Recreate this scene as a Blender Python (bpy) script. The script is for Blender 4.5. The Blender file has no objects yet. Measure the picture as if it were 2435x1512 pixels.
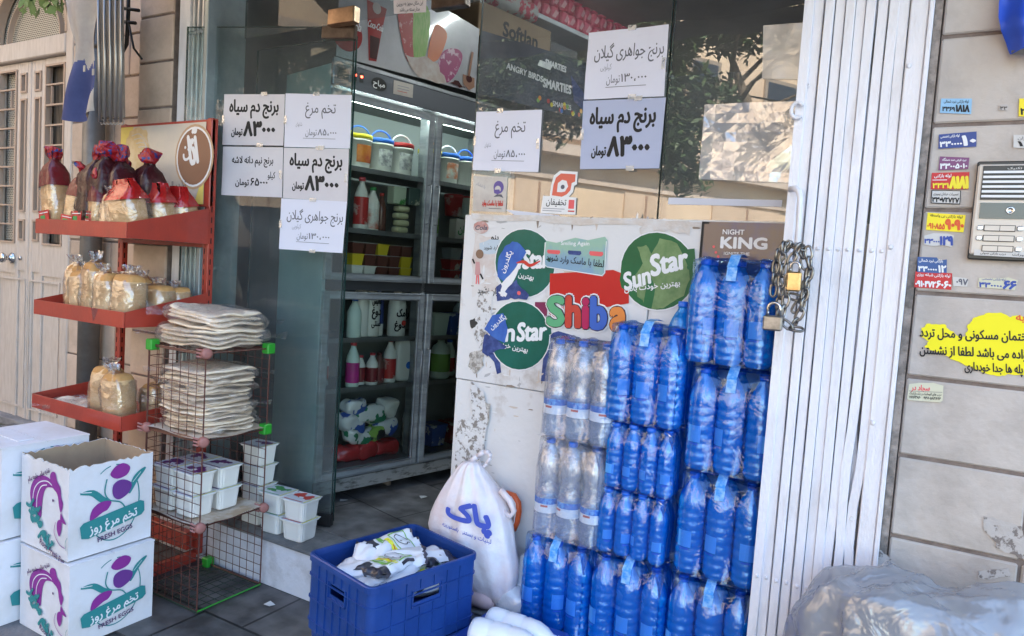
import bpy, bmesh, math, random
from mathutils import Vector, Matrix, noise, geometry
rnd = random.Random(7)
SC = bpy.context.scene
COL = SC.collection
rad = math.radians
# ---------------------------------------------------------------- camera
F, YAW, PIT, ROL = 1690.0, rad(29.6), rad(3.85), rad(3.75)
CAM = Vector((0, -2.09, 1.41))
_r0 = Vector((math.cos(YAW), math.sin(YAW), 0)); _f0 = Vector((-math.sin(YAW), math.cos(YAW), 0)); _z = Vector((0, 0, 1))
FW = math.cos(PIT)*_f0 - math.sin(PIT)*_z
_up = math.cos(PIT)*_z + math.sin(PIT)*_f0
RT = math.cos(ROL)*_r0 + math.sin(ROL)*_up
UP = math.cos(ROL)*_up - math.sin(ROL)*_r0
cd = bpy.data.cameras.new('camera'); cam = bpy.data.objects.new('camera', cd); COL.objects.link(cam)
cam.matrix_world = Matrix(((RT.x, UP.x, -FW.x, CAM.x), (RT.y, UP.y, -FW.y, CAM.y), (RT.z, UP.z, -FW.z, CAM.z), (0, 0, 0, 1)))
cd.sensor_fit = 'HORIZONTAL'; cd.sensor_width = 36; cd.lens = 36*F/2434; cd.clip_start = .05; cd.clip_end = 500
SC.camera = cam
# ---------------------------------------------------------------- light
SUN_EL, SUN_AZ = rad(52), rad(28)          # azimuth from +Y (behind the shop) towards +X
w = bpy.data.worlds.new('World'); SC.world = w; w.use_nodes = True
nt = w.node_tree; bg = nt.nodes['Background']; sky = nt.nodes.new('ShaderNodeTexSky')
sky.sky_type = 'NISHITA'; sky.sun_disc = False; sky.sun_elevation = SUN_EL; sky.sun_rotation = SUN_AZ
sky.dust_density = .8; sky.air_density = 1.2
nt.links.new(sky.outputs[0], bg.inputs[0]); bg.inputs[1].default_value = .15
sl = bpy.data.lights.new('sun', 'SUN'); sl.energy = 4.2; sl.angle = rad(.5); sl.color = (1, .93, .82)
so = bpy.data.objects.new('sun', sl); COL.objects.link(so)
sdir = Vector((math.sin(SUN_AZ)*math.cos(SUN_EL), math.cos(SUN_AZ)*math.cos(SUN_EL), math.sin(SUN_EL)))
so.rotation_euler = sdir.to_track_quat('Z', 'Y').to_euler()
SC.view_settings.view_transform = 'Standard'; SC.view_settings.look = 'None'
SC.view_settings.gamma = 1; SC.view_settings.use_curve_mapping = False
SC.view_settings.exposure = 2.5
SC.cycles.transparent_max_bounces = 24; SC.cycles.max_bounces = 10
# ---------------------------------------------------------------- helpers
def ray(u, v): return RT*((u-1217)/F) + UP*((756-v)/F) + FW
def onY(u, v, y): d = ray(u, v); return CAM + d*((y-CAM.y)/d.y)
def onZ(u, v, z): d = ray(u, v); return CAM + d*((z-CAM.z)/d.z)
def onX(u, v, x): d = ray(u, v); return CAM + d*((x-CAM.x)/d.x)
class Plane:
    def __init__(s, p0, ang):
        s.p = Vector((p0[0], p0[1], 0)); s.a = ang
        s.ux = Vector((math.cos(ang), math.sin(ang), 0)); s.n = Vector((s.ux.y, -s.ux.x, 0))
    def at(s, u, v):
        d = ray(u, v); q = CAM + d*((s.p-CAM).dot(s.n)/d.dot(s.n))
        return ((q-s.p).dot(s.ux), q.z)
    def w(s, a, z, off=0): return s.p + s.ux*a + s.n*off + Vector((0, 0, z))
FAC = Plane((0, .19), 0)           # shop glazing
WALL = Plane((0, 0), 0)            # stone wall to the right
LEAF = Plane((-2.196, .25), math.atan2(.321, .947))
FR = Plane((-2.405, .346), rad(76.2))

_mats = {}
def M(name, c, rough=.6, metal=0, c2=None, ns=6, bump=0, bs=40, coat=0, spec=.5, detail=6, thr=(.4, .62), stretch=None, alpha=1, trans=0, ior=1.45, emit=0):
    if name in _mats: return _mats[name]
    m = bpy.data.materials.new(name); m.use_nodes = True; t = m.node_tree; b = t.nodes['Principled BSDF']
    I = b.inputs
    I['Base Color'].default_value = (*c, 1); I['Roughness'].default_value = rough; I['Metallic'].default_value = metal
    I['Specular IOR Level'].default_value = spec; I['Coat Weight'].default_value = coat; I['Coat Roughness'].default_value = .08
    I['Alpha'].default_value = alpha; I['Transmission Weight'].default_value = trans; I['IOR'].default_value = ior
    if emit: I['Emission Color'].default_value = (*c, 1); I['Emission Strength'].default_value = emit
    co = t.nodes.new('ShaderNodeTexCoord'); mp = t.nodes.new('ShaderNodeMapping'); t.links.new(co.outputs['Object'], mp.inputs[0])
    if stretch: mp.inputs['Scale'].default_value = stretch
    if c2:
        n = t.nodes.new('ShaderNodeTexNoise'); n.inputs['Scale'].default_value = ns; n.inputs['Detail'].default_value = detail; n.inputs['Roughness'].default_value = .65
        r = t.nodes.new('ShaderNodeValToRGB'); r.color_ramp.elements[0].position = thr[0]; r.color_ramp.elements[1].position = thr[1]
        r.color_ramp.elements[0].color = (*c, 1); r.color_ramp.elements[1].color = (*c2, 1)
        t.links.new(mp.outputs[0], n.inputs[0]); t.links.new(n.outputs[0], r.inputs[0]); t.links.new(r.outputs[0], I['Base Color'])
    if bump:
        n = t.nodes.new('ShaderNodeTexNoise'); n.inputs['Scale'].default_value = bs; n.inputs['Detail'].default_value = 5
        k = t.nodes.new('ShaderNodeBump'); k.inputs['Strength'].default_value = bump; k.inputs['Distance'].default_value = .01
        t.links.new(mp.outputs[0], n.inputs[0]); t.links.new(n.outputs[0], k.inputs['Height']); t.links.new(k.outputs[0], I['Normal'])
    _mats[name] = m; return m
def film(name, tint=(1, 1, 1), gloss=.25, bs=25, bump=.8, rough=.12, milk=0.0, stretch=None, mc=(.85, .86, .9), gc=(1, 1, 1)):
    """thin crinkled plastic: transparent, glossy and a little milky"""
    if name in _mats: return _mats[name]
    m = bpy.data.materials.new(name); m.use_nodes = True; t = m.node_tree; t.nodes.remove(t.nodes['Principled BSDF']); out = t.nodes['Material Output']
    tr = t.nodes.new('ShaderNodeBsdfTransparent'); tr.inputs[0].default_value = (*tint, 1)
    gl = t.nodes.new('ShaderNodeBsdfGlossy'); gl.inputs['Roughness'].default_value = rough; gl.inputs[0].default_value = (*gc, 1)
    df = t.nodes.new('ShaderNodeBsdfDiffuse'); df.inputs[0].default_value = (*mc, 1)
    lw = t.nodes.new('ShaderNodeLayerWeight'); lw.inputs[0].default_value = .45
    co = t.nodes.new('ShaderNodeTexCoord'); mp = t.nodes.new('ShaderNodeMapping'); t.links.new(co.outputs['Object'], mp.inputs[0])
    if stretch: mp.inputs['Scale'].default_value = stretch
    n = t.nodes.new('ShaderNodeTexNoise'); n.inputs['Scale'].default_value = bs; n.inputs['Detail'].default_value = 3; n.inputs['Distortion'].default_value = 1.2
    k = t.nodes.new('ShaderNodeBump'); k.inputs['Strength'].default_value = bump; k.inputs['Distance'].default_value = .02
    t.links.new(mp.outputs[0], n.inputs[0]); t.links.new(n.outputs[0], k.inputs['Height'])
    for q in (gl, lw): t.links.new(k.outputs[0], q.inputs['Normal'])
    mu = t.nodes.new('ShaderNodeMath'); mu.operation = 'MULTIPLY_ADD'; mu.inputs[1].default_value = gloss*2.2; mu.inputs[2].default_value = gloss*.35; mu.use_clamp = True
    t.links.new(lw.outputs['Fresnel'], mu.inputs[0])
    m1 = t.nodes.new('ShaderNodeMixShader'); m1.inputs[0].default_value = milk; t.links.new(tr.outputs[0], m1.inputs[1]); t.links.new(df.outputs[0], m1.inputs[2])
    m2 = t.nodes.new('ShaderNodeMixShader'); t.links.new(mu.outputs[0], m2.inputs[0]); t.links.new(m1.outputs[0], m2.inputs[1]); t.links.new(gl.outputs[0], m2.inputs[2])
    t.links.new(m2.outputs[0], out.inputs[0]); _mats[name] = m; return m
def glass(name, tint=(1, 1, 1), ior=1.5, add=0.0, wav=0.0, dust_haze=0.0):
    if name in _mats: return _mats[name]
    m = bpy.data.materials.new(name); m.use_nodes = True; t = m.node_tree; t.nodes.remove(t.nodes['Principled BSDF']); out = t.nodes['Material Output']
    tr = t.nodes.new('ShaderNodeBsdfTransparent'); tr.inputs[0].default_value = (*tint, 1)
    gl = t.nodes.new('ShaderNodeBsdfGlossy'); gl.inputs['Roughness'].default_value = .0; gl.inputs[0].default_value = (1, 1, 1, 1)
    fr = t.nodes.new('ShaderNodeFresnel'); fr.inputs[0].default_value = ior
    mu = t.nodes.new('ShaderNodeMath'); mu.operation = 'ADD'; mu.inputs[1].default_value = add; mu.use_clamp = True; t.links.new(fr.outputs[0], mu.inputs[0])
    if wav:
        co = t.nodes.new('ShaderNodeTexCoord'); n = t.nodes.new('ShaderNodeTexNoise'); n.inputs['Scale'].default_value = 3; t.links.new(co.outputs['Object'], n.inputs[0])
        k = t.nodes.new('ShaderNodeBump'); k.inputs['Strength'].default_value = wav; k.inputs['Distance'].default_value = .01; t.links.new(n.outputs[0], k.inputs['Height']); t.links.new(k.outputs[0], gl.inputs['Normal'])
    mx = t.nodes.new('ShaderNodeMixShader'); t.links.new(mu.outputs[0], mx.inputs[0]); t.links.new(tr.outputs[0], mx.inputs[1]); t.links.new(gl.outputs[0], mx.inputs[2])
    last = mx
    if dust_haze:   # uneven dusty film; its haze is mixed in to lift dark interiors
        df = t.nodes.new('ShaderNodeBsdfDiffuse'); df.inputs[0].default_value = (.62, .64, .66, 1); c_ = t.nodes.new('ShaderNodeTexCoord'); n_ = t.nodes.new('ShaderNodeTexNoise'); n_.inputs['Scale'].default_value = 2.2; n_.inputs['Detail'].default_value = 7; n_.inputs['Distortion'].default_value = .8; t.links.new(c_.outputs['Object'], n_.inputs[0])
        mr = t.nodes.new('ShaderNodeMapRange'); mr.inputs[1].default_value = .3; mr.inputs[2].default_value = .7; mr.inputs[3].default_value = dust_haze*.5; mr.inputs[4].default_value = dust_haze*1.5; t.links.new(n_.outputs[0], mr.inputs[0])
        last = t.nodes.new('ShaderNodeMixShader'); t.links.new(mr.outputs[0], last.inputs[0]); t.links.new(mx.outputs[0], last.inputs[1]); t.links.new(df.outputs[0], last.inputs[2])
    t.links.new(last.outputs[0], out.inputs[0]); _mats[name] = m; return m
def jag(edge, n=5, amp=.008):
    q = []
    for i in range(len(edge)):
        a, b = Vector(edge[i]), Vector(edge[(i+1) % len(edge)])
        for j in range(n): q.append(tuple(a.lerp(b, j/n)+Vector((rnd.uniform(-amp, amp), rnd.uniform(-amp, amp)))))
    return q

class MB:
    """collects shapes; build() links them as ONE mesh object"""
    def __init__(s, X=None): s.v = []; s.f = []; s.m = []; s.mats = []; s.X = X
    def mi(s, m):
        if m not in s.mats: s.mats.append(m)
        return s.mats.index(m)
    def add(s, vs, fs, m):
        b = len(s.v); i = s.mi(m)
        for p in vs:
            p = Vector(p); s.v.append(s.X @ p if s.X else p)
        for f in fs: s.f.append([b+k for k in f]); s.m.append(i)
        return s
    def box(s, x0, x1, y0, y1, z0, z1, m, R=None, bev=0):
        if bev:
            c = Vector(((x0+x1)/2, (y0+y1)/2, (z0+z1)/2)); h = (abs(x1-x0)/2, abs(y1-y0)/2, abs(z1-z0)/2)
            vs = []; fs = []
            def P(a, b, cc): vs.append(c+Vector((a, b, cc))); return len(vs)-1
            idx = {}
            for sx in (-1, 1):
                for sy in (-1, 1):
                    for sz in (-1, 1):
                        idx[sx, sy, sz] = (P(sx*h[0], sy*(h[1]-bev), sz*(h[2]-bev)), P(sx*(h[0]-bev), sy*h[1], sz*(h[2]-bev)), P(sx*(h[0]-bev), sy*(h[1]-bev), sz*h[2]))
            for sg in (-1, 1):
                fs.append([idx[sg, a, b][0] for a, b in ((-1, -1), (1, -1), (1, 1), (-1, 1))])
                fs.append([idx[a, sg, b][1] for a, b in ((-1, -1), (1, -1), (1, 1), (-1, 1))])
                fs.append([idx[a, b, sg][2] for a, b in ((-1, -1), (1, -1), (1, 1), (-1, 1))])
                for sg2 in (-1, 1):
                    fs.append([idx[sg, sg2, -1][0], idx[sg, sg2, 1][0], idx[sg, sg2, 1][1], idx[sg, sg2, -1][1]])
                    fs.append([idx[sg, -1, sg2][0], idx[sg, 1, sg2][0], idx[sg, 1, sg2][2], idx[sg, -1, sg2][2]])
                    fs.append([idx[-1, sg, sg2][1], idx[1, sg, sg2][1], idx[1, sg, sg2][2], idx[-1, sg, sg2][2]])
                    for s3 in (-1, 1): fs.append(list(idx[sg, sg2, s3]))
            if R: vs = [R @ p for p in vs]
            return s.add(vs, fs, m)
        vs = [Vector((x, y, z)) for z in (z0, z1) for x, y in ((x0, y0), (x1, y0), (x1, y1), (x0, y1))]
        if R: vs = [R @ p for p in vs]
        return s.add(vs, [(0, 3, 2, 1), (4, 5, 6, 7), (0, 1, 5, 4), (1, 2, 6, 5), (2, 3, 7, 6), (3, 0, 4, 7)], m)
    def quad(s, a, b, c, d, m): return s.add([a, b, c, d], [(0, 1, 2, 3)], m)
    def tube(s, pts, r, m, n=8, cap=True, closed=False):
        pts = [Vector(p) for p in pts]; vs = []; k = len(pts); prev = None
        for i, p in enumerate(pts):
            if closed: t = pts[(i+1) % k]-pts[i-1]
            else: t = pts[min(i+1, k-1)]-pts[max(i-1, 0)]
            t = t.normalized() if t.length > 1e-9 else Vector((0, 0, 1))
            if prev is None:
                a = t.cross(Vector((0, 0, 1)));
                if a.length < .01: a = t.cross(Vector((1, 0, 0)))
                a.normalize()
            else:
                a = prev - t*prev.dot(t); a.normalize()
            prev = a; b = t.cross(a); rr = r[i] if isinstance(r, (list, tuple)) else r
            for j in range(n):
                q = 2*math.pi*j/n; vs.append(p+a*math.cos(q)*rr+b*math.sin(q)*rr)
        fs = []
        for i in range(k if closed else k-1):
            for j in range(n):
                i2 = (i+1) % k
                fs.append((i*n+j, i*n+(j+1) % n, i2*n+(j+1) % n, i2*n+j))
        if cap and not closed: fs += [tuple(range(n))[::-1], tuple((k-1)*n+j for j in range(n))]
        return s.add(vs, fs, m)
    def lathe(s, prof, m, n=16, c=(0, 0, 0), sq=None, caps=True):
        """prof: (r, z, mat?) rings"""
        vs = []; c = Vector(c)
        for q in prof:
            for j in range(n):
                a = 2*math.pi*j/n; ca, sa = math.cos(a), math.sin(a)
                if sq:
                    e = sq; ca = math.copysign(abs(ca)**e, ca); sa = math.copysign(abs(sa)**e, sa)
                vs.append(c+Vector((q[0]*ca, q[0]*sa, q[1])))
        b = len(s.v)
        s.add(vs, [], m)
        for i in range(len(prof)-1):
            mm = s.mi(prof[i][2] if len(prof[i]) > 2 else m)
            for j in range(n):
                s.f.append([b+i*n+j, b+i*n+(j+1) % n, b+(i+1)*n+(j+1) % n, b+(i+1)*n+j]); s.m.append(mm)
        if caps:
            s.f.append([b+j for j in range(n)][::-1]); s.m.append(s.mi(m)); e = b+(len(prof)-1)*n
            s.f.append([e+j for j in range(n)]); s.m.append(s.mi(prof[-1][2] if len(prof[-1]) > 2 else m))
        return s
    def prism(s, pts, y0, y1, m, m2=None):
        """outline pts (x,z) extruded along y"""
        n = len(pts); vs = [(x, y0, z) for x, z in pts]+[(x, y1, z) for x, z in pts]
        tr = geometry.tessellate_polygon([[Vector((x, z, 0)) for x, z in pts]])
        s.add(vs, [tuple(t) for t in tr], m)
        s.f += [[len(s.v)-n+k for k in t] for t in tr]; s.m += [s.mi(m)]*len(tr)
        b = len(s.v)-2*n
        for i in range(n): s.f.append([b+i, b+(i+1) % n, b+n+(i+1) % n, b+n+i]); s.m.append(s.mi(m2 or m))
        return s
    def loft(s, rings, m, mats=None, closed=True, cap=(True, True)):
        n = len(rings[0]); b = len(s.v)
        s.add([p for r in rings for p in r], [], m)
        for i in range(len(rings)-1):
            mm = s.mi(mats[i] if mats else m)
            for j in range(n if closed else n-1):
                s.f.append([b+i*n+j, b+i*n+(j+1) % n, b+(i+1)*n+(j+1) % n, b+(i+1)*n+j]); s.m.append(mm)
        if cap[0]: s.f.append([b+j for j in range(n)][::-1]); s.m.append(s.mi(mats[0] if mats else m))
        if cap[1]: e = b+(len(rings)-1)*n; s.f.append([e+j for j in range(n)]); s.m.append(s.mi(mats[-1] if mats else m))
        return s
    def grid(s, fn, nu, nv, m):
        vs = [fn(i/nu, j/nv) for j in range(nv+1) for i in range(nu+1)]
        return s.add(vs, [(j*(nu+1)+i, j*(nu+1)+i+1, (j+1)*(nu+1)+i+1, (j+1)*(nu+1)+i) for j in range(nv) for i in range(nu)], m)
    def build(s, name, parent=None, smooth=False, loc=None, rz=0, sub=0, **tags):
        me = bpy.data.meshes.new(name); me.from_pydata([tuple(p) for p in s.v], [], s.f)
        for m in s.mats: me.materials.append(m)
        me.polygons.foreach_set('material_index', s.m)
        if smooth is True: me.polygons.foreach_set('use_smooth', [True]*len(s.f))
        me.validate(); me.update()
        if smooth and smooth is not True: me.shade_smooth() if False else None
        o = bpy.data.objects.new(name, me); COL.objects.link(o)
        if parent: o.parent = parent
        if loc is not None: o.location = loc
        o.rotation_euler.z = rz
        if sub: md = o.modifiers.new('s', 'SUBSURF'); md.levels = sub; md.render_levels = sub
        for k, v in tags.items():
            if v: o[k] = v
        return o
def thing(name, label, cat, loc=(0, 0, 0), rz=0, group=None):
    o = bpy.data.objects.new(name, None); COL.objects.link(o); o.location = loc; o.rotation_euler.z = rz; o.empty_display_size = .05
    o['label'] = label; o['category'] = cat
    if group: o['group'] = group
    return o
def kids(o): return [c for c in bpy.data.objects if c.parent == o]
def dup(root, loc, rz=0, label=None, rx=None):
    def cp(o, par):
        c = o.copy(); COL.objects.link(c)
        if par is not None: c.parent = par
        for k in kids(o): cp(k, c)
        return c
    n = cp(root, None); n.location = loc; n.rotation_euler.z = rz
    if label: n['label'] = label
    return n
def lump(hx, hy, hz, nu=20, nv=12, e=.5, amp=0, fs=10, seed=0, ez=None):
    """displaced superellipsoid, base at z=0: returns rings"""
    ez = ez or e; R = []
    for j in range(nv+1):
        ph = -math.pi/2+math.pi*j/nv; cp, sp = math.cos(ph), math.sin(ph)
        cp = max(abs(cp), .002)**ez; sp = math.copysign(abs(sp)**ez, sp); ring = []
        for i in range(nu):
            th = 2*math.pi*i/nu; c, q = math.cos(th), math.sin(th)
            c = math.copysign(abs(c)**e, c); q = math.copysign(abs(q)**e, q)
            p = Vector((hx*cp*c, hy*cp*q, hz*sp))
            if amp:
                d = noise.noise_vector(Vector((p.x*fs+seed, p.y*fs, p.z*fs)))
                p += d*amp
            p.z += hz; ring.append(p)
        R.append(ring)
    return R
# ---- lettering: glyph outlines of the built-in font, Persian letters joined by hand
_F = {}
for c, i, n in [('ا', 0xFE8D, 2), ('آ', 0xFE81, 2), ('ب', 0xFE8F, 4), ('پ', 0xFB56, 4), ('ت', 0xFE95, 4), ('ج', 0xFE9D, 4), ('چ', 0xFB7A, 4), ('ح', 0xFEA1, 4), ('خ', 0xFEA5, 4), ('د', 0xFEA9, 2), ('ذ', 0xFEAB, 2), ('ر', 0xFEAD, 2), ('ز', 0xFEAF, 2), ('ژ', 0xFB8A, 2), ('س', 0xFEB1, 4), ('ش', 0xFEB5, 4), ('ص', 0xFEB9, 4), ('ط', 0xFEC1, 4), ('ع', 0xFEC9, 4), ('غ', 0xFECD, 4), ('ف', 0xFED1, 4), ('ق', 0xFED5, 4), ('ک', 0xFB8E, 4), ('گ', 0xFB92, 4), ('ل', 0xFEDD, 4), ('م', 0xFEE1, 4), ('ن', 0xFEE5, 4), ('و', 0xFEED, 2), ('ه', 0xFEE9, 4), ('ی', 0xFBFC, 4)]: _F[c] = (i, n)
def shape(s):
    if not any(c in _F for c in s): return s
    out = []
    for wd in s.split(' '):
        if not any(c in _F for c in wd): out.append(wd); continue
        r = []; i = 0; prev = False
        while i < len(wd):
            c = wd[i]
            if c not in _F: r.append(c if c != '_' else ''); prev = False; i += 1; continue
            if c == 'ل' and i+1 < len(wd) and wd[i+1] == 'ا': r.append(chr(0xFEFC if prev else 0xFEFB)); prev = False; i += 2; continue
            iso, n = _F[c]; nx = i+1 < len(wd) and wd[i+1] in _F and n == 4
            r.append(chr(iso+{(False, False): 0, (True, False): 1, (False, True): 2, (True, True): 3}[(prev, nx)])); prev = n == 4; i += 1
        out.append(''.join(reversed(r)))
    return ' '.join(reversed(out))
def _ar(p): return sum(p[i][0]*p[(i+1) % len(p)][1]-p[(i+1) % len(p)][0]*p[i][1] for i in range(len(p)))/2
def _in(pt, p):
    x, y = pt; c = False; n = len(p)
    for i in range(n):
        x1, y1 = p[i]; x2, y2 = p[(i+1) % n]
        if (y1 > y) != (y2 > y) and x < (x2-x1)*(y-y1)/(y2-y1)+x1: c = not c
    return c
_T = {}
def glyphs(s):
    if s in _T: return _T[s]
    cu = bpy.data.curves.new('tmp', 'FONT'); cu.body = shape(s); cu.size = 1
    o = bpy.data.objects.new('tmp', cu); COL.objects.link(o); dg = bpy.context.evaluated_depsgraph_get(); oe = o.evaluated_get(dg); cc = oe.to_curve(dg); P = []
    for sp in cc.splines:
        bp = sp.bezier_points; n = len(bp); pts = []
        for i in range(n):
            a = bp[i]; b = bp[(i+1) % n]; L = (b.co-a.co)
            k = 2 if (a.handle_right-a.co).cross(L).length < 1e-5 and (b.handle_left-b.co).cross(L).length < 1e-5 else (3 if L.length < .1 else 4)
            pts += [(q.x, q.y) for q in geometry.interpolate_bezier(a.co, a.handle_right, b.handle_left, b.co, k)[:-1]]
        out = []
        for p in pts:
            if not out or abs(p[0]-out[-1][0])+abs(p[1]-out[-1][1]) > 1e-5: out.append(p)
        if len(out) > 2: P.append(out)
    oe.to_curve_clear(); bpy.data.objects.remove(o); bpy.data.curves.remove(cu)
    xs = [x for p in P for x, y in p] or [0, 1]; x0, x1 = min(xs), max(xs); V = []; E_ = []
    for p in P:
        b = len(V); n = len(p); V += [Vector((x-x0, y)) for x, y in p]; E_ += [(b+i, b+(i+1) % n) for i in range(n)]
    res = []
    if V:
        ov, oe_, of, _1, _2, _3 = geometry.delaunay_2d_cdt(V, E_, [], 0, 1e-5); keep = []
        for f in of:
            cx = sum(ov[k].x for k in f)/len(f)+x0; cy = sum(ov[k].y for k in f)/len(f); wn = 0
            for p in P:
                for i in range(len(p)):
                    ax, ay = p[i]; bx_, by_ = p[(i+1) % len(p)]
                    if (ay <= cy) != (by_ <= cy):
                        if (ax+(cy-ay)/(by_-ay)*(bx_-ax)) > cx: wn += 1 if by_ > ay else -1
            if wn: keep.append(tuple(f))
        res = [([(v.x, v.y) for v in ov], keep)]
    _T[s] = (res, x1-x0); return _T[s]
class Sheet:
    """flat printed thing on a vertical plane; corners given as four points (s, z) of that plane: TL, TR, BR, BL"""
    def __init__(s, name, label, cat, cor, plane, mat, off=.0015, group=None, parent=None, wav=.0, edge=None, bulge=0, base=True):
        if len(cor[0]) == 2 and cor[0][0] > 20: cor = [plane.at(*c) for c in cor]
        s.pl = plane; cx = sum(c[0] for c in cor)/4; cz = sum(c[1] for c in cor)/4
        s.c = [(c[0]-cx, c[1]-cz) for c in cor]; s.off = 0; s.wav = wav; s.bulge = bulge
        s.W = (Vector(s.c[1])-Vector(s.c[0])).length*.5+(Vector(s.c[2])-Vector(s.c[3])).length*.5
        s.H = (Vector(s.c[3])-Vector(s.c[0])).length*.5+(Vector(s.c[2])-Vector(s.c[1])).length*.5
        s.k = 0; s.seed = rnd.random()*50; s.p = MB(); b = MB(); s.mat = mat
        if base:
            if edge:
                pts = [(x, y) for x, y in edge]; tr = geometry.tessellate_polygon([[Vector((x, y, 0)) for x, y in pts]]); b.add([s.pt(x, y) for x, y in pts], [tuple(t) for t in tr], mat)
            else: b.grid(lambda u, v: s.pt(u, 1-v), 8, 8, mat)
        if base: s.o = b.build(name, parent)
        else: s.o = bpy.data.objects.new(name, None); COL.objects.link(s.o); s.o.parent = parent
        if parent is None:
            s.o['label'] = label; s.o['category'] = cat
            if group: s.o['group'] = group
            s.o.location = plane.w(cx, cz, off); s.o.rotation_euler.z = plane.a
        else:  # parent is an object with the same rotation; location relative to it
            s.o.location = Matrix.Rotation(-parent.rotation_euler.z, 3, 'Z') @ (plane.w(cx, cz, off)-parent.location); s.o.rotation_euler.z = plane.a-parent.rotation_euler.z
    def pt(s, x, y, k=0):
        c = s.c; a = [c[0][i]*(1-x)*(1-y)+c[1][i]*x*(1-y)+c[2][i]*x*y+c[3][i]*(1-x)*y for i in (0, 1)]
        d = s.wav*noise.noise(Vector((x*2.2+s.seed, y*2.2, 0))) + s.bulge*(1-(2*x-1)**2)*.5
        return Vector((a[0], -k*.0003-d-abs(s.wav)*.8, a[1]))
    def poly(s, pts, m, torn=0, n=3, sm=False):
        if sm:
            P = [Vector(p) for p in pts]; q = []; N_ = len(P)
            for i in range(N_):
                a, b, c, d = P[i-1], P[i], P[(i+1) % N_], P[(i+2) % N_]
                for t in (0, .25, .5, .75): q.append(tuple(.5*((2*b)+(c-a)*t+(2*a-5*b+4*c-d)*t*t+(3*b-a-3*c+d)*t**3)))
            pts = q
        if torn:
            q = []
            for i in range(len(pts)):
                a, b = Vector(pts[i]), Vector(pts[(i+1) % len(pts)])
                for j in range(n): q.append(tuple(a.lerp(b, j/n)+Vector((rnd.uniform(-torn, torn), rnd.uniform(-torn, torn)*s.W/s.H))))
            pts = q
        s.k += 1; tr = geometry.tessellate_polygon([[Vector((x, y, 0)) for x, y in pts]])
        s.p.add([s.pt(x, y, s.k) for x, y in pts], [tuple(t) for t in tr], m); return s
    def circ(s, cx, cy, r, m, n=28, ry=None, a0=0, a1=360):
        """r as a share of the sheet's height"""
        rx = r*s.H/s.W; ry = ry or r
        return s.poly([(cx+rx*math.cos(rad(a0+(a1-a0)*i/n)), cy-ry*math.sin(rad(a0+(a1-a0)*i/n))) for i in range(n+(a1-a0 < 360))], m)
    def rect(s, x0, y0, x1, y1, m): return s.poly([(x0, y0), (x1, y0), (x1, y1), (x0, y1)], m)
    def stroke(s, pts, wd, m, taper=False, smooth=True):
        if smooth and len(pts) > 2:
            P = [Vector(p) for p in pts]; q = []
            for i in range(len(P)-1):
                a, b, c, d = P[max(i-1, 0)], P[i], P[i+1], P[min(i+2, len(P)-1)]
                for t in (0, .2, .4, .6, .8):
                    q.append(.5*((2*b)+(c-a)*t+(2*a-5*b+4*c-d)*t*t+(3*b-a-3*c+d)*t**3))
            pts = q+[P[-1]]
        s.k += 1; L = []; Rr = []; asp = s.H/s.W
        for i, p in enumerate(pts):
            a, b = Vector(pts[max(i-1, 0)]), Vector(pts[min(i+1, len(pts)-1)])
            d = Vector(((b.x-a.x)/asp, b.y-a.y)); d = d.normalized() if d.length > 0 else Vector((1, 0)); w2 = wd/2*(math.sin(math.pi*min(max(i/(len(pts)-1), .04), .96))**.6 if taper else 1)
            nx, ny = -d.y*w2*asp, d.x*w2
            L.append(s.pt(p[0]+nx, p[1]+ny, s.k)); Rr.append(s.pt(p[0]-nx, p[1]-ny, s.k))
        n = len(L); s.p.add(L+Rr, [(i, i+1, n+i+1, n+i) for i in range(n-1)], m); return s
    def text(s, t, cx, by, size, m, bold=0, fit=None, shear=0, rot=0, arc=None, dk=0):
        G, w_ = glyphs(t); em = size*s.H; sx = 1 if not fit else fit*s.W/(w_*em); s.k += 1
        sh = [(0, 0)] if not bold else [(bold*math.cos(a), bold*math.sin(a)) for a in ([i*1.047 for i in range(6)] if bold < .06 else [i*.524 for i in range(12)])]
        cr, sr = math.cos(rad(rot)), math.sin(rad(rot))
        for n, (ox, oy) in enumerate(sh):
            for g, (fl, tr) in enumerate(G):
                vs = []
                for x, y in fl:
                    X = ((x-w_/2)*sx+ox+y*shear)*em; Y = (y+oy)*em
                    X, Y = X*cr-Y*sr, X*sr+Y*cr
                    vs.append(s.pt(cx+X/s.W, by-Y/s.H, s.k+.12*n+dk))
                s.p.add(vs, tr, m)
        return s
    def done(s, name='lettering'):
        if s.p.v: s.p.build(name, s.o)
        return s.o
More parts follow.
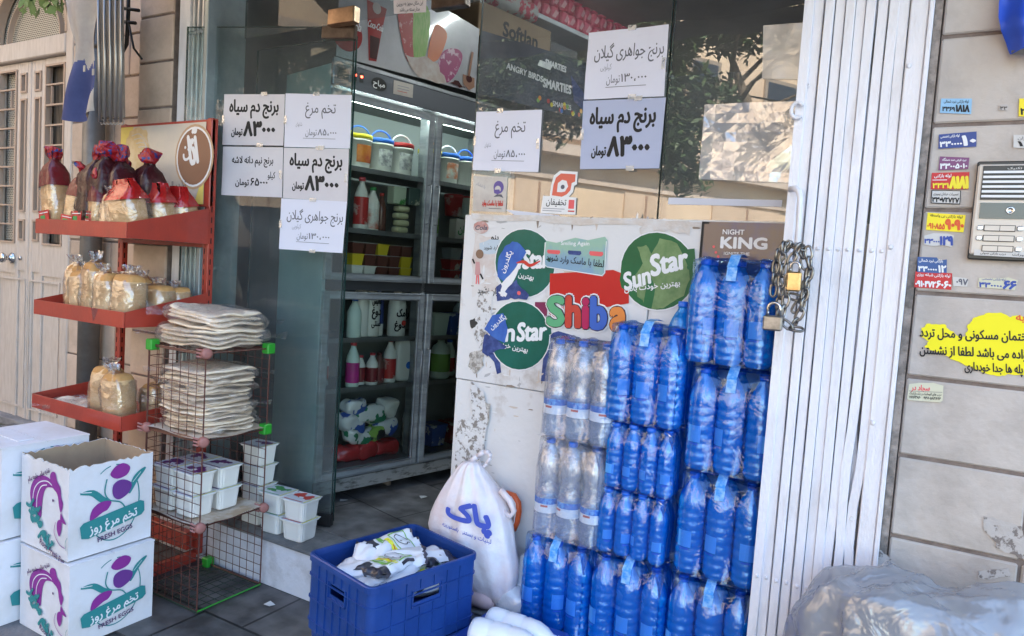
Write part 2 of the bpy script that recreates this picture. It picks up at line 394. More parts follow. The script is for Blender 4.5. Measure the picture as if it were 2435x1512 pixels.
# ================================================================ the setting
def brick_mat(name, c1, c2, mortar, bw, bh, ms=.008, rough=.55, off=.5, rot=0, bump=.3, stain=None):
    m = bpy.data.materials.new(name); m.use_nodes = True; t = m.node_tree; b = t.nodes['Principled BSDF']
    co = t.nodes.new('ShaderNodeTexCoord'); mp = t.nodes.new('ShaderNodeMapping'); t.links.new(co.outputs['Object'], mp.inputs[0]); mp.inputs['Rotation'].default_value[2] = rot
    br = t.nodes.new('ShaderNodeTexBrick'); br.inputs['Scale'].default_value = 1; br.inputs['Brick Width'].default_value = bw; br.inputs['Row Height'].default_value = bh; br.inputs['Mortar Size'].default_value = ms
    br.offset = off; br.inputs['Color1'].default_value = (*c1, 1); br.inputs['Color2'].default_value = (*c2, 1); br.inputs['Mortar'].default_value = (*mortar, 1)
    t.links.new(mp.outputs[0], br.inputs[0])
    n = t.nodes.new('ShaderNodeTexNoise'); n.inputs['Scale'].default_value = 9; n.inputs['Detail'].default_value = 8; t.links.new(co.outputs['Object'], n.inputs[0])
    r = t.nodes.new('ShaderNodeValToRGB'); r.color_ramp.elements[0].position = .35; r.color_ramp.elements[1].position = .7; r.color_ramp.elements[0].color = (.45, .43, .41, 1); r.color_ramp.elements[1].color = (1.3, 1.25, 1.2, 1); t.links.new(n.outputs[0], r.inputs[0])
    mx = t.nodes.new('ShaderNodeMixRGB'); mx.blend_type = 'MULTIPLY'; mx.inputs[0].default_value = 1; t.links.new(br.outputs[0], mx.inputs[1]); t.links.new(r.outputs[0], mx.inputs[2]); t.links.new(mx.outputs[0], b.inputs['Base Color'])
    b.inputs['Roughness'].default_value = rough
    k = t.nodes.new('ShaderNodeBump'); k.inputs['Strength'].default_value = bump; k.inputs['Distance'].default_value = .01; ad = t.nodes.new('ShaderNodeMath'); ad.operation = 'MULTIPLY_ADD'; ad.inputs[1].default_value = -1
    t.links.new(br.outputs['Fac'], ad.inputs[0]); t.links.new(n.outputs[0], ad.inputs[2]); t.links.new(ad.outputs[0], k.inputs['Height']); t.links.new(k.outputs[0], b.inputs['Normal'])
    return m
def struct(name, mb, **k): o = mb.build(name, **k); o['kind'] = 'structure'; return o
asph = M('asphalt', (.06, .06, .062), .9, c2=(.1, .098, .095), ns=30, bump=.4, bs=200)
pave = brick_mat('paving', (.1, .1, .105), (.135, .13, .132), (.026, .026, .028), .42, .3, .006, .5)
conc = M('pale_concrete', (.2, .195, .2), .85, c2=(.3, .29, .285), ns=9, bump=.4, bs=60)
gpave = M('kerb_paving', (.12, .12, .13), .85, c2=(.2, .19, .19), ns=5, bump=.4, bs=70)
struct('ground', MB().box(-60, 60, -60, 60, -.5, -.16, asph))
struct('sidewalk', MB().box(-9, 8, -.58, 0, -.3, 0, pave))
struct('kerb', MB().box(-9, 8, -.66, -.583, -.3, -.008, M('kerb_stone', (.035, .035, .038), .8, c2=(.09, .09, .09), ns=14, bump=.4)).box(-9, 8, -2.6, -.662, -.3, -.002, gpave))
struct('far_pavement', MB().box(-25, 25, -12, -7.5, -.3, .01, M('far_paving', (.4, .36, .3), .9, c2=(.5, .45, .38), ns=4)))
# doorstep and shop floor
stepm = M('whitewashed_step', (.66, .66, .72), .75, c2=(.42, .4, .42), ns=5, bump=.5, bs=25, thr=(.5, .72))
slate = brick_mat('shop_floor_tiles', (.16, .16, .17), (.22, .215, .22), (.03, .03, .03), .6, .45, .004, .35, rot=.25)
t = thing('doorstep', 'low whitewashed step running below the shop entrance', 'step', (0, 0, 0))
MB().box(-3.05, -.032, 0, .2, 0, .193, stepm).build('riser', t)
MB().box(-3.05, -.032, -.012, .2, .1945, .207, M('grey_slab', (.12, .12, .125), .5, c2=(.24, .235, .235), ns=6, bump=.3, bs=50), bev=.003).build('tread', t)
struct('floor', MB().box(-5, 1.2, .2, 4.6, 0, .21, slate))
dk = M('interior_wall', (.16, .17, .17), .7, c2=(.11, .115, .115), ns=2)
struct('wall_back', MB().box(-5, 1.2, 3.9, 4.1, .21, 3.2, dk))
struct('wall_left', MB().box(-3.62, -3.5, .3, 3.9, .21, 3.2, dk))
struct('wall_right', MB().box(.6, .7, .25, 3.9, .21, 3.2, dk))
struct('ceiling', MB().box(-5, 1.2, .2, 4.1, 3.2, 3.3, M('interior_ceiling', (.12, .12, .12), .8)))
# ---- stone walls
stone = M('stone_slab', (.53, .47, .425), .75, c2=(.35, .3, .265), ns=3.5, bump=.4, bs=28, thr=(.42, .7), detail=10)
stoneL = M('tan_stone_slab', (.6, .47, .375), .75, c2=(.42, .325, .25), ns=3, bump=.35, bs=28, thr=(.42, .66), detail=10)
mortar = M('mortar', (.24, .19, .165), .9, c2=(.16, .125, .11), ns=20, bump=.3)
patch = M('bare_patch', (.2, .17, .155), .9, c2=(.47, .43, .405), ns=38, thr=(.42, .47), detail=4, bump=.4)
JZ = [0, .15, .362, .574, .785, .998, 1.204, 1.42, 1.63, 1.841, 2.058, 2.27, 2.48, 2.7, 2.92, 3.14]
def stones(name, label, x0, x1, y, joints, m, deep=.35):
    mb = MB().box(x0+.002, x1-.002, y+.004, y+deep, 0, 3.14, mortar)
    for i in range(len(JZ)-1):
        xs = [x0]+[j for j in joints(i) if x0 < j < x1]+[x1]
        for a, b in zip(xs, xs[1:]):
            q = rnd.uniform(-.0015, .0015); mb.box(a+.004, b-.004, y+q-.004, y+.1, JZ[i]+.005, JZ[i+1]-.005, m, bev=.004)
    return mb.build(name, label=label, category='wall')
stones('stone_wall', 'pale stone slab wall to the right of the white gate', -.012, 3.4, 0, lambda i: [.27+.0, 1.05, 1.8] if i < 5 else [.66+.2*(i % 2), 1.5], stone)
MB().box(-.03, -.0125, .004, .3, 0, 3.14, M('rough_mortar', (.4, .33, .29), .95, c2=(.2, .17, .15), ns=30, bump=.8, bs=60)).build('mortar_edge', bpy.data.objects['stone_wall'])
stones('stone_pillar', 'narrow tan stone pillar between drainpipe and folded grey gate', -3.32, -3.06, 0, lambda i: [], stoneL)
stones('stone_wall', 'recessed tan stone wall beside the beige house door', -4.12, -3.32, .13, lambda i: [-4.1+.1*(i % 2), -3.72+.06*(i % 3)], stoneL)
for nm, pts in (('a', [(3240, 2050), (3290, 2052), (3330, 2075), (3420, 2160), (3440, 2180), (3400, 2170), (3350, 2120), (3345, 2175), (3290, 2150), (3240, 2080)]),
                ('b', [(3690, 1930), (3750, 1950), (3835, 1975), (3840, 2090), (3760, 2070), (3715, 2020), (3690, 1980)]),
                ('c', [(3665, 2145), (3790, 2120), (3785, 2160), (3700, 2170), (3668, 2165)]),
                ):
    cor = [WALL.at(p[0]*.634, p[1]*.634) for p in pts]; q = []
    for i in range(len(cor)):
        a, b = Vector(cor[i]), Vector(cor[(i+1) % len(cor)])
        for j in range(4): q.append(a.lerp(b, j/4)+Vector((rnd.uniform(-.004, .004), rnd.uniform(-.004, .004))))
    tr = geometry.tessellate_polygon([[Vector((p[0], p[1], 0)) for p in q]])
    o = MB().add([(p[0], -.0062, p[1]) for p in q], [tuple(f) for f in tr], patch).build('worn_patch', bpy.data.objects['stone_wall'])
# building above: shades the whole pavement
bw = M('upper_facade', (.42, .37, .32), .8, c2=(.36, .31, .27), ns=2)
t = thing('shop_building', 'storeys of the building above the shop front', 'building', (0, 1.5, 3.14))
MB().box(-12, 9, -1.5, 4, 0, 5.2, bw).build('wall', t)
MB().box(-12, -5.62, -1.15, 2, -3.14, -.001, bw).build('side_wall', t)
MB().box(-5.62, -4.5, -.9, 2, -3.14, -.001, bw).build('rear_wall', t)
# ---- house door at far left (plane y = .35)
Dy = .35
cream = M('cream_paint', (.6, .53, .47), .5, c2=(.52, .45, .39), ns=7, stretch=(6, 1, 1), bump=.1, bs=30)
edge = M('tan_frame_paint', (.46, .34, .26), .5)
lace = bpy.data.materials.new('patterned_net'); lace.use_nodes = True
_t = lace.node_tree; _b = _t.nodes['Principled BSDF']; _co = _t.nodes.new('ShaderNodeTexCoord'); _br = _t.nodes.new('ShaderNodeTexBrick'); _br.inputs['Scale'].default_value = 1
_br.inputs['Brick Width'].default_value = .022; _br.inputs['Row Height'].default_value = .012; _br.inputs['Mortar Size'].default_value = .0028; _br.offset = .5; _mp = _t.nodes.new('ShaderNodeMapping'); _mp.inputs['Rotation'].default_value[0] = rad(90)
_br.inputs['Color1'].default_value = (.05, .04, .032, 1); _br.inputs['Color2'].default_value = (.1, .08, .065, 1); _br.inputs['Mortar'].default_value = (.5, .47, .4, 1)
_t.links.new(_co.outputs['Object'], _mp.inputs[0]); _t.links.new(_mp.outputs[0], _br.inputs[0]); _t.links.new(_br.outputs[0], _b.inputs['Base Color'])
dark = M('dark_recess', (.045, .038, .032), .7, c2=(.16, .13, .1), ns=4, stretch=(30, 1, 1))
dr = thing('house_door', 'beige double metal house door with barred windows and arched fanlight', 'door', (-5.0, Dy, .2))
DX0, DX1 = -5.44, -4.56
def dz(v): return onY(100, v, Dy).z
mb = MB()
fr = MB(); fr.box(.44, .52, -.03, .12, 0, 3.1-.2, cream, bev=.006); fr.box(-.52, -.44, -.03, .12, 0, 2.9, cream, bev=.006); fr.box(-.4395, .4395, -.035, .1, 2.335, 2.45, cream, bev=.006); fr.box(-.5, .5, -.06, .3, -.02, .03, conc, bev=.004)
fr.build('frame', dr)
za = dz(168)-.2; zb = dz(216)-.2; zc = dz(230)-.2; zd = dz(505)-.2; ze = dz(523)-.2; zf = dz(575)-.2; zg = dz(656)-.2
for sgn in (1, -1):
    lf = MB(); X = lambda a, b: (min(a*sgn, b*sgn), max(a*sgn, b*sgn))
    cols = [(.004, .045), (.125, .165), (.395, .437)]
    for a, b in cols: lf.box(*X(a, b), 0, .045, .03, 2.33, cream, bev=.004)
    for a, b in ((.0455, .1245),):
        for z0, z1 in ((za+.0, 2.33), (zc, zb), (ze, zd), (zg+.02, zf)): lf.box(*X(a, b), .001, .044, z0, z1, cream)
    lf.box(*X(.1655, .3945), .001, .044, za+.03, 2.33, cream); lf.box(*X(.1655, .3945), .001, .044, zg, zf-.02, cream)
    lf.box(*X(.0455, .1245), .012, .044, .03, zg+.0195, cream); lf.box(*X(.1655, .3945), .012, .044, .03, zg-.0005, cream)
    o = lf.build('door_leaf', dr)
    tr = MB()
    def rim(x0, x1, z0, z1, d=.012):
        for q in ((x0, x1, z1-d, z1), (x0, x1, z0, z0+d)): tr.box(*X(q[0], q[1]), -.008, .02, q[2], q[3], edge)
        for q in ((x0, x0+d), (x1-d, x1)): tr.box(*X(*q), -.007, .02, z0+d+.0005, z1-d-.0005, edge)
    for z0, z1 in ((zb, za), (zd, zc), (zf, ze)): rim(.05, .12, z0, z1)
    rim(.17, .39, zf-.02, za+.03)
    n = 9
    for i in range(1, n):
        z = zf-.02+(za+.03-zf+.02)*i/n; tr.box(*X(.183, .377), -.005, .012, z-.005, z+.005, edge)
        if i % 2: tr.box(*X(.235, .243), -.004, .01, z+.006, z+(za-zf)/n-.004, edge)
    for x0, x1, z0, z1 in ((.02, .38, .1, zg-.03),):
        for q in ((x0, x1, z1-.012, z1), (x0, x1, z0, z0+.012)): tr.box(*X(q[0], q[1]), -.006, .0, q[2], q[3], cream)
        for q in ((x0, x0+.012), (x1-.012, x1)): tr.box(*X(*q), -.0055, .0, z0+.0125, z1-.0125, cream)
    tr.build('grille', o)
    MB().box(*X(.05, .12), .05, .056, zf, za, dark).box(*X(.17, .3), .05, .056, zf, za+.03, dark).box(*X(.3005, .39), .05, .056, zf, za+.03, lace).build('pane', o)
zk = dz(620)-.2
MB().lathe([(.034, 0), (.036, .008), (.02, .014), (.014, .03), (.014, .045), (.03, .05), (.033, .062), (.026, .074), (0.001, .076)], M('chrome', (.6, .6, .6), .18, 1), 20).build('handle', dr, True, loc=(-.19, -.001, zk)).rotation_euler = (rad(90), 0, 0)
MB().lathe([(.014, 0), (.014, .008), (.001, .009)], M('chrome', (.6, .6, .6), .2, 1), 14).build('lock', dr, True, loc=(-.09, -.001, zk+.005)).rotation_euler = (rad(90), 0, 0)
ar = MB(); N = 28
def arc(r, z0, squash=.93): return [(r*math.cos(math.pi*i/N), z0+r*squash*math.sin(math.pi*i/N)) for i in range(N+1)]
for r0, r1, m, y0, y1 in ((.425, .455, edge, -.03, .03), (.31, .318, edge, -.0, .03)):
    A, B = arc(r0, 2.46), arc(r1, 2.46)
    for i in range(N): ar.add([(A[i][0], y0, A[i][1]), (A[i+1][0], y0, A[i+1][1]), (B[i+1][0], y0, B[i+1][1]), (B[i][0], y0, B[i][1]), (A[i][0], y1, A[i][1]), (A[i+1][0], y1, A[i+1][1]), (B[i+1][0], y1, B[i+1][1]), (B[i][0], y1, B[i][1])], [(0, 1, 2, 3), (0, 4, 5, 1), (3, 2, 6, 7)], m)
ar.build('arch_ring', dr)
ar = MB(); A = arc(.44, 2.452); ar.prism(A, .04, .05, lace); ar.build('fanlight_pane', dr)
sp = MB(); O = arc(.456, 2.46)
for i in range(N): sp.add([(O[i][0], .01, O[i][1]), (O[i+1][0], .01, O[i+1][1]), (O[i+1][0], .01, 3.0), (O[i][0], .01, 3.0)], [(0, 1, 2, 3)], stoneL)
sp.build('spandrel', dr)
# ---- drainpipe
p = onY(221, 400, .06)
t = thing('drainpipe', 'grey metal drainpipe running down the tan stone wall', 'pipe', (p.x, .06, 0))
MB().tube([(0, 0, .0), (0, 0, 3.1)], .052, M('dull_zinc', (.2, .19, .18), .5, .4, c2=(.13, .12, .11), ns=4), 16).build('pipe', t, True)
for z in (.6, 1.55, 2.4): MB().tube([(0, 0, z), (0, 0, z+.03)], .056, M('dull_zinc', (0, 0, 0)), 16).build('collar', t, True)
# ---- folded awning cloth at left
aw = M('awning_cream', (.42, .39, .36), .8, c2=(.33, .3, .28), ns=6, bump=.3, bs=18); awb = M('awning_blue', (.035, .05, .16), .75, c2=(.05, .07, .2), ns=8)
t = thing('awning', 'folded shop awning of cream and blue cloth with metal rods', 'awning', (-3.55, -.2, 1.9))
def W(u, v, y=-.2): q = onY(u, v, y); return Vector((q.x+3.55, q.y+.2, q.z-1.9))
def fold(x0t, x0b, x1t, x1b, vt, vb, n, amp, m, y=-.2, top=2.95):
    """ribbed hanging cloth between two pixel edges, continued upward out of view"""
    g = MB()
    def f(a, b):
        T = W(x0t+(x1t-x0t)*a, vt, y); B = W(x0b+(x1b-x0b)*a, vb(a) if callable(vb) else vb, y); p = T.lerp(B, b)
        p.y += amp*math.sin(a*n*math.pi*2)*(.6+.4*b); return p
    g.grid(f, 40, 12, m); return g
g = MB(); _bc = [(145, 172), (160, 166), (172, 160), (184, 150), (195, 143), (201, 141), (204, 168), (209, 158), (214, 152), (221, 170), (227, 176), (231, 158), (240, 160)]
def cf(a, b):
    T_, B_ = W(168-50*max(0, 0), -60), None; v = -60+(282+10*math.sin(a*4.2)-8*a+60)*b; ul = 151 if v < 0 else 151+21*v/100 if v < 100 else 172-29*(v-100)/186; ur = 232+2*v/285; u = ul+(ur-ul)*a; p = W(u, v); p.y += .02*math.sin(a*9+b*3)*(.4+.8*b)+.006*math.sin(b*13+a*5); return p
n1, n2 = 70, 90
for j_ in range(n2):
    for i_ in range(n1):
        a0, a1, b0, b1 = i_/n1, (i_+1)/n1, j_/n2, (j_+1)/n2; v = -60+345*(b0+b1)/2; a_ = (a0+a1)/2; ul = 151 if v < 0 else 151+21*v/100 if v < 100 else 172-29*(v-100)/186; u = ul+(232+2*v/285-ul)*a_
        k_ = max(q for q in range(len(_bc)) if _bc[q][0] <= u) if u > 145 else 0; c0, c1 = _bc[k_], _bc[min(k_+1, len(_bc)-1)]; lim = c0[1]+(c1[1]-c0[1])*((u-c0[0])/max(c1[0]-c0[0], 1))
        g.add([cf(a0, b0), cf(a1, b0), cf(a1, b1), cf(a0, b1)], [(0, 1, 2, 3)], awb if v > lim and v < 232+(231-u)*1.7 else aw)
g.build('cloth', t, True)
g = MB()
for u, v, r in ((200, 163, 5), (221, 171, 6)): c = W(u, v, -.25); g.box(c.x-.008, c.x+.008, c.y-.001, c.y+.003, c.z-.014, c.z+.014, aw, bev=.001)
g.build('cloth_drop', t)
fold(234, 240, 290, 290, -60, 278, 4.5, .02, aw, -.19).build('pleated_cloth', t, True)
g = MB()
for u0, u1 in ((233, 238), (248, 251), (262, 264), (276, 276), (289, 288)): g.tube([W(u0, -60, -.215), W(u1, 290, -.215)], .007, M('rod_steel', (.35, .34, .33), .35, .8), 8)
g.build('rod', t, True)
g = MB(); ir = M('black_iron', (.03, .028, .027), .5, .3)
g.tube([W(305, -40, -.05), W(305, 30, -.05), W(301, 105, -.05), W(292, 122, -.05)], .009, ir); g.tube([W(305, 50, -.05), W(318, 115, -.05), W(337, 140, -.05)], .005, ir); g.tube([W(295, 20, -.05), W(330, 25, -.05)], .008, ir); g.tube([W(293, 52, -.05), W(322, 55, -.05)], .008, ir)
g.build('bracket', t, True)
g = MB(); 
for k in range(7):
    c = W(243+k*8, 290, -.2); g.tube([c+Vector((.012*math.cos(a), 0, .012*math.sin(a))) for a in [i*.785 for i in range(8)]], .0025, aw, 5, closed=True)
g.build('cord_loop', t)
ta = thing('awning', 'dark blue awning cloth stretched over the pavement above the shop window', 'awning', (-1.4, 0, 2.6))
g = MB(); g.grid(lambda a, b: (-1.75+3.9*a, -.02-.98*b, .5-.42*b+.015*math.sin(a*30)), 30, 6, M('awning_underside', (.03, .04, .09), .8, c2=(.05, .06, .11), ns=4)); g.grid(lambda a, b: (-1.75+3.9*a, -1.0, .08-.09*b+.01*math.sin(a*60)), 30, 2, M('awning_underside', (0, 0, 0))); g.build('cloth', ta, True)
# leaves of a vine above the door
lf = M('vine_leaf', (.07, .13, .03), .6, c2=(.12, .2, .05), ns=12)
g = MB()
for k in range(150):
    u_ = rnd.uniform(50, 152); q = onY(u_, rnd.uniform(-70, 12+22*abs(math.sin(u_*.09))), -.05+rnd.uniform(-.08, .05)); a = rnd.uniform(0, 6.28); s = rnd.uniform(.025, .05)
    d1 = Vector((math.cos(a), rnd.uniform(-.4, .4), math.sin(a)))*s; d2 = Vector((-math.sin(a), rnd.uniform(-.4, .4), math.cos(a)))*s*.6
    g.add([q-d1, q+d2*.8, q+d1, q-d2*.8], [(0, 1, 2), (0, 2, 3)], lf)
g.build('vine', label='green leaves hanging over the arch of the beige door', category='plant')
# ---- far left steel gate, folded (ribbed zinc)
zn = M('galvanised_steel', (.66, .66, .66), .4, .3, c2=(.5, .5, .51), ns=5, stretch=(3, 1, 1))
wz = M('grey_white_paint', (.76, .76, .78), .45, c2=(.62, .62, .64), ns=4, stretch=(4, 1, 1))
t = thing('folding_gate', 'folded galvanised gate of narrow ribs between stone pillar and glass', 'gate', (-3.04, 0, .2))
MB().box(0, .075, 0.01, .18, 0, 2.94, wz, bev=.003).build('jamb', t)
for k in range(7): 
    x = .08+k*.0165; MB().box(x, x+.011, .02+.01*(k % 2), .08, 0.02, 2.9, zn, bev=.002).build('slat', t)
MB().box(.196, .222, -.005, .2, 0, 2.94, M('blue_grey_post', (.3, .35, .37), .4, .3, c2=(.22, .26, .28), ns=6), bev=.003).build('post', t)
g = MB()
for k in range(12): x = .07+k*.0095; g.tube([(x, .012, 2.19), (x+.004, .004, 2.185), (x+.002, .002, 2.17)], .0022, M('rod_steel', (0, 0, 0)), 5)
g.build('hook_row', t)
# ================================================================ glazing
gl_l = glass('door_glass', (.86, .94, .93), 1.5, .0, dust_haze=.07)
gl_f = glass('side_window_glass', (.7, .84, .86), 1.45, 0, dust_haze=.05)
gl_r = glass('shop_window_glass', (.8, .84, .86), 1.6, .12, wav=.0, dust_haze=.08)
gl_t = glass('transom_glass', (.7, .75, .78), 1.45, .0, dust_haze=.08)
ge = M('glass_edge', (.02, .05, .045), .2)
def pane(name, label, x0, x1, z0, z1, m, y=.19, parent=None):
    g = MB(); g.quad((x0, y, z0), (x1, y, z0), (x1, y, z1), (x0, y, z1), m)
    for a, b in ((x0, x0+.003), (x1-.003, x1)): g.box(a, b, y+.0005, y+.009, z0, z1, ge)
    g.box(x0, x1, y+.0005, y+.009, z1-.003, z1, ge)
    return g.build(name, parent, label=label if not parent else None, category='window' if not parent else None)
pane('shop_window', 'fixed side pane of the shop front behind the open glass door', -2.86, -2.23, .212, 2.385, gl_f, .30)
pane('transom_window', 'dark glass strip above the glass door and entrance', -2.82, -1.52, 2.4, 3.14, gl_t)
pane('shop_window', 'left pane of the large shop window, price papers taped on', -1.513, -.773, 1.0, 3.14, gl_r)
pane('shop_window', 'right pane of the large shop window beside the white gate', -.767, -.02, 1.0, 3.14, gl_r)
ld = thing('glass_door', 'open frameless glass door covered in price papers', 'door', (-2.196, .25, 0), LEAF.a)
g = MB(); g.quad((-.805, 0, .215), (0, 0, .215), (0, 0, 2.405), (-.805, 0, 2.405), gl_l); g.box(-.003, 0, .0005, .01, .215, 2.405, ge); g.box(-.805, -.802, .0005, .01, .215, 2.405, ge); g.box(-.802, -.003, .0005, .01, 2.402, 2.405, ge); g.box(-.802, -.003, .0005, .01, .215, .218, ge)
g.build('pane', ld)
br = M('aged_brass', (.2, .15, .12), .35, .8, c2=(.12, .09, .075), ns=20)
MB().box(-.148, .005, -.012, .022, 2.35, 2.412, br, bev=.004).build('top_fitting', ld)
MB().box(-.062, .005, -.012, .022, .21, .27, M('steel_fitting', (.06, .06, .065), .3, .7), bev=.004).build('bottom_fitting', ld)
MB().box(-2.285, -2.135, .175, .215, 2.395, 2.462, M('lit_brass', (.45, .3, .2), .28, .85, c2=(.3, .2, .13), ns=14), bev=.004).build('door_fitting', label='brass clamp, coloured orange as lit, holding the transom glass over the door', category='clamp')  # orange light on the upper clamp is put into its brass colour
MB().box(-1.74, -1.58, .175, .215, 2.395, 2.44, br, bev=.004).build('door_fitting', label='second brass clamp further right on the transom glass edge', category='clamp')
# ---- counter panel below the window
pw = M('chipped_white_paint', (.7, .69, .7), .6, c2=(.5, .45, .42), ns=3.2, thr=(.57, .66), detail=12, bump=.3, bs=18)
pw2 = M('peeled_paper_edge', (.6, .53, .48), .85, c2=(.68, .66, .66), ns=12, bump=.4)
cb = thing('counter_panel', 'white painted panel below the shop window, chipped and covered in stickers', 'panel', (-1.515, .168, .205))
MB().box(0, 1.495, 0.006, .03, 0, .775, pw, bev=.002).build('lower_board', cb)
MB().box(0.0, .743, 0, .022, .778, 1.402, pw, bev=.002).build('upper_board', cb)
MB().box(.747, 1.495, 0.001, .022, .778, 1.402, pw, bev=.002).build('upper_board', cb)
BRD = Plane((0, .168), 0)
chip = M('bare_plaster', (.26, .235, .21), .9, c2=(.6, .57, .54), ns=60, thr=(.4, .6), detail=4, bump=.5)
chip2 = M('bare_brown', (.26, .23, .21), .9, c2=(.68, .67, .68), ns=34, thr=(.44, .49), detail=5, bump=.5)
def torn_patch(parent, pts, m, y=-.0025, jit=.004, sub=4, off=(-1.515, .205), name='worn_patch', pl=None):
    cor = [(pl or BRD).at(*p) for p in pts]; q = []
    for i in range(len(cor)):
        a, b = Vector(cor[i]), Vector(cor[(i+1) % len(cor)])
        for j in range(sub): q.append(a.lerp(b, j/sub)+Vector((rnd.uniform(-jit, jit), rnd.uniform(-jit, jit))))
    tr = geometry.tessellate_polygon([[Vector((p[0], p[1], 0)) for p in q]])
    return MB().add([(p[0]-off[0], y, p[1]-off[1]) for p in q], [tuple(f) for f in tr], m).build(name, parent)
for pts, m in (([(1120, 905), (1150, 935), (1160, 990), (1150, 1080), (1105, 1090), (1085, 1060), (1088, 1000), (1125, 985), (1118, 940)], chip2),
               ([(1085, 1030), (1120, 1000), (1145, 1100), (1130, 1160), (1090, 1200), (1082, 1100)], chip2),
               ([(1140, 950), (1165, 960), (1160, 1010), (1145, 1000)], chip),
               ([(1150, 700), (1172, 690), (1168, 780), (1158, 800), (1150, 760)], chip2),
               ([(1138, 700), (1160, 720), (1155, 800), (1140, 830), (1125, 790)], chip2),
               ([(1118, 760), (1132, 758), (1136, 772), (1122, 780)], M('black_hole', (.04, .04, .04), .8)),
               ([(1118, 865), (1127, 860), (1132, 875), (1120, 878)], M('black_hole', (0, 0, 0))),
               ([(1118, 840), (1150, 830), (1150, 870), (1128, 890), (1116, 870)], chip)):
    torn_patch(cb, pts, m, y=-.0028-.0002*rnd.random())
for pts in ([(1120, 508), (1400, 518), (1560, 522), (1668, 530), (1668, 540), (1550, 532), (1380, 535), (1250, 525), (1126, 525)], [(1500, 520), (1640, 527), (1640, 560), (1590, 548), (1540, 550), (1520, 535)], [(1520, 540), (1550, 532), (1560, 560), (1530, 575)]):
    torn_patch(cb, pts, pw2, y=-.0012-.0004*pts[0][0]/1000*(1+len(pts)/4), jit=.003)

# small chips, scratches and old glue all over the panel
_sc = [M('chip_brown', (.28, .22, .18), .9), M('chip_beige', (.62, .53, .46), .9), M('chip_grey', (.45, .44, .45), .9), M('glue_white', (.74, .73, .74), .6)]
for m_ in range(4):
    g = MB()
    for k in range(34):
        if k % 3 == 0: u, v = rnd.uniform(1120, 1175), rnd.uniform(520, 1190)
        elif k % 3 == 1: u, v = rnd.uniform(1120, 1660), rnd.choice([rnd.uniform(515, 545), rnd.uniform(885, 925)])
        else: u, v = rnd.uniform(1120, 1650), rnd.uniform(520, 1190)
        a, z = BRD.at(u, v); x = a+1.515; z -= .205
        if x > 1.45 or z < .02 or .74 < x < .75: continue
        L_ = rnd.uniform(.004, .022) if k % 3 else rnd.uniform(.004, .014); t_ = rnd.choice([0, 0, 1.57, .6]); n_ = rnd.randint(5, 8); P = []
        for i in range(n_):
            an = 2*math.pi*i/n_; r_ = rnd.uniform(.5, 1.1); p = (math.cos(an)*L_*r_*(1.6 if t_ != .6 else 1), math.sin(an)*L_*.35*r_); P.append((x+p[0]*math.cos(t_)-p[1]*math.sin(t_), -.0008-.0002*m_-.00004*(k % 5), z+p[0]*math.sin(t_)+p[1]*math.cos(t_)))
        if z < .775: P = [(p[0], p[1]+.006, p[2]) for p in P]
        g.add(P, [tuple(range(n_))], _sc[m_])
    g.build('flaked_paint', cb)['kind'] = 'stuff'
# ================================================================ papers and stickers
papA = M('old_paper', (.68, .65, .69), .85, c2=(.63, .59, .63), ns=3)
papB = M('new_paper', (.74, .74, .86), .85)
ink = M('black_ink', (.012, .012, .014), .6); ink2 = M('grey_ink', (.12, .12, .15), .7); ink3 = M('pale_ink', (.3, .3, .36), .7)
def paper(kind, px, plane, label, mat, off=.004, wav=.0025):
    s = Sheet('price_paper', label, 'sign', px, plane, mat, off=off, group='price papers taped to the shop glass', wav=wav)
    if kind == 'black':
        s.text('برنج دم سیاه', .5, .34, .33, ink, bold=.03, fit=.8); s.text('۸۳۰۰۰', .6, .81, .4, ink, bold=.045, fit=.5); s.text('تومان', .235, .8, .19, ink, bold=.03, fit=.18)
    elif kind == 'egg':
        s.text('تخم مرغ', .54, .35, .27, ink2, bold=.004, fit=.46); s.text('شانه‌ای'.replace('\u200c', ''), .22, .6, .1, ink3, fit=.1)
        s.text('تومان', .41, .77, .17, ink2, fit=.17); s.text('۸۵،۰۰۰', .65, .765, .17, ink2, bold=.008, fit=.28); s.rect(.29, .825, .78, .832, ink2)
    elif kind == 'gilan':
        s.text('برنج جواهری گیلان', .53, .4, .26, ink2, bold=.006, fit=.86); s.text('کیلویی', .26, .57, .12, ink3, fit=.14)
        s.text('تومان', .36, .77, .17, ink2, fit=.17); s.text('۱۳۰،۰۰۰', .62, .765, .17, ink2, bold=.008, fit=.32); s.rect(.27, .83, .78, .838, ink2)
    elif kind == 'half':
        s.text('برنج نیم دانه لاشه', .5, .33, .2, ink, bold=.02, fit=.68); s.text('کیلو', .82, .62, .18, ink, bold=.01, fit=.12); s.text('۱', .95, .6, .17, ink, bold=.01)
        s.text('۶۵۰۰۰', .62, .78, .22, ink, bold=.02, fit=.28); s.text('تومان', .34, .78, .18, ink, bold=.02, fit=.22)
    s.done()
    for cx, cy, a in ((.5, .0, 0), (.02, .5, 1), (.98, .55, 1), (.5, 1.0, 0)):
        if rnd.random() < .75:
            dx, dy = (.05, .035) if not a else (.02, .08); cx += rnd.uniform(-.2, .2)*(not a)
            MB().add([s.pt(cx-dx, cy-dy, 30), s.pt(cx+dx, cy-dy, 30), s.pt(cx+dx, cy+dy, 30), s.pt(cx-dx, cy+dy, 30)], [(0, 1, 2, 3)], tape_m).build('tape', s.o)
    return s.o
tape_m = film('clear_tape', (.9, .9, .92), .2, 30, .3, .2, milk=.5, mc=(.7, .7, .68))
paper('black', [(535, 225), (679, 225), (675, 347), (530, 345)], LEAF, 'paper with bold black rice price 83000, topmost left paper on the open glass door', papA)
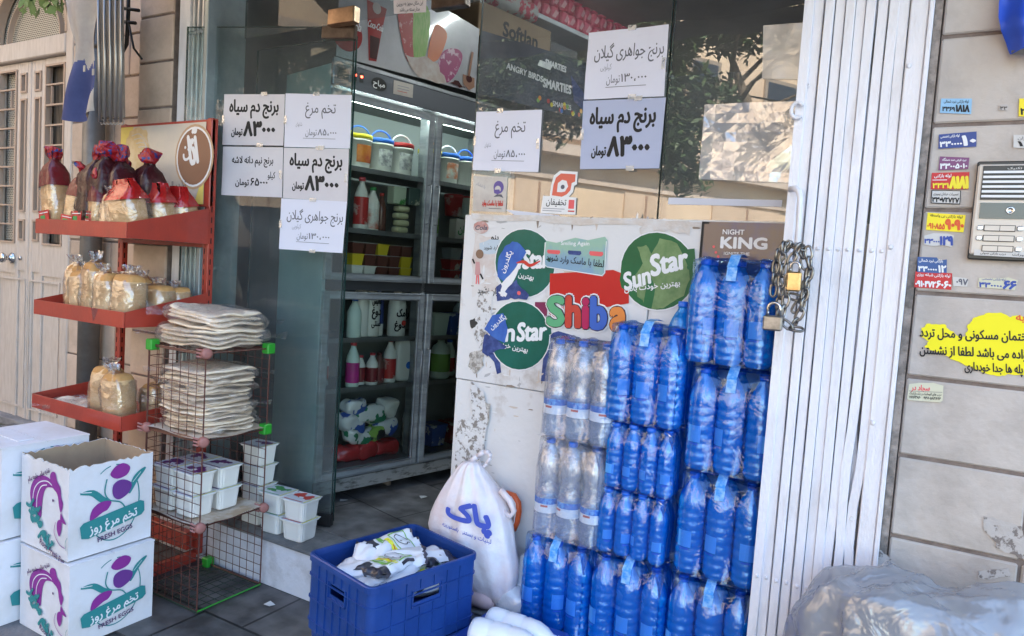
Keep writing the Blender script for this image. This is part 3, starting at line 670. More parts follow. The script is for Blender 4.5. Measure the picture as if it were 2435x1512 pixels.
paper('egg', [(681, 223), (838, 227), (833, 354), (677, 350)], LEAF, 'bluish paper with thin egg price text, topmost paper beside the door edge', papB, off=.005)
paper('half', [(532, 349), (675, 351), (672, 470), (528, 464)], LEAF, 'paper with small bold broken rice price 65000 on the glass door', papA)
paper('black', [(677, 352), (831, 355), (827, 481), (674, 471)], LEAF, 'paper with bold black rice price under the egg paper on the door', papA, off=.005)
paper('gilan', [(671, 472), (827, 480), (816, 602), (665, 592)], LEAF, 'lowest paper on the glass door, thin text and price 130000', papB, off=.006)
paper('egg', [(1135, 267), (1291, 262), (1282, 410), (1126, 405)], FAC, 'white egg price paper hanging alone above the round-logo sticker board', papB, off=.004, wav=.004)
paper('gilan', [(1402, 80), (1592, 60), (1580, 230), (1390, 238)], FAC, 'highest white paper on the large shop window, price 130000', papB, off=.004, wav=.006)
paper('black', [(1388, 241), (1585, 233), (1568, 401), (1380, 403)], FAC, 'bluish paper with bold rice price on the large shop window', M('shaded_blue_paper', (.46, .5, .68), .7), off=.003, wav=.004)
# tape bits on the papers
red = M('red_print', (.55, .04, .03), .5); blue = M('blue_print', (.03, .06, .32), .5); white = M('white_print', (.78, .78, .8), .5); grn = M('green_print', (.02, .2, .12), .45, coat=.3)
pink = M('pink_print', (.75, .12, .13), .5); yel = M('yellow_print', (.85, .72, .03), .5); cream_p = M('cream_sticker', (.62, .58, .54), .7, c2=(.5, .45, .42), ns=9)
s = Sheet('notice', 'small notice about cameras hanging from the transom glass', 'sign', [(934, -60), (1018, -66), (1014, 30), (938, 34)], FAC, papA, off=.004)
s.poly([(.08, .0), (.92, .0), (.92, .62), (.08, .62)], yel); s.text('این مکان مجهز به دوربین', .5, .8, .13, ink2, bold=.02, fit=.8); s.text('مدار بسته می باشد', .5, .95, .13, ink2, bold=.02, fit=.62); s.done()
s = Sheet('mask_notice', 'worn cream notice with a purple head wearing a face mask', 'sticker', [(1127, 418), (1207, 421), (1203, 505), (1124, 502)], FAC, cream_p, off=.003)
pur = M('purple_print', (.14, .1, .33), .6)
s.circ(.76, .3, .17, pur, ry=.18).circ(.74, .36, .1, cream_p).poly([(.62, .38), (.78, .36), (.84, .46), (.74, .5), (.64, .47)], pur).poly([(.62, .58), (.72, .5), (.86, .5), (.92, .6), (.8, .56)], ink2)
s.text('لطفا با ماسک وارد', .6, .82, .2, red, bold=.03, fit=.62).text('با تشکر', .22, .3, .12, ink3, rot=-20); s.rect(.5, .9, .88, .915, ink2); s.done()
s = Sheet('discount_sticker', 'red eye-shaped logo sticker with a small Persian name plate below', 'sticker', [(1302, 402), (1376, 407), (1370, 512), (1286, 508)], FAC, white, off=.004, base=False)
s.poly([(.2, .62), (.2, .35), (.24, .14), (.42, .02), (.98, .02), (.98, .3), (.9, .34), (.88, .48), (.76, .6), (.6, .66)], white)
s.poly([(.26, .58), (.27, .34), (.32, .18), (.46, .08), (.92, .08), (.92, .24), (.82, .28), (.8, .44), (.7, .54), (.56, .6)], M('coral_print', (.7, .15, .1), .5))
s.poly([(.4, .5), (.4, .3), (.52, .22), (.66, .24), (.72, .36), (.64, .48), (.54, .5)], white).circ(.56, .38, .05, ink2)
s.rect(.0, .6, .99, .99, white).text('تخفیفان', .42, .79, .2, ink, bold=.01, fit=.58).rect(.78, .66, .94, .86, pink).rect(.05, .87, .68, .885, ink3).rect(.05, .92, .6, .935, ink3).rect(.78, .9, .96, .93, red); s.done()
# round fruit juice stickers
grnd = M('sticker_green', (.004, .1, .065), .4, c2=(.008, .13, .1), ns=5, coat=.4); grn_o = M('faded_green', (.2, .3, .13), .6, c2=(.12, .21, .08), ns=14); grn_t = M('teal_green', (.02, .2, .19), .4, coat=.3)
def sunstar(cor, label, mat, y, wear=0, full=True, group='round green stickers'):
    s = Sheet('round_sticker', label, 'sticker', cor, BRD, white, off=y, base=False, group=group)
    s.circ(.5, .5, .5, white).circ(.5, .5, .485, mat)
    s.poly([(-.09, .62), (-.06, .48), (.1, .4), (.9, .22), (1.06, .2), (1.08, .42), (1.0, .5), (.2, .68), (.02, .76), (-.06, .72)], mat) if full else s.poly([(.85, .26), (1.05, .24), (1.07, .46), (.95, .52)], mat)
    if wear == 1:
        s.poly([(.2, .2), (.34, .18), (.42, .28), (.55, .08), (.8, .14), (.96, .4), (.98, .6), (.9, .8), (.6, .96), (.42, .98), (.46, .7), (.38, .5), (.3, .9), (.2, .82), (.12, .6), (.28, .4)], grn_o, torn=.012)
    if full: s.text('Sun', .2, .7, .3, white, bold=.035, shear=.2, rot=17, fit=.42); s.text('Star', .69, .5, .36, white, bold=.038, shear=.2, rot=15, fit=.56)
    else: s.text('Star', .72, .56, .36, white, bold=.04, shear=.15, rot=4, fit=.5).text('n', .33, .58, .36, white, bold=.035, shear=.15, rot=4, fit=.16)
    s.text('بهترین خودت باش' if full else 'بهترین خود', .42, .72 if full else .7, .1, white, bold=.02, rot=8 if full else -10); s.text('R', .98, .46, .06, white); s.circ(.985, .44, .03, mat, n=12)
    return s
cor = lambda u0, v0, u1, v1: [(u0, v0), (u1, v0+(u1-u0)*.03), (u1, v1+(u1-u0)*.03), (u0, v1)]
b1 = M('blue_scrap', (.03, .1, .42), .5, c2=(.05, .16, .5), ns=12); b2 = M('navy_scrap', (.02, .04, .17), .5, c2=(.06, .1, .3), ns=25)
s = sunstar(cor(1189, 541, 1308, 707), 'upper left round green sticker, half torn with a blue scrap over it', grnd, .0022, full=False)
s.poly([(.25, .2), (.42, .22), (.55, .34), (.38, .52), (.1, .78), (-.05, .7), (-.02, .42), (.1, .28)], b1, torn=.01); s.text('یگلدرون', .18, .5, .11, white, bold=.02, rot=65)
s.poly([(.05, .8), (.3, .6), (.42, .46), (.46, .5), (.3, .74), (.12, 1.0), (.02, .95)], white, torn=.012); s.stroke([(.35, .5), (.5, .48), (.62, .53), (.82, .46)], .05, red, taper=True)
s.poly([(.12, .92), (.34, .74), (.46, .86), (.6, .95), (.55, 1.03), (.3, 1.02)], b2, torn=.02); s.circ(.4, .93, .03, pink, n=10); s.done()
s = sunstar(cor(1170, 712, 1302, 879), 'lower left round green sticker with a blue scrap on its left side', grnd, .0026, full=False)
s.poly([(-.14, .42), (.02, .22), (.22, .18), (.3, .4), (.24, .62), (.02, .54)], b1, torn=.012); s.text('یگلدرون', .14, .34, .1, white, bold=.02, rot=35); s.poly([(-.15, .5), (.0, .5), (.28, .68), (.1, .72), (-.08, .82), (-.16, .74)], b2, torn=.02); s.done()
sunstar(cor(1487, 548, 1642, 737), 'right round green sticker with faded peeled patches and full white lettering', M('sticker_green_b', (.006, .1, .035), .4, c2=(.01, .13, .045), ns=5), .003, wear=1).done()
s = Sheet('torn_blue_label', 'narrow torn navy label at the edge of the lower round sticker', 'sticker', [(1150, 795), (1190, 795), (1192, 890), (1152, 888)], BRD, b2, off=.002, edge=[(.05, .0), (.5, .1), (.55, .35), (.9, .5), (1.0, .95), (.75, 1.0), (.6, .7), (.2, .5), (.0, .2)]); s.poly([(.2, .12), (.5, .16), (.4, .3)], pink).stroke([(.2, .42), (.6, .46), (.7, .52)], .03, white); s.done()
s = Sheet('torn_blue_label', 'torn navy label strip between the two left round stickers', 'sticker', [(1180, 668), (1260, 668), (1258, 712), (1178, 716)], BRD, b2, off=.0018, edge=[(0, .3), (.2, .05), (.5, .2), (.62, .0), (.98, .3), (.95, .75), (.6, .7), (.4, .95), (.05, 1)]); s.poly([(.1, .5), (.3, .4), (.34, .7), (.15, .8)], white, torn=.03).poly([(.5, .4), (.6, .35), (.64, .6), (.52, .62)], pink); s.done()
# red word sticker with coloured letters
s = Sheet('word_sticker', 'white and red sticker with fat multicoloured letters', 'sticker', [(1303, 648), (1500, 640), (1500, 802), (1300, 790)], BRD, white, off=.0035, base=False, group=None)
s.poly([(.03, .02), (.8, .0), (.98, .1), (.98, .5), (.5, .62), (.03, .78)], M('bright_red', (.52, .018, .016), .35, coat=.4))
L = [('S', .12, (.12, .4, .2), .19), ('h', .335, (.55, .06, .04), .15), ('i', .485, (.45, .02, .1), .045), ('b', .64, (.05, .13, .5), .16), ('a', .87, (.75, .25, .06), .16)]
for ch, x, c, f_ in L: s.text(ch, x, .88+.035*(x-.5), .68 if ch != 'S' else .66, white, bold=.1, fit=f_)
for ch, x, c, f_ in L: s.text(ch, x, .88+.035*(x-.5), .68 if ch != 'S' else .66, M('letter_line', (.05, .03, .05), .5), bold=.068, dk=4, fit=f_)
for ch, x, c, f_ in L: s.text(ch, x, .88+.035*(x-.5), .68 if ch != 'S' else .66, M('letter_'+ch, c, .35, coat=.4), bold=.048, dk=8, fit=f_)
s.done()
s = Sheet('rounded_notice', 'pale green rounded notice asking visitors to wear a mask', 'sticker', [(1296, 555), (1446, 552), (1441, 660), (1293, 644)], BRD, M('pale_green_notice', (.3, .48, .38), .45, c2=(.22, .36, .5), ns=3.5, thr=(.45, .55), coat=.3), off=.0042, edge=[(.0, .25), (.04, .2), (.2, .25), (.35, .18), (.5, .12), (.7, .18), (.96, .1), (1, .18), (.99, .9), (.95, .98), (.06, .9), (.01, .82)])
s.stroke([(.02, .24), (.005, .55), (.02, .84), (.06, .885), (.5, .93), (.94, .965), (.98, .9), (.985, .2)], .02, white, smooth=False)
s.text('Smiling Again', .5, .3, .13, white, bold=.015, fit=.45); s.text('لطفا با ماسک وارد شوید', .5, .74, .22, ink, bold=.012, fit=.92, rot=-3)
for x, c in ((.16, pink), (.5, b2), (.84, pink)): s.poly([(x-.1, .43), (x+.1, .44), (x+.11, .5), (x+.08, .54), (x-.09, .53), (x-.11, .48)], c)
s.done()
s = Sheet('round_sticker', 'small faded red and white round sticker in the top corner of the panel', 'sticker', [(1126, 526), (1162, 526), (1162, 556), (1126, 556)], BRD, M('faded_red', (.5, .25, .23), .6, c2=(.6, .52, .5), ns=20, thr=(.45, .6)), off=.002, edge=[(.5+.5*math.cos(i/3.2), .5+.5*math.sin(i/3.2)) for i in range(20)]); s.text('Cola', .5, .68, .5, ink2, bold=.03, fit=.8, shear=.3); s.done()
s = Sheet('blue_scrap', 'pale blue paper scrap with small Persian words on the panel', 'sticker', [(1140, 572), (1190, 566), (1186, 606), (1138, 604)], BRD, M('pale_blue_scrap', (.5, .58, .66), .8), off=.0012, edge=[(.0, .2), (.3, .1), (.5, .0), (1, .1), (.95, .9), (.5, 1), (.05, .9)]); s.text('وارد شوید', .62, .66, .34, ink, bold=.015, fit=.75); s.done()
s = Sheet('faded_poster', 'faded remains of a poster with broken Persian letters at the panel edge', 'sticker', [(1124, 556), (1190, 560), (1186, 715), (1120, 712)], BRD, M('faded_poster', (.6, .5, .46), .85, c2=(.68, .65, .64), ns=9, thr=(.4, .6)), off=.0006, edge=jag([(.1, .0), (.9, .06), (1, .4), (.8, .6), (1, .75), (.7, .98), (.3, .9), (.05, .95), (0, .4)], 4, .03))
s.text('بنو', .8, .07, .13, ink, bold=.03).text('وارد نشوید', .6, .9, .13, ink, bold=.02, fit=.72).poly([(.14, .42), (.28, .42), (.33, .62), (.12, .62)], M('rose', (.55, .3, .3), .7)).stroke([(.02, .38), (.1, .45)], .03, ink, smooth=False).stroke([(.32, .6), (.42, .68)], .03, ink, smooth=False).circ(.28, .3, .07, M('rust_print', (.25, .15, .1), .8)).stroke([(.2, .62), (.18, .76)], .02, pink, smooth=False).stroke([(.25, .62), (.28, .76)], .02, pink, smooth=False); s.done()
s = Sheet('navy_poster', 'navy poster strip partly hidden by the clear water bottles', 'sticker', [(1298, 785), (1450, 795), (1450, 915), (1286, 906)], BRD, b2, off=.001, edge=[(.0, .1), (.2, .0), (.55, .1), (.62, .2), (1, .2), (1, 1), (0, 1)]); s.poly([(.6, .02), (.98, .05), (.98, .4), (.7, .35)], M('white_scrap', (.66, .65, .66), .7), torn=.03).rect(0, .36, .5, .38, white); s.done()
s = Sheet('purple_label', 'small purple label behind the left round stickers', 'sticker', [(1272, 718), (1302, 718), (1300, 760), (1270, 760)], BRD, M('plum_print', (.2, .02, .08), .5), off=.0008); s.done()
# dark poster with white latin words
s = Sheet('framed_poster', 'dark brown and blue poster with white capitals behind the water packs', 'poster', [(1670, 527), (1884, 532), (1880, 700), (1656, 690)], BRD, M('poster_brown', (.12, .085, .085), .3, c2=(.03, .07, .3), ns=5, thr=(.45, .75), coat=.5), off=.006, bulge=.002)
s.rect(0, 0, 1, .035, ink); s.rect(0, .035, .03, 1, ink)
s.text('NIGHT', .37, .175, .1, white, bold=.02, fit=.24).text('KING', .49, .37, .22, white, bold=.05, fit=.5).text('IGNITE THE', .42, .47, .06, white, bold=.01, fit=.28)
for x, y in ((.16, .36), (.19, .44), (.22, .5)): s.circ(x, y, .02, pink, n=10)
s.done()
# clear sleeves on the right window
slv = film('clear_sleeve', (.95, .96, .98), .3, 7, .22, .05, milk=.36, mc=(.85, .86, .95))
s = Sheet('plastic_sleeve', 'crinkled clear plastic sleeve stuck on the right window pane', 'sleeve', [(1677, 250), (1898, 243), (1888, 436), (1664, 428)], FAC, slv, off=.006, wav=.01); s.done()
s = Sheet('paper_sheet', 'pale sheet stuck high on the right window pane', 'sheet', [(1815, 62), (1915, 55), (1908, 190), (1812, 188)], FAC, film('pale_sheet', (.9, .9, .88), .3, 8, .1, .3, milk=.35), off=.004, wav=.002); s.done()
for pts, lab in (([(1590, 470), (1860, 476), (1858, 492), (1588, 486)], 'long strip of white tape above the panel by the dark poster'), ([(1200, 498), (1330, 512), (1330, 524), (1240, 520)], 'short blue-white tape strip above the green round stickers')):
    s = Sheet('tape_strip', lab, 'tape', pts, FAC, M('white_tape', (.6, .62, .72), .5), off=.003); s.done()
# ---- stickers on the stone wall
def stk(name, label, px, mat, lines, off=.0068, cat='sticker', edge=None, group='small phone number stickers on the stone wall'):
    s = Sheet(name, label, cat, px, WALL, mat, off=off, group=group, wav=.0006, edge=edge)
    for L in lines:
        if L[0] == 'r': s.rect(*L[1:])
        else: s.text(L[0], L[1], L[2], L[3], L[4], bold=L[5], fit=L[6])
    return s.done()
lb = M('sky_sticker', (.28, .5, .72), .5); nv = M('navy_sticker', (.03, .06, .25), .45); pl_ = M('plum_sticker', (.2, .06, .17), .45); rd = M('red_sticker', (.55, .02, .025), .45); wh = M('pale_sticker', (.6, .58, .56), .6); yl = M('yellow_sticker', (.9, .72, .02), .5); bl2 = M('denim_sticker', (.04, .1, .28), .5); crm = M('ivory_sticker', (.62, .6, .45), .6); ry = M('orange_red', (.7, .1, .02), .5); bi = M('blue_ink', (.03, .07, .35), .5)
stk('phone_sticker', 'sky blue phone number sticker, highest beside the white gate', [(2237, 236), (2310, 236), (2308, 273), (2234, 270)], lb, [('لوله بازکنی نبرد شمالی', .5, .28, .26, ink, .01, .8), ('۳۳۶۹', .27, .86, .42, ink, .04, .4), ('۱۸۱۸', .72, .86, .62, ink, .05, .42)])
stk('phone_sticker', 'navy blue sticker with large white digits ending in ten', [(2232, 321), (2321, 314), (2320, 350), (2230, 355)], nv, [('لوله بازکنی تخصصی', .3, .25, .24, white, .02, .5), ('۳۳۰۰۰۰', .33, .88, .5, white, .05, .58), ('۱۰', .8, .86, .9, white, .06, .34)])
stk('phone_sticker', 'plum sticker just above the red and yellow one', [(2234, 373), (2304, 376), (2301, 403), (2230, 406)], pl_, [('نبرد فرعی صد دستگاه', .5, .3, .26, white, .02, .8), ('۳۳۰۰۵۰۱۰', .5, .9, .55, white, .05, .9)])
stk('phone_sticker', 'bright red sticker with fat yellow digits', [(2215, 412), (2304, 410), (2302, 451), (2212, 451)], rd, [('لوله بازکنی', .3, .27, .26, white, .02, .45), ('r', .03, .42, .42, .46, white), ('۳۳۳۱', .26, .92, .42, yel, .04, .42), ('۸۱۸۱', .74, .92, .95, yel, .06, .46)])
stk('phone_sticker', 'white sticker in a black outline under the red and yellow one', [(2214, 453), (2284, 454), (2282, 487), (2212, 484)], ink, [('r', .03, .05, .97, .94, wh), ('تعمیرات خیابان پیروزی', .5, .35, .26, ink, .01, .85), ('۳۳۰۷۲۷۲۷', .5, .88, .5, ink, .04, .9)])
stk('phone_sticker', 'yellow sticker with orange red digits', [(2205, 506), (2295, 512), (2290, 553), (2201, 547)], yl, [('لوله بازکنی بی واسطه', .5, .2, .22, ink, .01, .85), ('۰۹۱۰۸۵۵', .26, .9, .45, ry, .04, .46), ('۹۰۹۰', .74, .86, .78, ry, .06, .46)])
stk('phone_sticker', 'white torn sticker with blue digits below the yellow one', [(2198, 555), (2268, 554), (2265, 588), (2194, 584)], wh, [('۳۳۰۰۰', .28, .8, .5, bi, .05, .5), ('۱۲۹', .76, .85, .85, bi, .06, .42)], edge=[(0, .2), (.3, .0), (.8, .05), (1, .2), (.95, 1), (.7, .9), (.3, 1), (.02, .9)])
stk('phone_sticker', 'denim blue sticker directly above the wide red one', [(2181, 611), (2252, 613), (2250, 651), (2180, 647)], bl2, [('بازکنی نبرد شمالی', .45, .3, .26, white, .02, .8), ('۳۳۰۰۰۰', .35, .92, .46, white, .05, .62), ('۱۲', .84, .92, .6, white, .05, .24)], edge=[(0, 0), (.65, .0), (.72, .2), (.98, .1), (1, 1), (0, 1)])
stk('phone_sticker', 'wide red sticker with white digits', [(2176, 645), (2263, 650), (2261, 689), (2173, 683)], rd, [('لوله بازکنی شبانه روزی', .5, .25, .24, white, .02, .9), ('۰۹۱۰۴۷۲', .3, .92, .5, white, .05, .54), ('۶۰۶۰', .79, .92, .6, white, .05, .38)])
stk('phone_sticker', 'faded white torn scrap with digits beside the wide red sticker', [(2264, 655), (2302, 657), (2300, 683), (2262, 680)], wh, [('۰۹۷', .62, .8, .75, ink2, .04, .7)], edge=[(0, .1), (.9, .2), (1, .5), (.95, .95), (.1, 1)])
stk('phone_sticker', 'ivory sticker with navy digits below the intercom', [(2325, 655), (2420, 661), (2414, 690), (2323, 684)], crm, [('لوله بازکنی تخصصی', .4, .3, .26, bi, .01, .6), ('۳۳۰۰۰۰', .33, .92, .56, bi, .05, .58), ('۶۶', .82, .92, .9, bi, .06, .3)], edge=[(.02, .2), (.6, .1), (.75, .0), (1, .2), (.97, 1), (.0, .95)])
stk('phone_sticker', 'yellow sticker cut off by the edge of the photo', [(2422, 236), (2470, 236), (2470, 280), (2420, 278)], yl, [('۲', .2, .9, .5, ink, .05, None)])
stk('phone_sticker', 'grey worn sticker left of the photo edge above the intercom', [(2408, 322), (2460, 322), (2460, 356), (2408, 352)], wh, [('۱۰', .5, .85, .5, ink, .05, .6), ('تهران', .5, .35, .3, ink2, .01, .6)])
stk('card_sticker', 'ivory business card sticker with red title, lowest on the wall', [(2158, 908), (2246, 910), (2240, 956), (2156, 950)], crm, [('سجاد در', .36, .42, .4, pink, .03, .5), ('درب های اتوماتیک و جک پارکینگ', .5, .66, .18, ink, .01, .88), ('۷۷۱۶۳۸۶۰  ۰۹۳۸۰۵۸۳۸۹۳', .5, .88, .2, ink, .02, .88), ('r', .04, .47, .96, .49, ink2)], edge=[(.04, .1), (.3, .02), (.7, .0), (.97, .14), (1, .9), (.94, 1), (.05, 1), (0, .9)], group=None)
s = stk('torn_notice', 'torn bright yellow notice with large black Persian lines', [(2180, 735), (2520, 745), (2520, 900), (2180, 880)], M('notice_yellow', (.86, .76, .01), .6), [('به', .735, .13, .16, ry, .03, None),
    ('ختمان مسکونی و محل تردد', .4, .44, .2, ink, .025, .76), ('نواده می باشد لطفا از نشستن', .41, .72, .2, ink, .025, .78), ('روی پله ها جدا خودداری', .6, .95, .19, ink, .022, .5)], off=.0066, cat='notice', group=None,
    edge=jag([(.03, .3), (.06, .28), (.08, .22), (.13, .24), (.2, .22), (.25, .33), (.3, .4), (.35, .42), (.37, .3), (.38, .2), (.42, .12), (.5, .03), (.6, .02), (.66, .08), (.72, .05), (.8, .1), (1, .08), (1, .98), (.8, .98), (.66, .98), (.6, 1.02), (.52, 1.0), (.45, .95), (.36, .88), (.25, .78), (.2, .72), (.12, .66), (.05, .62), (.09, .52), (.04, .44)], 4, .009))
stk('scribble', 'small black handwritten mark between the blue and yellow stickers', [(2375, 250), (2395, 250), (2395, 264), (2375, 264)], M('pale_patch', (.5, .46, .44), .8), [('۳۳', .5, .9, .8, ink, .02, .8)], cat='mark', group=None)
# ---- intercom
ic = thing('intercom', 'beige and black door intercom panel with call buttons on the stone wall', 'intercom', tuple(WALL.w(*WALL.at(2322, 395), .004)), 0)
q = WALL.at(2322, 395); hz = q[1]-WALL.at(2314, 606)[1]; wid = .145
icm = M('champagne_plastic', (.62, .54, .47), .35, coat=.3); blk = M('black_plastic', (.025, .023, .022), .3)
MB().box(.002, wid, -.022, 0, -hz, 0, icm, bev=.004).build('body', ic)
MB().box(.0, wid+.004, -.018, -.001, -hz-.012, .008, blk, bev=.003).build('back_box', ic)
g = MB().box(.012, wid-.004, -.0245, -.021, -.085, -.004, blk)
for k in range(6): g.box(.014, wid-.004, -.027, -.024, -.022-k*.0115, -.0165-k*.0115, white)
g.build('speaker_grille', ic)
g = MB().box(.014, wid-.004, -.0245, -.021, -.13, -.092, M('smoked_window', (.05, .04, .035), .15, coat=.5)); g.build('camera_window', ic)
MB().lathe([(.009, 0), (.009, .002), (.006, .0025), (.005, .0008), (.001, .0005)], M('chrome', (0, 0, 0)), 20).build('camera_lens', ic, True, loc=(.075, -.0247, -.11)).rotation_euler = (rad(90), 0, 0)
for k in range(3):
    z = -.146-k*.0245
    for x in ((.012, .092) if k < 2 else (.092,)): MB().box(x, x+.014, -.027, -.021, z-.013, z, M('chrome_button', (.7, .7, .7), .25, .6), bev=.003).build('button', ic)
    MB().box(.0265, .0895, -.0245, -.0215, z-.014, z+.001, ink).box(.028, .058, -.0255, -.024, z-.0125, z-.0005, icm).box(.0592, .088, -.0255, -.024, z-.0125, z-.0005, icm).build('name_plate', ic)
s = Sheet('label_strip', '', '', [(q[0]+.012, q[1]-hz+.012), (q[0]+.14, q[1]-hz+.01), (q[0]+.14, q[1]-hz-.004), (q[0]+.012, q[1]-hz-.002)], WALL, wh, off=.0275, parent=ic); s.text('درب بازکن صوتی', .3, .7, .5, ink, .02, .4).text('تعمیرات', .75, .7, .5, ink, .02, .3); s.done()
s = Sheet('brand_plate', '', '', [(q[0]+.055, q[1]-.006), (q[0]+.095, q[1]-.006), (q[0]+.095, q[1]-.0145), (q[0]+.055, q[1]-.0145)], WALL, blk, off=.029, parent=ic); s.text('تکنیک', .5, .8, .8, wh, .02, .7); s.done()
# ---- blue banner cloth top right
t = thing('banner', 'bright blue cloth banner hanging into the top right corner', 'banner', (.16, -.03, 1.95))
g = MB()
bx = [(2398, -80), (2376, 0), (2374, 40), (2380, 72), (2396, 95), (2404, 118), (2408, 126), (2440, 118), (2480, 100), (2540, 96), (2540, -80)]
def W2(u, v, y): p = onY(u, v, y); return Vector((p.x-.16, p.y+.03, p.z-1.95))
lft = [(2392, -80), (2376, 0), (2374, 40), (2380, 70), (2394, 92), (2404, 122)]
def bf(a, b):
    i = min(int(b*5), 4); k = b*5-i; u0 = lft[i][0]*(1-k)+lft[i+1][0]*k; v0 = lft[i][1]*(1-k)+lft[i+1][1]*k; v1 = v0-10*a
    p = W2(u0+(2560-u0)*a, v1, -.06); p.y += .018*math.sin(a*13+b*2)*(.4+b)+.01*math.sin(b*9); return p
g.grid(bf, 30, 20, M('royal_blue_cloth', (.02, .07, .5), .5, c2=(.03, .1, .6), ns=5, bump=.2, bs=20)); g.build('cloth', t, True)
g = MB(); g.grid(lambda a, b: W2(2404+150*a, 120-8*a+10*b*(1-a*.3), -.05+.02*b), 10, 2, M('banner_hem', (.3, .28, .25), .7)); g.build('hem', t, True)
# ================================================================ white folding gate at right
gw = M('white_gloss_paint', (.77, .77, .83), .38, c2=(.6, .58, .6), ns=7, bump=.3, bs=90, coat=.25, thr=(.5, .8), stretch=(2, 2, .6))
gt = thing('folding_gate', 'white painted folding gate of vertical bars, pushed against the stone wall', 'gate', (-.335, -.05, .2))
xs = [0.0, .0305, .060, .088, .116, .144, .172, .2, .228, .2545]
for i, x in enumerate(xs):
    lean = rnd.uniform(-.003, .003); y = .004*(i % 2)+rnd.uniform(0, .005); wd = .0245 if i else .0275
    g = MB()
    for a, b in ((0, 1.35), (1.35, 2.95)):
        xa = x+lean*a/3; 
    vs = []
    for z in [-.19+.105*q for q in range(31)]:
        xo = x+lean*math.sin(z*1.1+i)+(.004*math.sin(z*2.3+i*2.1) if i > 7 else 0)-(.014*math.exp(-((z-.6)/.1)**2)+.008*math.exp(-((z-.28)/.09)**2) if i == 9 else 0)-(.007*math.exp(-((z-.72)/.12)**2)+.004*math.exp(-((z-1.75)/.2)**2) if i == 8 else 0)-(.006*math.exp(-((z-.45)/.12)**2) if i == 7 else 0)
        vs.append([(xo, y, z), (xo+wd-.002, y, z), (xo+wd, y+.002, z), (xo+wd, y+.026, z), (xo+wd-.003, y+.026, z), (xo+wd-.003, y+.004, z), (xo+.003, y+.004, z), (xo+.003, y+.026, z), (xo, y+.026, z)])
    g.loft(vs, gw, cap=(True, True))
    for zr in (.405, .9-.02*0, 1.32, 1.73, 2.0): 
        if zr in (.405, 1.32): g.lathe([(.0055, 0), (.005, .002), (.003, .0038), (.0005, .0042)], gw, 10)
    b = g.build('slat', gt)
    # rivet heads
    g = MB()
    for zr in (.405, 1.32): 
        xo = x+lean*math.sin(zr*1.1+i)+(.004*math.sin(zr*2.3+i*2.1) if i > 7 else 0)
        g.tube([(xo+wd/2, y+.001, zr), (xo+wd/2, y-.003, zr), (xo+wd/2, y-.0045, zr)], [.006, .0055, .002], gw, 10)
    g.build('rivet', b, True)
for i in range(9):   # lattice strips between the bars
    x = xs[i]+.012; g = MB()
    for z0, z1, s in ((-.1, .4, 1), (.4, .88, -1), (.95, 1.32, 1), (1.34, 1.8, -1), (1.85, 2.4, 1)):
        dx = .02 if i < 7 else .034
        a, b2_ = (x, x+dx) if s > 0 else (x+dx, x); g.add([(a-.009, .03, z0), (a+.009, .03, z0), (b2_+.009, .03, z1), (b2_-.009, .03, z1), (a-.009, .034, z0), (a+.009, .034, z0), (b2_+.009, .034, z1), (b2_-.009, .034, z1)], [(0, 1, 2, 3), (4, 7, 6, 5), (0, 3, 7, 4), (1, 5, 6, 2)], gw)
    g.build('lattice_strip', gt)
g = MB(); g.box(.2805, .325, .0, .05, -.19, 2.95, gw, bev=.003).box(.3255, .338, -.006, .05, -.19, 2.95, gw, bev=.002); g.build('side_post', gt)
g = MB()
for zr in (.42, .88, 1.33, 1.78): g.tube([(.29, .0, zr), (.29, -.004, zr), (.29, -.005, zr)], [.007, .006, .002], gw, 10)
for z, x in ((2.02, .045), (.62, .262), (.33, .268), (1.75, .03)): g.tube([(x+.006*math.cos(a), .006, z+.006*math.sin(a)) for a in [i*.785 for i in range(8)]], .0022, gw, 5, closed=True)
g.build('rivet', gt, True)
gt.scale = (.9, 1, 1)
# handle and ring
hq = lambda u, v, y: Vector((onY(u, v, y).x+.335, y+.05, onY(u, v, y).z-.2))
g = MB(); g.tube([hq(1880, 450, -.06), hq(1893, 448, -.085), hq(1903, 455, -.1), hq(1907, 470, -.1), hq(1904, 540, -.1), hq(1897, 606, -.1), hq(1893, 614, -.08)], .0085, gw, 10); g.build('handle', gt, True)
c = hq(1896, 262, -.06); g = MB(); g.tube([c+Vector((.017*math.cos(a), -.002*math.sin(a), .02*math.sin(a))) for a in [i*.35+.6 for i in range(15)]], .0055, gw, 8); g.build('ring', gt, True)
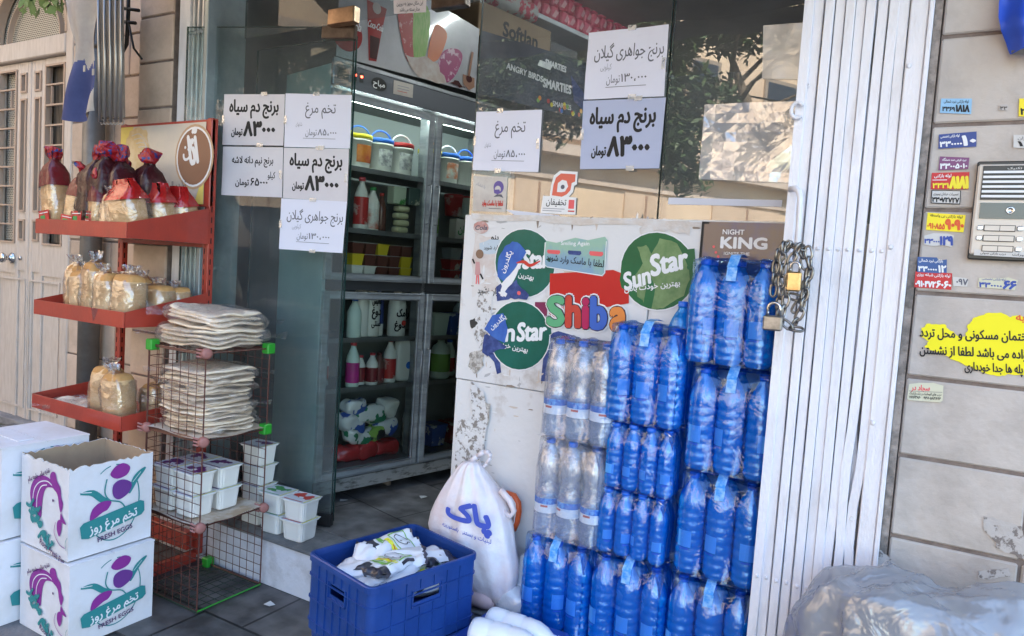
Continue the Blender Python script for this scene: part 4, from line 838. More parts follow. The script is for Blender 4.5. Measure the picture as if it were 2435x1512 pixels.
# chain and padlocks
st = M('chain_steel', (.3, .29, .28), .3, .95, c2=(.16, .15, .14), ns=40)
ch = thing('chain', 'steel chain looped in strands around the white gate handle', 'chain', tuple(onY(1890, 640, -.13)))
def link(g, c, d, up, L=.034, W_=.013, r=.0036):
    d = d.normalized(); s_ = up.cross(d).normalized(); pts = []
    for k in range(12):
        a = 2*math.pi*k/12; pts.append(c+d*(math.copysign(abs(math.cos(a))**.7, math.cos(a))*L/2)+s_*(math.sin(a)*W_/1.6))
    g.tube(pts, r, st, 7, closed=True)
o0 = onY(1890, 640, -.13)
def strand(px, y):
    P = [onY(u, v, y+dy)-o0 for u, v, dy in px]; acc = 0; i = 0; k = 0; pos = P[0]; seg = []
    tot = sum((P[j+1]-P[j]).length for j in range(len(P)-1)); n = max(2, int(tot/.027))
    for q in range(n+1):
        dd = tot*q/n; j = 0
        while j < len(P)-2 and dd > (P[j+1]-P[j]).length: dd -= (P[j+1]-P[j]).length; j += 1
        e = P[j+1]-P[j]; seg.append((P[j]+e.normalized()*dd, e))
    for q, (c, e) in enumerate(seg):
        g = MB(); up = Vector((0, -1, 0)) if q % 2 else Vector((.8, -.3, .3)); link(g, c, e, up); g.build('link', ch, True)
strand([(1895, 585, 0), (1868, 583, .0), (1850, 598, .0), (1843, 640, 0), (1838, 690, 0)], -.125)
strand([(1862, 590, 0), (1860, 640, 0), (1855, 700, 0), (1850, 748, 0)], -.14)
strand([(1900, 588, 0), (1922, 600, 0), (1926, 640, 0), (1915, 690, 0), (1905, 740, 0), (1888, 770, 0)], -.13)
strand([(1896, 592, 0), (1880, 620, 0), (1873, 670, 0), (1868, 712, 0), (1862, 740, 0)], -.15)
strand([(1872, 588, 0), (1850, 620, 0), (1848, 668, 0), (1866, 700, 0), (1888, 706, 0)], -.118)
strand([(1905, 600, 0), (1918, 650, 0), (1912, 700, 0), (1893, 730, 0)], -.115)
strand([(1846, 762, 0), (1866, 768, 0), (1880, 780, 0), (1893, 782, 0)], -.14)
bras = M('padlock_brass', (.62, .45, .22), .3, .9, c2=(.45, .3, .14), ns=30); stl = M('padlock_steel', (.35, .34, .33), .35, .85, c2=(.22, .21, .2), ns=25)
def padlock(name_l, u0, v0, u1, v1, y, m, y2, rod=True):
    a, b = onY(u0, v0, y), onY(u1, v1, y); wd, hh = b.x-a.x, a.z-b.z; cx = (a.x+b.x)/2
    t = thing('padlock', name_l, 'padlock', (cx, y, b.z)); MB().box(-wd/2, wd/2, -.011, .011, 0, hh, m, bev=.004).build('body', t)
    if rod:
        g = MB()
        for z in (.15, .5, .85): g.box(-wd/2-.0005, wd/2+.0005, -.0118, -.0112, hh*z, hh*z+.0012, m)
        g.build('groove', t)
    r = wd*.32; g = MB(); g.tube([(-r, 0, hh-.002), (-r, 0, hh+r*1.2)]+[(r*math.cos(q), 0, hh+r*1.2+r*math.sin(q)) for q in [math.pi*(1-k/8) for k in range(9)]]+[(r, 0, hh-.002)], wd*.09, M('shackle_steel', (.5, .5, .5), .2, 1), 8); g.build('shackle', t, True)
padlock('brass padlock hanging in the middle of the chain', 1872, 645, 1902, 694, -.165, bras, 0)
padlock('grey steel padlock hanging lowest on the left of the chain', 1816, 748, 1858, 788, -.165, stl, 0)
# ================================================================ red bread rack
rp = M('red_enamel', (.42, .05, .03), .38, c2=(.34, .045, .03), ns=6, coat=.25, bump=.08, bs=60)
slot_mat = M('dark_slot', (.03, .01, .01), .8)  # dark strips drawn for the slots punched in the posts
RX0, RX1 = -3.40, -2.73
rk = thing('bread_rack', 'red metal bread rack with three tilted tray shelves and a header sign', 'rack', (RX0, 0, 0))
RW = RX1-RX0
for x in (0, RW-.035):
    p_ = MB().box(x, x+.035, -.03, .0, 0.03, 1.985, rp, bev=.002).build('post', rk)
    g = MB()
    for k in range(38):
        z = .15+k*.046; g.box(x+.008, x+.014, -.0306, -.029, z, z+.025, slot_mat); g.box(x+.034, x+.0356, -.02, -.014, z, z+.025, slot_mat)
    g.build('slot', p_)
    MB().box(x, x+.035, -.44, -.031, 0.0, .045, rp, bev=.003).build('foot', rk)
MB().box(.036, RW-.036, -.06, -.02, .05, .13, rp, bev=.003).build('base_beam', rk)
MB().box(.036, RW-.036, -.03, -.012, 1.42, 1.46, rp, bev=.002).build('cross_beam', rk)
for zi, (zf, hb, hf) in enumerate(((1.437, .155, .062), (1.08, .14, .062), (.66, .1, .06))):
    g = MB(); d = .4; zb_ = zf+.005
    g.box(.0, RW, -d, -.032, zf, zf+.006, rp)
    g.box(0, RW, -d-.004, -d, zf-.002, zf+hf, rp, bev=.001)
    for x in (-.003, RW): g.add([(x, -d, zf), (x, -.0315, zf), (x, -.0315, zf+hb), (x, -d, zf+hf), (x+.003, -d, zf), (x+.003, -.0315, zf), (x+.003, -.0315, zf+hb), (x+.003, -d, zf+hf)], [(0, 1, 2, 3), (4, 7, 6, 5), (0, 3, 7, 4), (3, 2, 6, 7), (1, 5, 6, 2), (0, 4, 5, 1)], rp)
    g.build('shelf', rk)
HS = Plane((0, -.034), 0)
s_ = MB().box(0, RW-.0, -.033, -.012, 1.6, 1.98, rp, bev=.003).build('sign_frame', rk)
s = Sheet('header_sign', '', '', [(RX0+.01, 1.968), (RX1-.034, 1.968), (RX1-.034, 1.61), (RX0+.01, 1.61)], HS, M('sign_cream', (.62, .56, .48), .5, c2=(.55, .5, .45), ns=3, coat=.3), off=.002, parent=rk)
s.poly([(0, 0), (.16, 0), (.1, .3), (.1, .7), (.14, 1), (0, 1)], M('sign_yellow', (.75, .6, .15), .5)); bd = M('sign_bread', (.62, .45, .22), .6, c2=(.72, .57, .36), ns=12)
s.poly([(.06, .2), (.12, .06), (.22, .0), (.32, .06), (.35, .2), (.38, .45), (.34, .6), (.2, .6), (.1, .55)], bd, torn=.008)
for k in range(5): s.stroke([(.14+.03*k, .12+.05*k), (.24+.03*k, .1+.06*k), (.34, .22+.07*k)], .012, cream_p)
brn = M('sign_brown', (.26, .13, .08), .5)
s.poly([(.9, 1), (1, .6), (1, 1)], M('sign_yellow', (0, 0, 0))).circ(.885, .42, .37, M('sign_tan', (.5, .33, .2), .5), ry=.4).circ(.885, .42, .34, white, ry=.37).circ(.885, .42, .315, brn, ry=.345)
s.text('آنا', .9, .5, .5, white, bold=.035, fit=.1, rot=12).text('نان', .845, .38, .24, white, bold=.03, rot=20); s.text('تولید سالم، زندگی سالم', .6, .84, .16, ink2, bold=.01, fit=.42, rot=4); s.done()
# ---- bread
crust = M('bread_crust', (.5, .25, .08), .7, c2=(.68, .38, .14), ns=6, bump=.2, bs=40); crumb = M('bread_slice', (.8, .58, .34), .8, c2=(.68, .42, .2), ns=6, bump=.3, bs=50, stretch=(1, 1, 3))
fb = film('bread_bag_film', (.99, .98, .97), .22, 12, .7, .05, milk=.01); fb2 = film('clear_bag_film', (.98, .98, .99), .24, 12, .7, .05, milk=.03)
mar = M('maroon_film', (.11, .008, .01), .3, c2=(.17, .012, .015), ns=10, bump=.9, bs=26, coat=.25); rfl = M('red_film', (.5, .015, .012), .2, c2=(.36, .01, .01), ns=8, bump=.9, bs=24, coat=.9)
darkf = M('dark_wrapper', (.022, .005, .006), .32, c2=(.06, .006, .008), ns=9, bump=1.0, bs=30, coat=.2)
topf = M('patterned_bag_top', (.34, .012, .018), .35, c2=(.02, .05, .22), ns=60, thr=(.56, .59), detail=2, bump=.6, bs=40); gt_ = M('gathered_film', (.5, .48, .5), .3, bump=.9, bs=60, coat=.5)
def bread(label, loc, rz, hx, hy, h, kind, tilt=0, group='wrapped loaves on the red rack'):
    t = thing('bread_bag', label, 'bread', loc, rz, group); sd = rnd.random()*30
    t.rotation_euler.x = tilt+rnd.uniform(-.06, .06); t.rotation_euler.y = rnd.uniform(-.12, .12)
    m_b = crumb if kind != 'dark' else darkf
    R = lump(hx*.9, hy*.9, h*.36 if kind != 'clear' else h*.42, 20, 12, .45, .006, 14, sd)
    MB().loft(R, m_b, mats=[m_b if kind in ('dark',) else (crust if j > 7 else crumb) for j in range(13)]).build('loaf', t, True)
    # bag
    n = 28; lx, ly = rnd.uniform(-.5, .5)*hx, rnd.uniform(-.4, .4)*hy; prof = [(.0, .93), (.01, 1.02), (.3, 1.04), (.55, 1.02), (.7, .95), (.8, .62), (.86, .3), (.89, .26), (.93, .34), (1.0, .42)] if kind != 'pillow' else [(0, .9), (.02, 1.02), (.35, 1.1), (.65, 1.08), (.82, .92), (.93, .6), (1.0, .5)]
    rings = []; 
    for k, (z, f) in enumerate(prof):
        r = []
        for i in range(n):
            a = 2*math.pi*i/n; c, q = math.cos(a), math.sin(a); c = math.copysign(abs(c)**.55, c); q = math.copysign(abs(q)**.55, q)
            nn = noise.noise(Vector((c*2+sd, q*2, z*5))); fz = f*(1+.16*nn*(1 if z > .02 else .3)); gath = (1+.16*math.sin(i*math.pi)*(z > .75)+(.22*(i % 2)-.11)*(z > .72))
            lz = max(0, z-.7)/.3 if kind != 'pillow' else 0; r.append(Vector((lx*lz+(.5*noise.noise(Vector((i*.9, sd, 3)))*hx if z > .92 else 0), ly*lz, 0))+Vector((hx*fz*c*gath, hy*fz*q*gath*(1 if kind != 'pillow' or z < .8 else .45), h*z+(.03*nn*h if z > .9 else 0))))
        rings.append(r)
    if kind in ('maroon', 'dark'):
        TW = lump(hx*.5, hy*.5, h*.075, 22, 10, .8, .03, 30, sd); MB().loft([[p+Vector((lx, ly, h*.9)) for p in r_] for r_ in TW], topf).build('twist', t)
    if kind == 'clear': ms = [fb2]*len(prof)
    elif kind == 'dark': ms = [darkf]*7+[topf]*3
    elif kind == 'maroon': ms = [fb, fb, fb, mar, mar, mar, mar, topf, topf, topf]
    elif kind == 'pillow': ms = [rfl, fb, fb, rfl, rfl, rfl, rfl]
    MB().loft(rings, ms[0], mats=ms, cap=(True, False)).build('bag', t, True)
    if kind in ('maroon', 'dark'):
        g = MB(); g.box(-hx*.75, hx*.6, -hy*1.09, -hy*1.06, h*.1, h*.26, M('red_label', (.5, .03, .03), .4)).box(-hx*.5, hx*.1, -hy*1.11, -hy*1.085, h*.12, h*.2, M('green_label', (.05, .3, .08), .4)); g.box(-hx*.6, hx*.5, -hy*1.11, -hy*1.085, h*.225, h*.235, white); g.build('label', t)
    return t
def shelf_x(u, v, y, z): return None
Z1 = 1.444
def at_shelf(u, v, z): q = onZ(u, v, z); return q
row = [(140, 528, -.33, .062, .05, .37, 'maroon', 'tall maroon-topped loaf bag at the left end of the top red shelf'), (180, 530, -.34, .05, .045, .29, 'maroon', 'shorter loaf in clear film with red and blue twist, second on the top shelf'),
       (212, 530, -.325, .065, .05, .36, 'dark', 'loaf in dark film and red twist in front of the dark bags'), (248, 530, -.31, .068, .06, .37, 'dark', 'dark wrapped loaf with blue and red twist, left of the dark pair'), (290, 530, -.3, .066, .06, .36, 'dark', 'dark wrapped loaf in the middle of the top shelf'),
       (345, 520, -.2, .07, .06, .36, 'dark', 'dark wrapped loaf with a round colourful twist beside the header sign')]
for u, v, y, hx, hy, h, k, lab in row:
    x = onY(u, v, y).x; bread(lab, (x, y, Z1), rnd.uniform(-.4, .4), hx, hy, h, k)
for (x, y, rz, lab) in ((-2.84, -.31, .1, 'bright red pillow bag of buns nearest the shelf corner'), (-2.83, -.19, .1, 'red pillow bag of buns, second along the right side of the top shelf'), (-2.825, -.09, .1, 'red pillow bag of buns beside the right rack post'), (-2.96, -.13, .1, 'red pillow bag tucked behind the first red bag')):
    bread(lab, (x, y, Z1), rz, .075, .06, .235, 'pillow', tilt=.15)
bread('dark loaf bag squeezed between the two left loaves and the header', (-3.2, -.17, Z1), .3, .065, .05, .35, 'dark'); bread('clear and maroon loaf leaning in front of the dark wrapped pair', (-3.03, -.34, Z1), -.3, .055, .04, .25, 'maroon'); bread('short clear loaf beside the leaning maroon one at the tray corner', (-2.92, -.35, Z1), .2, .05, .035, .2, 'clear')
bread('small dark wrapped loaf behind the first maroon bag', (-3.3, -.15, Z1), .2, .05, .045, .33, 'dark')
bread('dark wrapped loaf at the back near the header sign', (-3.14, -.13, Z1), .2, .05, .045, .34, 'dark')
Z2 = 1.087
row2 = [(-3.24, -.29, .3, .05, .05, .22, 'plastic-wrapped loaf with a tied knot at the left of the middle shelf'), (-3.13, -.33, .1, .045, .05, .2, 'second plastic-wrapped loaf from the left on the middle shelf'), (-3.03, -.34, -.1, .05, .05, .24, 'tallest plastic-wrapped loaf in the centre of the middle shelf'),
        (-2.92, -.35, .2, .045, .045, .2, 'loaf in loose clear plastic just left of the shelf corner'), (-2.83, -.33, .1, .055, .05, .2, 'loaf showing its flat crust at the front right corner of the middle shelf'), (-2.83, -.2, .2, .06, .05, .16, 'brown crusted loaf along the right side of the middle shelf'),
        (-2.82, -.1, .1, .05, .045, .15, 'last loaf on the middle shelf, against the right post'), (-2.95, -.18, .1, .06, .05, .18, 'loaf in clear plastic in the second row of the middle shelf'), (-3.12, -.17, .4, .06, .05, .17, 'loaf in clear plastic at the back of the middle shelf'), (-3.26, -.14, .4, .06, .05, .16, 'low bag of bread at the back left of the middle shelf')]
for x, y, rz, hx, hy, h, lab in row2: bread(lab, (x, y, Z2), rz, hx*1.15, hy*1.1, h*1.2, 'clear')
Z3 = .667
for x, y, rz, hx, hy, h, lab in [(-3.0, -.3, .3, .06, .055, .2, 'left tall slice of bread in clear plastic on the lowest shelf'), (-2.86, -.33, .1, .06, .055, .19, 'right slice of bread in clear plastic on the lowest shelf'), (-2.85, -.18, .1, .05, .05, .14, 'bread bag behind the others on the lowest shelf')]:
    bread(lab, (x, y, Z3), rz, hx*1.1, hy, h*1.3, 'clear')
flat = M('flatbread', (.62, .46, .32), .85, c2=(.9, .78, .64), ns=75, thr=(.3, .44), detail=3, bump=.6, bs=130); flat2 = M('flatbread_edge', (.8, .65, .49), .85, c2=(.88, .76, .62), ns=18, bump=.5)
flm = film('flatbread_film', (.99, .98, .98), .17, 26, 1.0, .1, milk=.05)
def flatpack(label, loc, rz, hx, hy, hz, n=4, group='plastic-wrapped stacks of flat bread', film_=True, tail=True):
    t = thing('flatbread_pack', label, 'bread', loc, rz, group); g = MB(); sd = rnd.random()*40
    for k in range(n):
        z0 = hz*k/n; th = hz/n*.8; ox, oy = rnd.uniform(-.006, .006), rnd.uniform(-.006, .006); sc_ = rnd.uniform(.93, 1.0)
        R = lump(hx*sc_, hy*sc_, th/2, 36, 6, .42, .004, 18, sd+k); Z = lambda p: Vector((p.x+ox, p.y+oy, p.z+z0+.015*noise.noise(Vector((p.x*9+sd, p.y*9, k*.4)))+.012*(p.x/hx)**2*(k/n)))
        g.loft([[Z(p) for p in r] for r in R], flat, mats=[flat2 if 1 < j < 4 else flat for j in range(7)])
    g.build('bread', t, True)
    if film_:
        R = lump(hx*1.06, hy*1.07, hz*.58, 56, 16, .45, .024, 14, sd+9, ez=.6)
        g = MB(); g.loft([[p+Vector((0, 0, -hz*.02)) for p in r] for r in R], flm)
        if tail: 
            for sx, sy in ((1, 1), (-1, -1)): g.add([(sx*hx*.8, sy*hy*.9, hz*.5), (sx*hx*1.02, sy*hy*.5, hz*.45), (sx*hx*1.3, sy*hy*1.15, hz*rnd.uniform(.7, 1.2)), (sx*hx*1.15, sy*hy*1.25, hz*.4)], [(0, 1, 2), (0, 2, 3)], flm)
        g.build('bag', t, True)
    return t
flatpack('small flat bread in film lying at the left of the lowest red shelf', (-3.25, -.28, Z3), .3, .11, .1, .025, 2)
# ================================================================ wire cage shelf
wr = M('brown_wire', (.12, .045, .035), .4, .2, coat=.2); wg = M('dark_green_wire', (.03, .05, .035), .4)
pk = M('dusty_pink_plastic', (.36, .15, .13), .5, bump=.1); gp = M('green_plastic', (.03, .32, .03), .4, coat=.3)
CX0, CX1, CY0, CY1 = -2.665, -2.315, -.335, -.03
cg = thing('wire_shelf', 'brown wire mesh cube shelf of three tiers with pink and green joints', 'shelf', (CX0, CY0, 0))
CW, CD = CX1-CX0, CY1-CY0; LV = [.006, .345, .68, 1.02]
def mesh_panel(o, ax, ay, L1, L2, n1, n2, m=wr, r=.0015, rf=.003):
    g = MB(); o, ax, ay = Vector(o), Vector(ax), Vector(ay)
    for i in range(n1+1):
        k = rf if i in (0, n1) else r; g.tube([o+ax*(L1*i/n1), o+ax*(L1*i/n1)+ay*L2], k, m, 6)
    for j in range(n2+1):
        k = rf if j in (0, n2) else r; g.tube([o+ay*(L2*j/n2)+Vector((0, 0, 0)), o+ay*(L2*j/n2)+ax*L1], k, m, 6)
    return g
for a, b in ((0, 1), (1, 2), (2, 3)):
    z0, z1 = LV[a], LV[b]; h = z1-z0-.012
    mesh_panel((0, 0, z0+.006), (0, 1, 0), (0, 0, 1), CD, h, 7, 8).build('side_panel', cg)
    mesh_panel((0, CD, z0+.006), (1, 0, 0), (0, 0, 1), CW, h, 8, 8).build('back_panel', cg)
    mesh_panel((0.004, 0.0, z0+.006), (1, 0, 0), (0, 0, 1), CW-.004, h, 7, 8).build('front_panel', cg)
for z in LV: mesh_panel((0, 0, z), (1, 0, 0), (0, 1, 0), CW, CD, 8, 8, wr if z > .1 else wg).build('shelf_panel', cg)
MB().tube([(CW+.003, 0, .012), (CW+.003, CD, .012)], .003, gp, 6).tube([(0, -.003, .012), (CW, -.003, .012)], .0022, wg, 6).build('green_rail', cg)
cdm = M('cardboard', (.4, .27, .17), .85, c2=(.46, .33, .22), ns=8, stretch=(1, 1, 8)); 
for z in LV[1:3]: MB().grid(lambda a, b: (.01+(CW-.0)*a, -.012+(CD+.02)*b, z+.008+.004*math.sin(a*7+b*9)), 12, 12, M('white_lined_card', (.62, .55, .48), .85, c2=(.42, .3, .2), ns=10)).build('card_liner', cg)
def joint(x, y, z, m, sq=False):
    g = MB()
    if sq: g.box(x-.026, x+.012, y-.02, y+.02, z-.022, z+.022, m, bev=.004)
    else:
        g.tube([(x-.002, y, z), (x+.014, y-.004, z), (x+.018, y-.005, z)], [.021, .02, .012], m, 16)
        for k in range(3): g.box(x-.03, x, y-.022, y-.018+.0, z-.016+k*.013, z-.009+k*.013, m, bev=.001)
    return g.build('corner_joint', cg, not sq)
for x, y, z, m, q in ((CW, 0, LV[3], pk, 0), (CW, 0, LV[2], pk, 0), (CW, 0, LV[1], pk, 0), (CW, CD, LV[1], pk, 0), (0, 0, LV[2], pk, 0), (CW, CD, LV[3], gp, 1), (CW, CD, LV[2], gp, 1), (.02, CD, .02, gp, 1), (.03, 0, LV[3], gp, 1)): joint(x, y, z, m, q)
mx, my = (CX0+CX1)/2, (CY0+CY1)/2
nl = ['at the bottom of the stack on cardboard', 'second from the bottom in the wire tier', 'third from the bottom in the wire tier', 'fourth from the bottom in the wire tier', 'fifth from the bottom, below the bumpy top one', 'topmost inside the wire tier, its film corner sticking up right']
z = LV[2]+.014
for k in range(6):
    hh = (.036, .04, .038, .042, .04, .05)[k]; flatpack('flat bread pack '+nl[k], (mx+rnd.uniform(-.008, .008), my+rnd.uniform(-.01, .01), z), rnd.uniform(-.06, .06), .158, .135, hh, 3, tail=k in (5, 2)); z += hh*1.0
flatpack('folded flat bread pack lying on top of the wire shelf', (mx-.005, my+.01, LV[3]+.012), .02, .18, .16, .065, 4); flatpack('uppermost flat bread pack, heaped above the wire shelf', (mx+.0, my+.02, LV[3]+.08), .12, .165, .14, .07, 4).rotation_euler.y = .06
# ---- ribbed white tubs
tubm = M('white_tub_plastic', (.8, .78, .74), .35, coat=.2); lidw = M('printed_foil', (.66, .68, .74), .35, coat=.3)
def tub(label, loc, rz=0, colr='purple', group='white ribbed tubs with purple lids in the wire shelf'):
    t = thing('tub', label, 'tub', loc, rz, group); g = MB(); hx, hy, h = .06, .054, .088; rings = []
    n = 64
    for z, f in ((0, .80), (.004, .86), (.078, .97), (.080, 1.08), (.084, 1.1), (.087, 1.09)):
        r = []
        for i in range(n):
            a = 2*math.pi*i/n; c, q = math.cos(a), math.sin(a); c = math.copysign(abs(c)**.28, c); q = math.copysign(abs(q)**.28, q); rb = 1-.022*(i % 4 < 2)*(.004 <= z <= .078)
            r.append(Vector((hx*f*c*rb, hy*f*q*rb, z)))
        rings.append(r)
    g.loft(rings, tubm, cap=(True, False)); g.build('body', t)
    l = MB(); l.add([(-hx*1.07, -hy*1.07, .0885), (hx*1.07, -hy*1.07, .0885), (hx*1.07, hy*1.07, .0885), (-hx*1.07, hy*1.07, .0885), (-hx*1.07, -hy*1.07, .0865), (hx*1.07, -hy*1.07, .0865), (hx*1.07, hy*1.07, .0865), (-hx*1.07, hy*1.07, .0865)], [(0, 1, 2, 3), (0, 4, 5, 1), (1, 5, 6, 2), (2, 6, 7, 3), (3, 7, 4, 0)], lidw)
    cm = {'purple': M('purple_berry_print', (.13, .02, .14), .4), 'red': M('tomato_print', (.5, .04, .03), .4), 'green': M('leaf_print', (.06, .28, .08), .4)}[colr]; yb = M('lid_yellow', (.7, .65, .1), .4)
    for k in range(10):
        cx, cy, r = rnd.uniform(-.045, .042), rnd.uniform(-.01, .035), rnd.uniform(.012, .022); l.add([(cx+r*math.cos(i)*rnd.uniform(.7, 1.2), cy+r*math.sin(i)*rnd.uniform(.7, 1.2), .0888+k*.00008) for i in range(6)], [tuple(range(6))], cm)
    l.add([(-.012, -.002, .0897), (.0, -.016, .0897), (.016, -.012, .0897), (.01, .004, .0897)], [(0, 1, 2, 3)], white); l.add([(hx*.92, -hy, .0896), (hx*1.02, -hy, .0896), (hx*1.02, hy, .0896), (hx*.92, hy, .0896)], [(0, 1, 2, 3)], yb); l.add([(-hx*.9, -hy*.95, .0895), (hx*.8, -hy*.95, .0895), (hx*.8, -hy*.85, .0895), (-hx*.9, -hy*.85, .0895)], [(0, 1, 2, 3)], cm)
    l.build('lid', t); return t
z0 = LV[1]+.014
for j, (dx, dy, w_) in enumerate(((.075, .062, 'front left'), (.21, .062, 'front right'), (.075, .185, 'rear left'), (.21, .185, 'rear right'))):
    for k in range(2): tub(f'white tub in the {w_} pile of the wire shelf, '+('upper one' if k else 'lower one'), (CX0+dx+.02, CY0+dy-.0, z0+k*.0895), rnd.uniform(-.05, .05))
ST = .2075
for k in range(4): tub(('topmost' if k == 3 else ('lowest', 'second', 'third')[k]+' from the step')+' purple-lid tub in the tall stack behind the wire shelf', (-2.50, .1, ST+k*.0895), .05, group='tubs stacked on the doorstep')
for j, (x, c) in enumerate(((-2.35, 'green'), (-2.21, 'red'))):
    for k in range(2): tub(f'{"upper" if k else "lower"} tub of the {c} lid pile on the doorstep', (x+k*.004, .08, ST+k*.0895), .06, c, group='tubs stacked on the doorstep')
# ================================================================ egg boxes
card = M('white_carton', (.74, .73, .77), .7, c2=(.66, .63, .63), ns=4, bump=.1, bs=40); kraft = M('kraft_inside', (.42, .3, .2), .85, c2=(.36, .25, .17), ns=6)
teal = M('carton_teal', (.03, .24, .25), .6); vio = M('carton_purple', (.26, .03, .27), .6); dpu = M('carton_violet_text', (.09, .03, .12), .6)
def eggbox(label, x0, y0, z0, w_, d_, h, open_=False, prints=True, rz=0):
    t = thing('egg_carton', label, 'box', (x0, y0, z0), rz, 'white egg cartons stacked on the pavement'); g = MB(); th = .005
    def wall(a, b, z1, tear, inn):
        a, b = Vector(a), Vector(b); inn = Vector(inn)*th; N_ = 22
        top = [z1-(tear*abs(noise.noise(Vector((i*.55+a.x*9, a.y*7+z0*3, 1)))) if 0 < i < N_ else 0) for i in range(N_+1)]
        P = [a.lerp(b, i/N_) for i in range(N_+1)]
        for i in range(N_):
            p, q = P[i], P[i+1]
            g.add([(p.x, p.y, 0), (q.x, q.y, 0), (q.x, q.y, top[i+1]), (p.x, p.y, top[i])], [(0, 1, 2, 3)], card)
            pi, qi = p+inn, q+inn; g.add([(pi.x, pi.y, 0), (qi.x, qi.y, 0), (qi.x, qi.y, top[i+1]), (pi.x, pi.y, top[i])], [(3, 2, 1, 0)], kraft)
            g.add([(p.x, p.y, top[i]), (q.x, q.y, top[i+1]), (qi.x, qi.y, top[i+1]), (pi.x, pi.y, top[i])], [(0, 1, 2, 3)], M('torn_card_edge', (.6, .56, .52), .9))
    tear = .035 if open_ else 0
    wall((0, 0, 0), (w_, 0, 0), h, tear, (0, 1, 0)); wall((w_, 0, 0), (w_, d_, 0), h, tear, (-1, 0, 0)); wall((w_, d_, 0), (0, d_, 0), h, tear*.4, (0, -1, 0)); wall((0, d_, 0), (0, 0, 0), h, tear*.6, (1, 0, 0))
    g.box(th, w_-th, th, d_-th, .0, .004, kraft); g.build('carton', t)
    if not open_:
        f = MB(); f.box(-.002, w_+.002, -.002, d_*.49, h+.0005, h+.0045, card).box(-.002, w_+.002, d_*.5, d_+.002, h+.0005, h+.0045, card); f.box(.02, w_-.05, d_*.25, d_*.42, h+.0052, h+.0085, card); f.build('flap', t)
    if prints:
        # hen emblem on the street side
        P1 = Plane((0, y0), 0); s = Sheet('hen_emblem', '', '', [(x0, z0+h), (x0+w_, z0+h), (x0+w_, z0), (x0, z0)], P1, card, off=.0012, parent=t, base=False)
        s.poly([(.2, .42), (.24, .3), (.36, .2), (.52, .17), (.66, .2), (.74, .28), (.66, .27), (.54, .3), (.48, .4), (.46, .52), (.44, .64), (.34, .6), (.24, .54)], vio, sm=True)
        s.stroke([(.26, .5), (.29, .36), (.4, .26), (.56, .22), (.68, .25)], .012, white); s.stroke([(.35, .56), (.36, .42), (.44, .3), (.56, .26)], .012, white)
        s.poly([(.62, .16), (.66, .1), (.73, .1), (.77, .18), (.84, .24), (.86, .34), (.9, .4), (.86, .5), (.82, .44), (.78, .32), (.68, .26)], vio, sm=True).poly([(.86, .5), (.9, .54), (.97, .6), (.9, .6), (.85, .57)], vio, sm=True).poly([(.8, .6), (.88, .58), (.88, .68), (.84, .76), (.79, .7)], vio, sm=True)
        s.circ(.7, .4, .016, dpu, n=10); s.stroke([(.76, .62), (.74, .74), (.84, .84), (.96, .86)], .008, vio).stroke([(1.0, .74), (.97, .8), (.99, .88)], .006, teal)
        s.text('تغذیه سالم ، جامعه سالم', .4, .2, .07, dpu, bold=.02, fit=.5, rot=24); s.text('تخم مرغ', .46, .78, .22, teal, bold=.06, fit=.5, rot=-48); s.text('روز', .26, .6, .2, teal, bold=.06, rot=-50); s.text('Rooz Fresh Egg', .7, .98, .085, dpu, bold=.02, fit=.52, rot=-14); s.done('emblem')
        P2 = Plane((x0+w_, y0), rad(90)); s = Sheet('egg_emblem', '', '', [(0, z0+h), (d_, z0+h), (d_, z0), (0, z0)], P2, card, off=.0012, parent=t, base=False)
        C_ = (.52, .48); el = lambda a, k=1: (C_[0]+.31*math.cos(rad(a))*k, C_[1]-.42*math.sin(rad(a))*k)
        s.stroke([el(a) for a in range(100, 130, 8)], .011, teal); s.stroke([el(a) for a in range(200, 395, 9)], .013, teal); s.stroke([el(a) for a in range(60, 95, 7)], .011, teal)
        s.stroke([(.12, .3), (.26, .32), (.38, .42), (.46, .44)], .07, teal, taper=True).stroke([(.13, .29), (.25, .31)], .03, white, taper=True).stroke([(.7, .42), (.78, .26), (.9, .16)], .07, teal, taper=True).stroke([(.74, .3), (.84, .2)], .02, white, taper=True)
        s.poly([(.24, .62), (.26, .5), (.36, .44), (.48, .46), (.44, .54), (.38, .56)], vio, sm=True).poly([(.46, .16), (.52, .08), (.62, .06), (.7, .12), (.66, .2), (.54, .22)], vio, sm=True).poly([(.5, .28), (.6, .24), (.72, .3), (.7, .4), (.58, .46), (.5, .4)], M('carton_mid_violet', (.15, .04, .25), .6), sm=True).stroke([(.42, .2), (.4, .34), (.46, .44), (.6, .5), (.68, .62)], .014, teal)
        s.poly([(.12, .66), (.16, .625), (.84, .53), (.89, .55), (.9, .66), (.86, .7), (.22, .81), (.14, .79)], teal); s.text('تخم مرغ روز', .52, .725, .14, white, bold=.025, fit=.58, rot=8); s.text('FRESH EGGS', .54, .85, .075, dpu, bold=.02, fit=.42, rot=8); s.done('emblem')
    return t
eggbox('open white egg carton with torn rim, on top of the front stack', -2.772, -.744, .305, .308, .306, .33, open_=True)
eggbox('closed white egg carton under the open one', -2.755, -.75, 0, .318, .31, .295)
eggbox('closed white carton on top of the stack at the left edge of the photo', -3.115, -.80, .315, .318, .31, .335)
eggbox('white egg carton at the bottom of the left edge stack', -3.10, -.81, 0, .318, .31, .305)
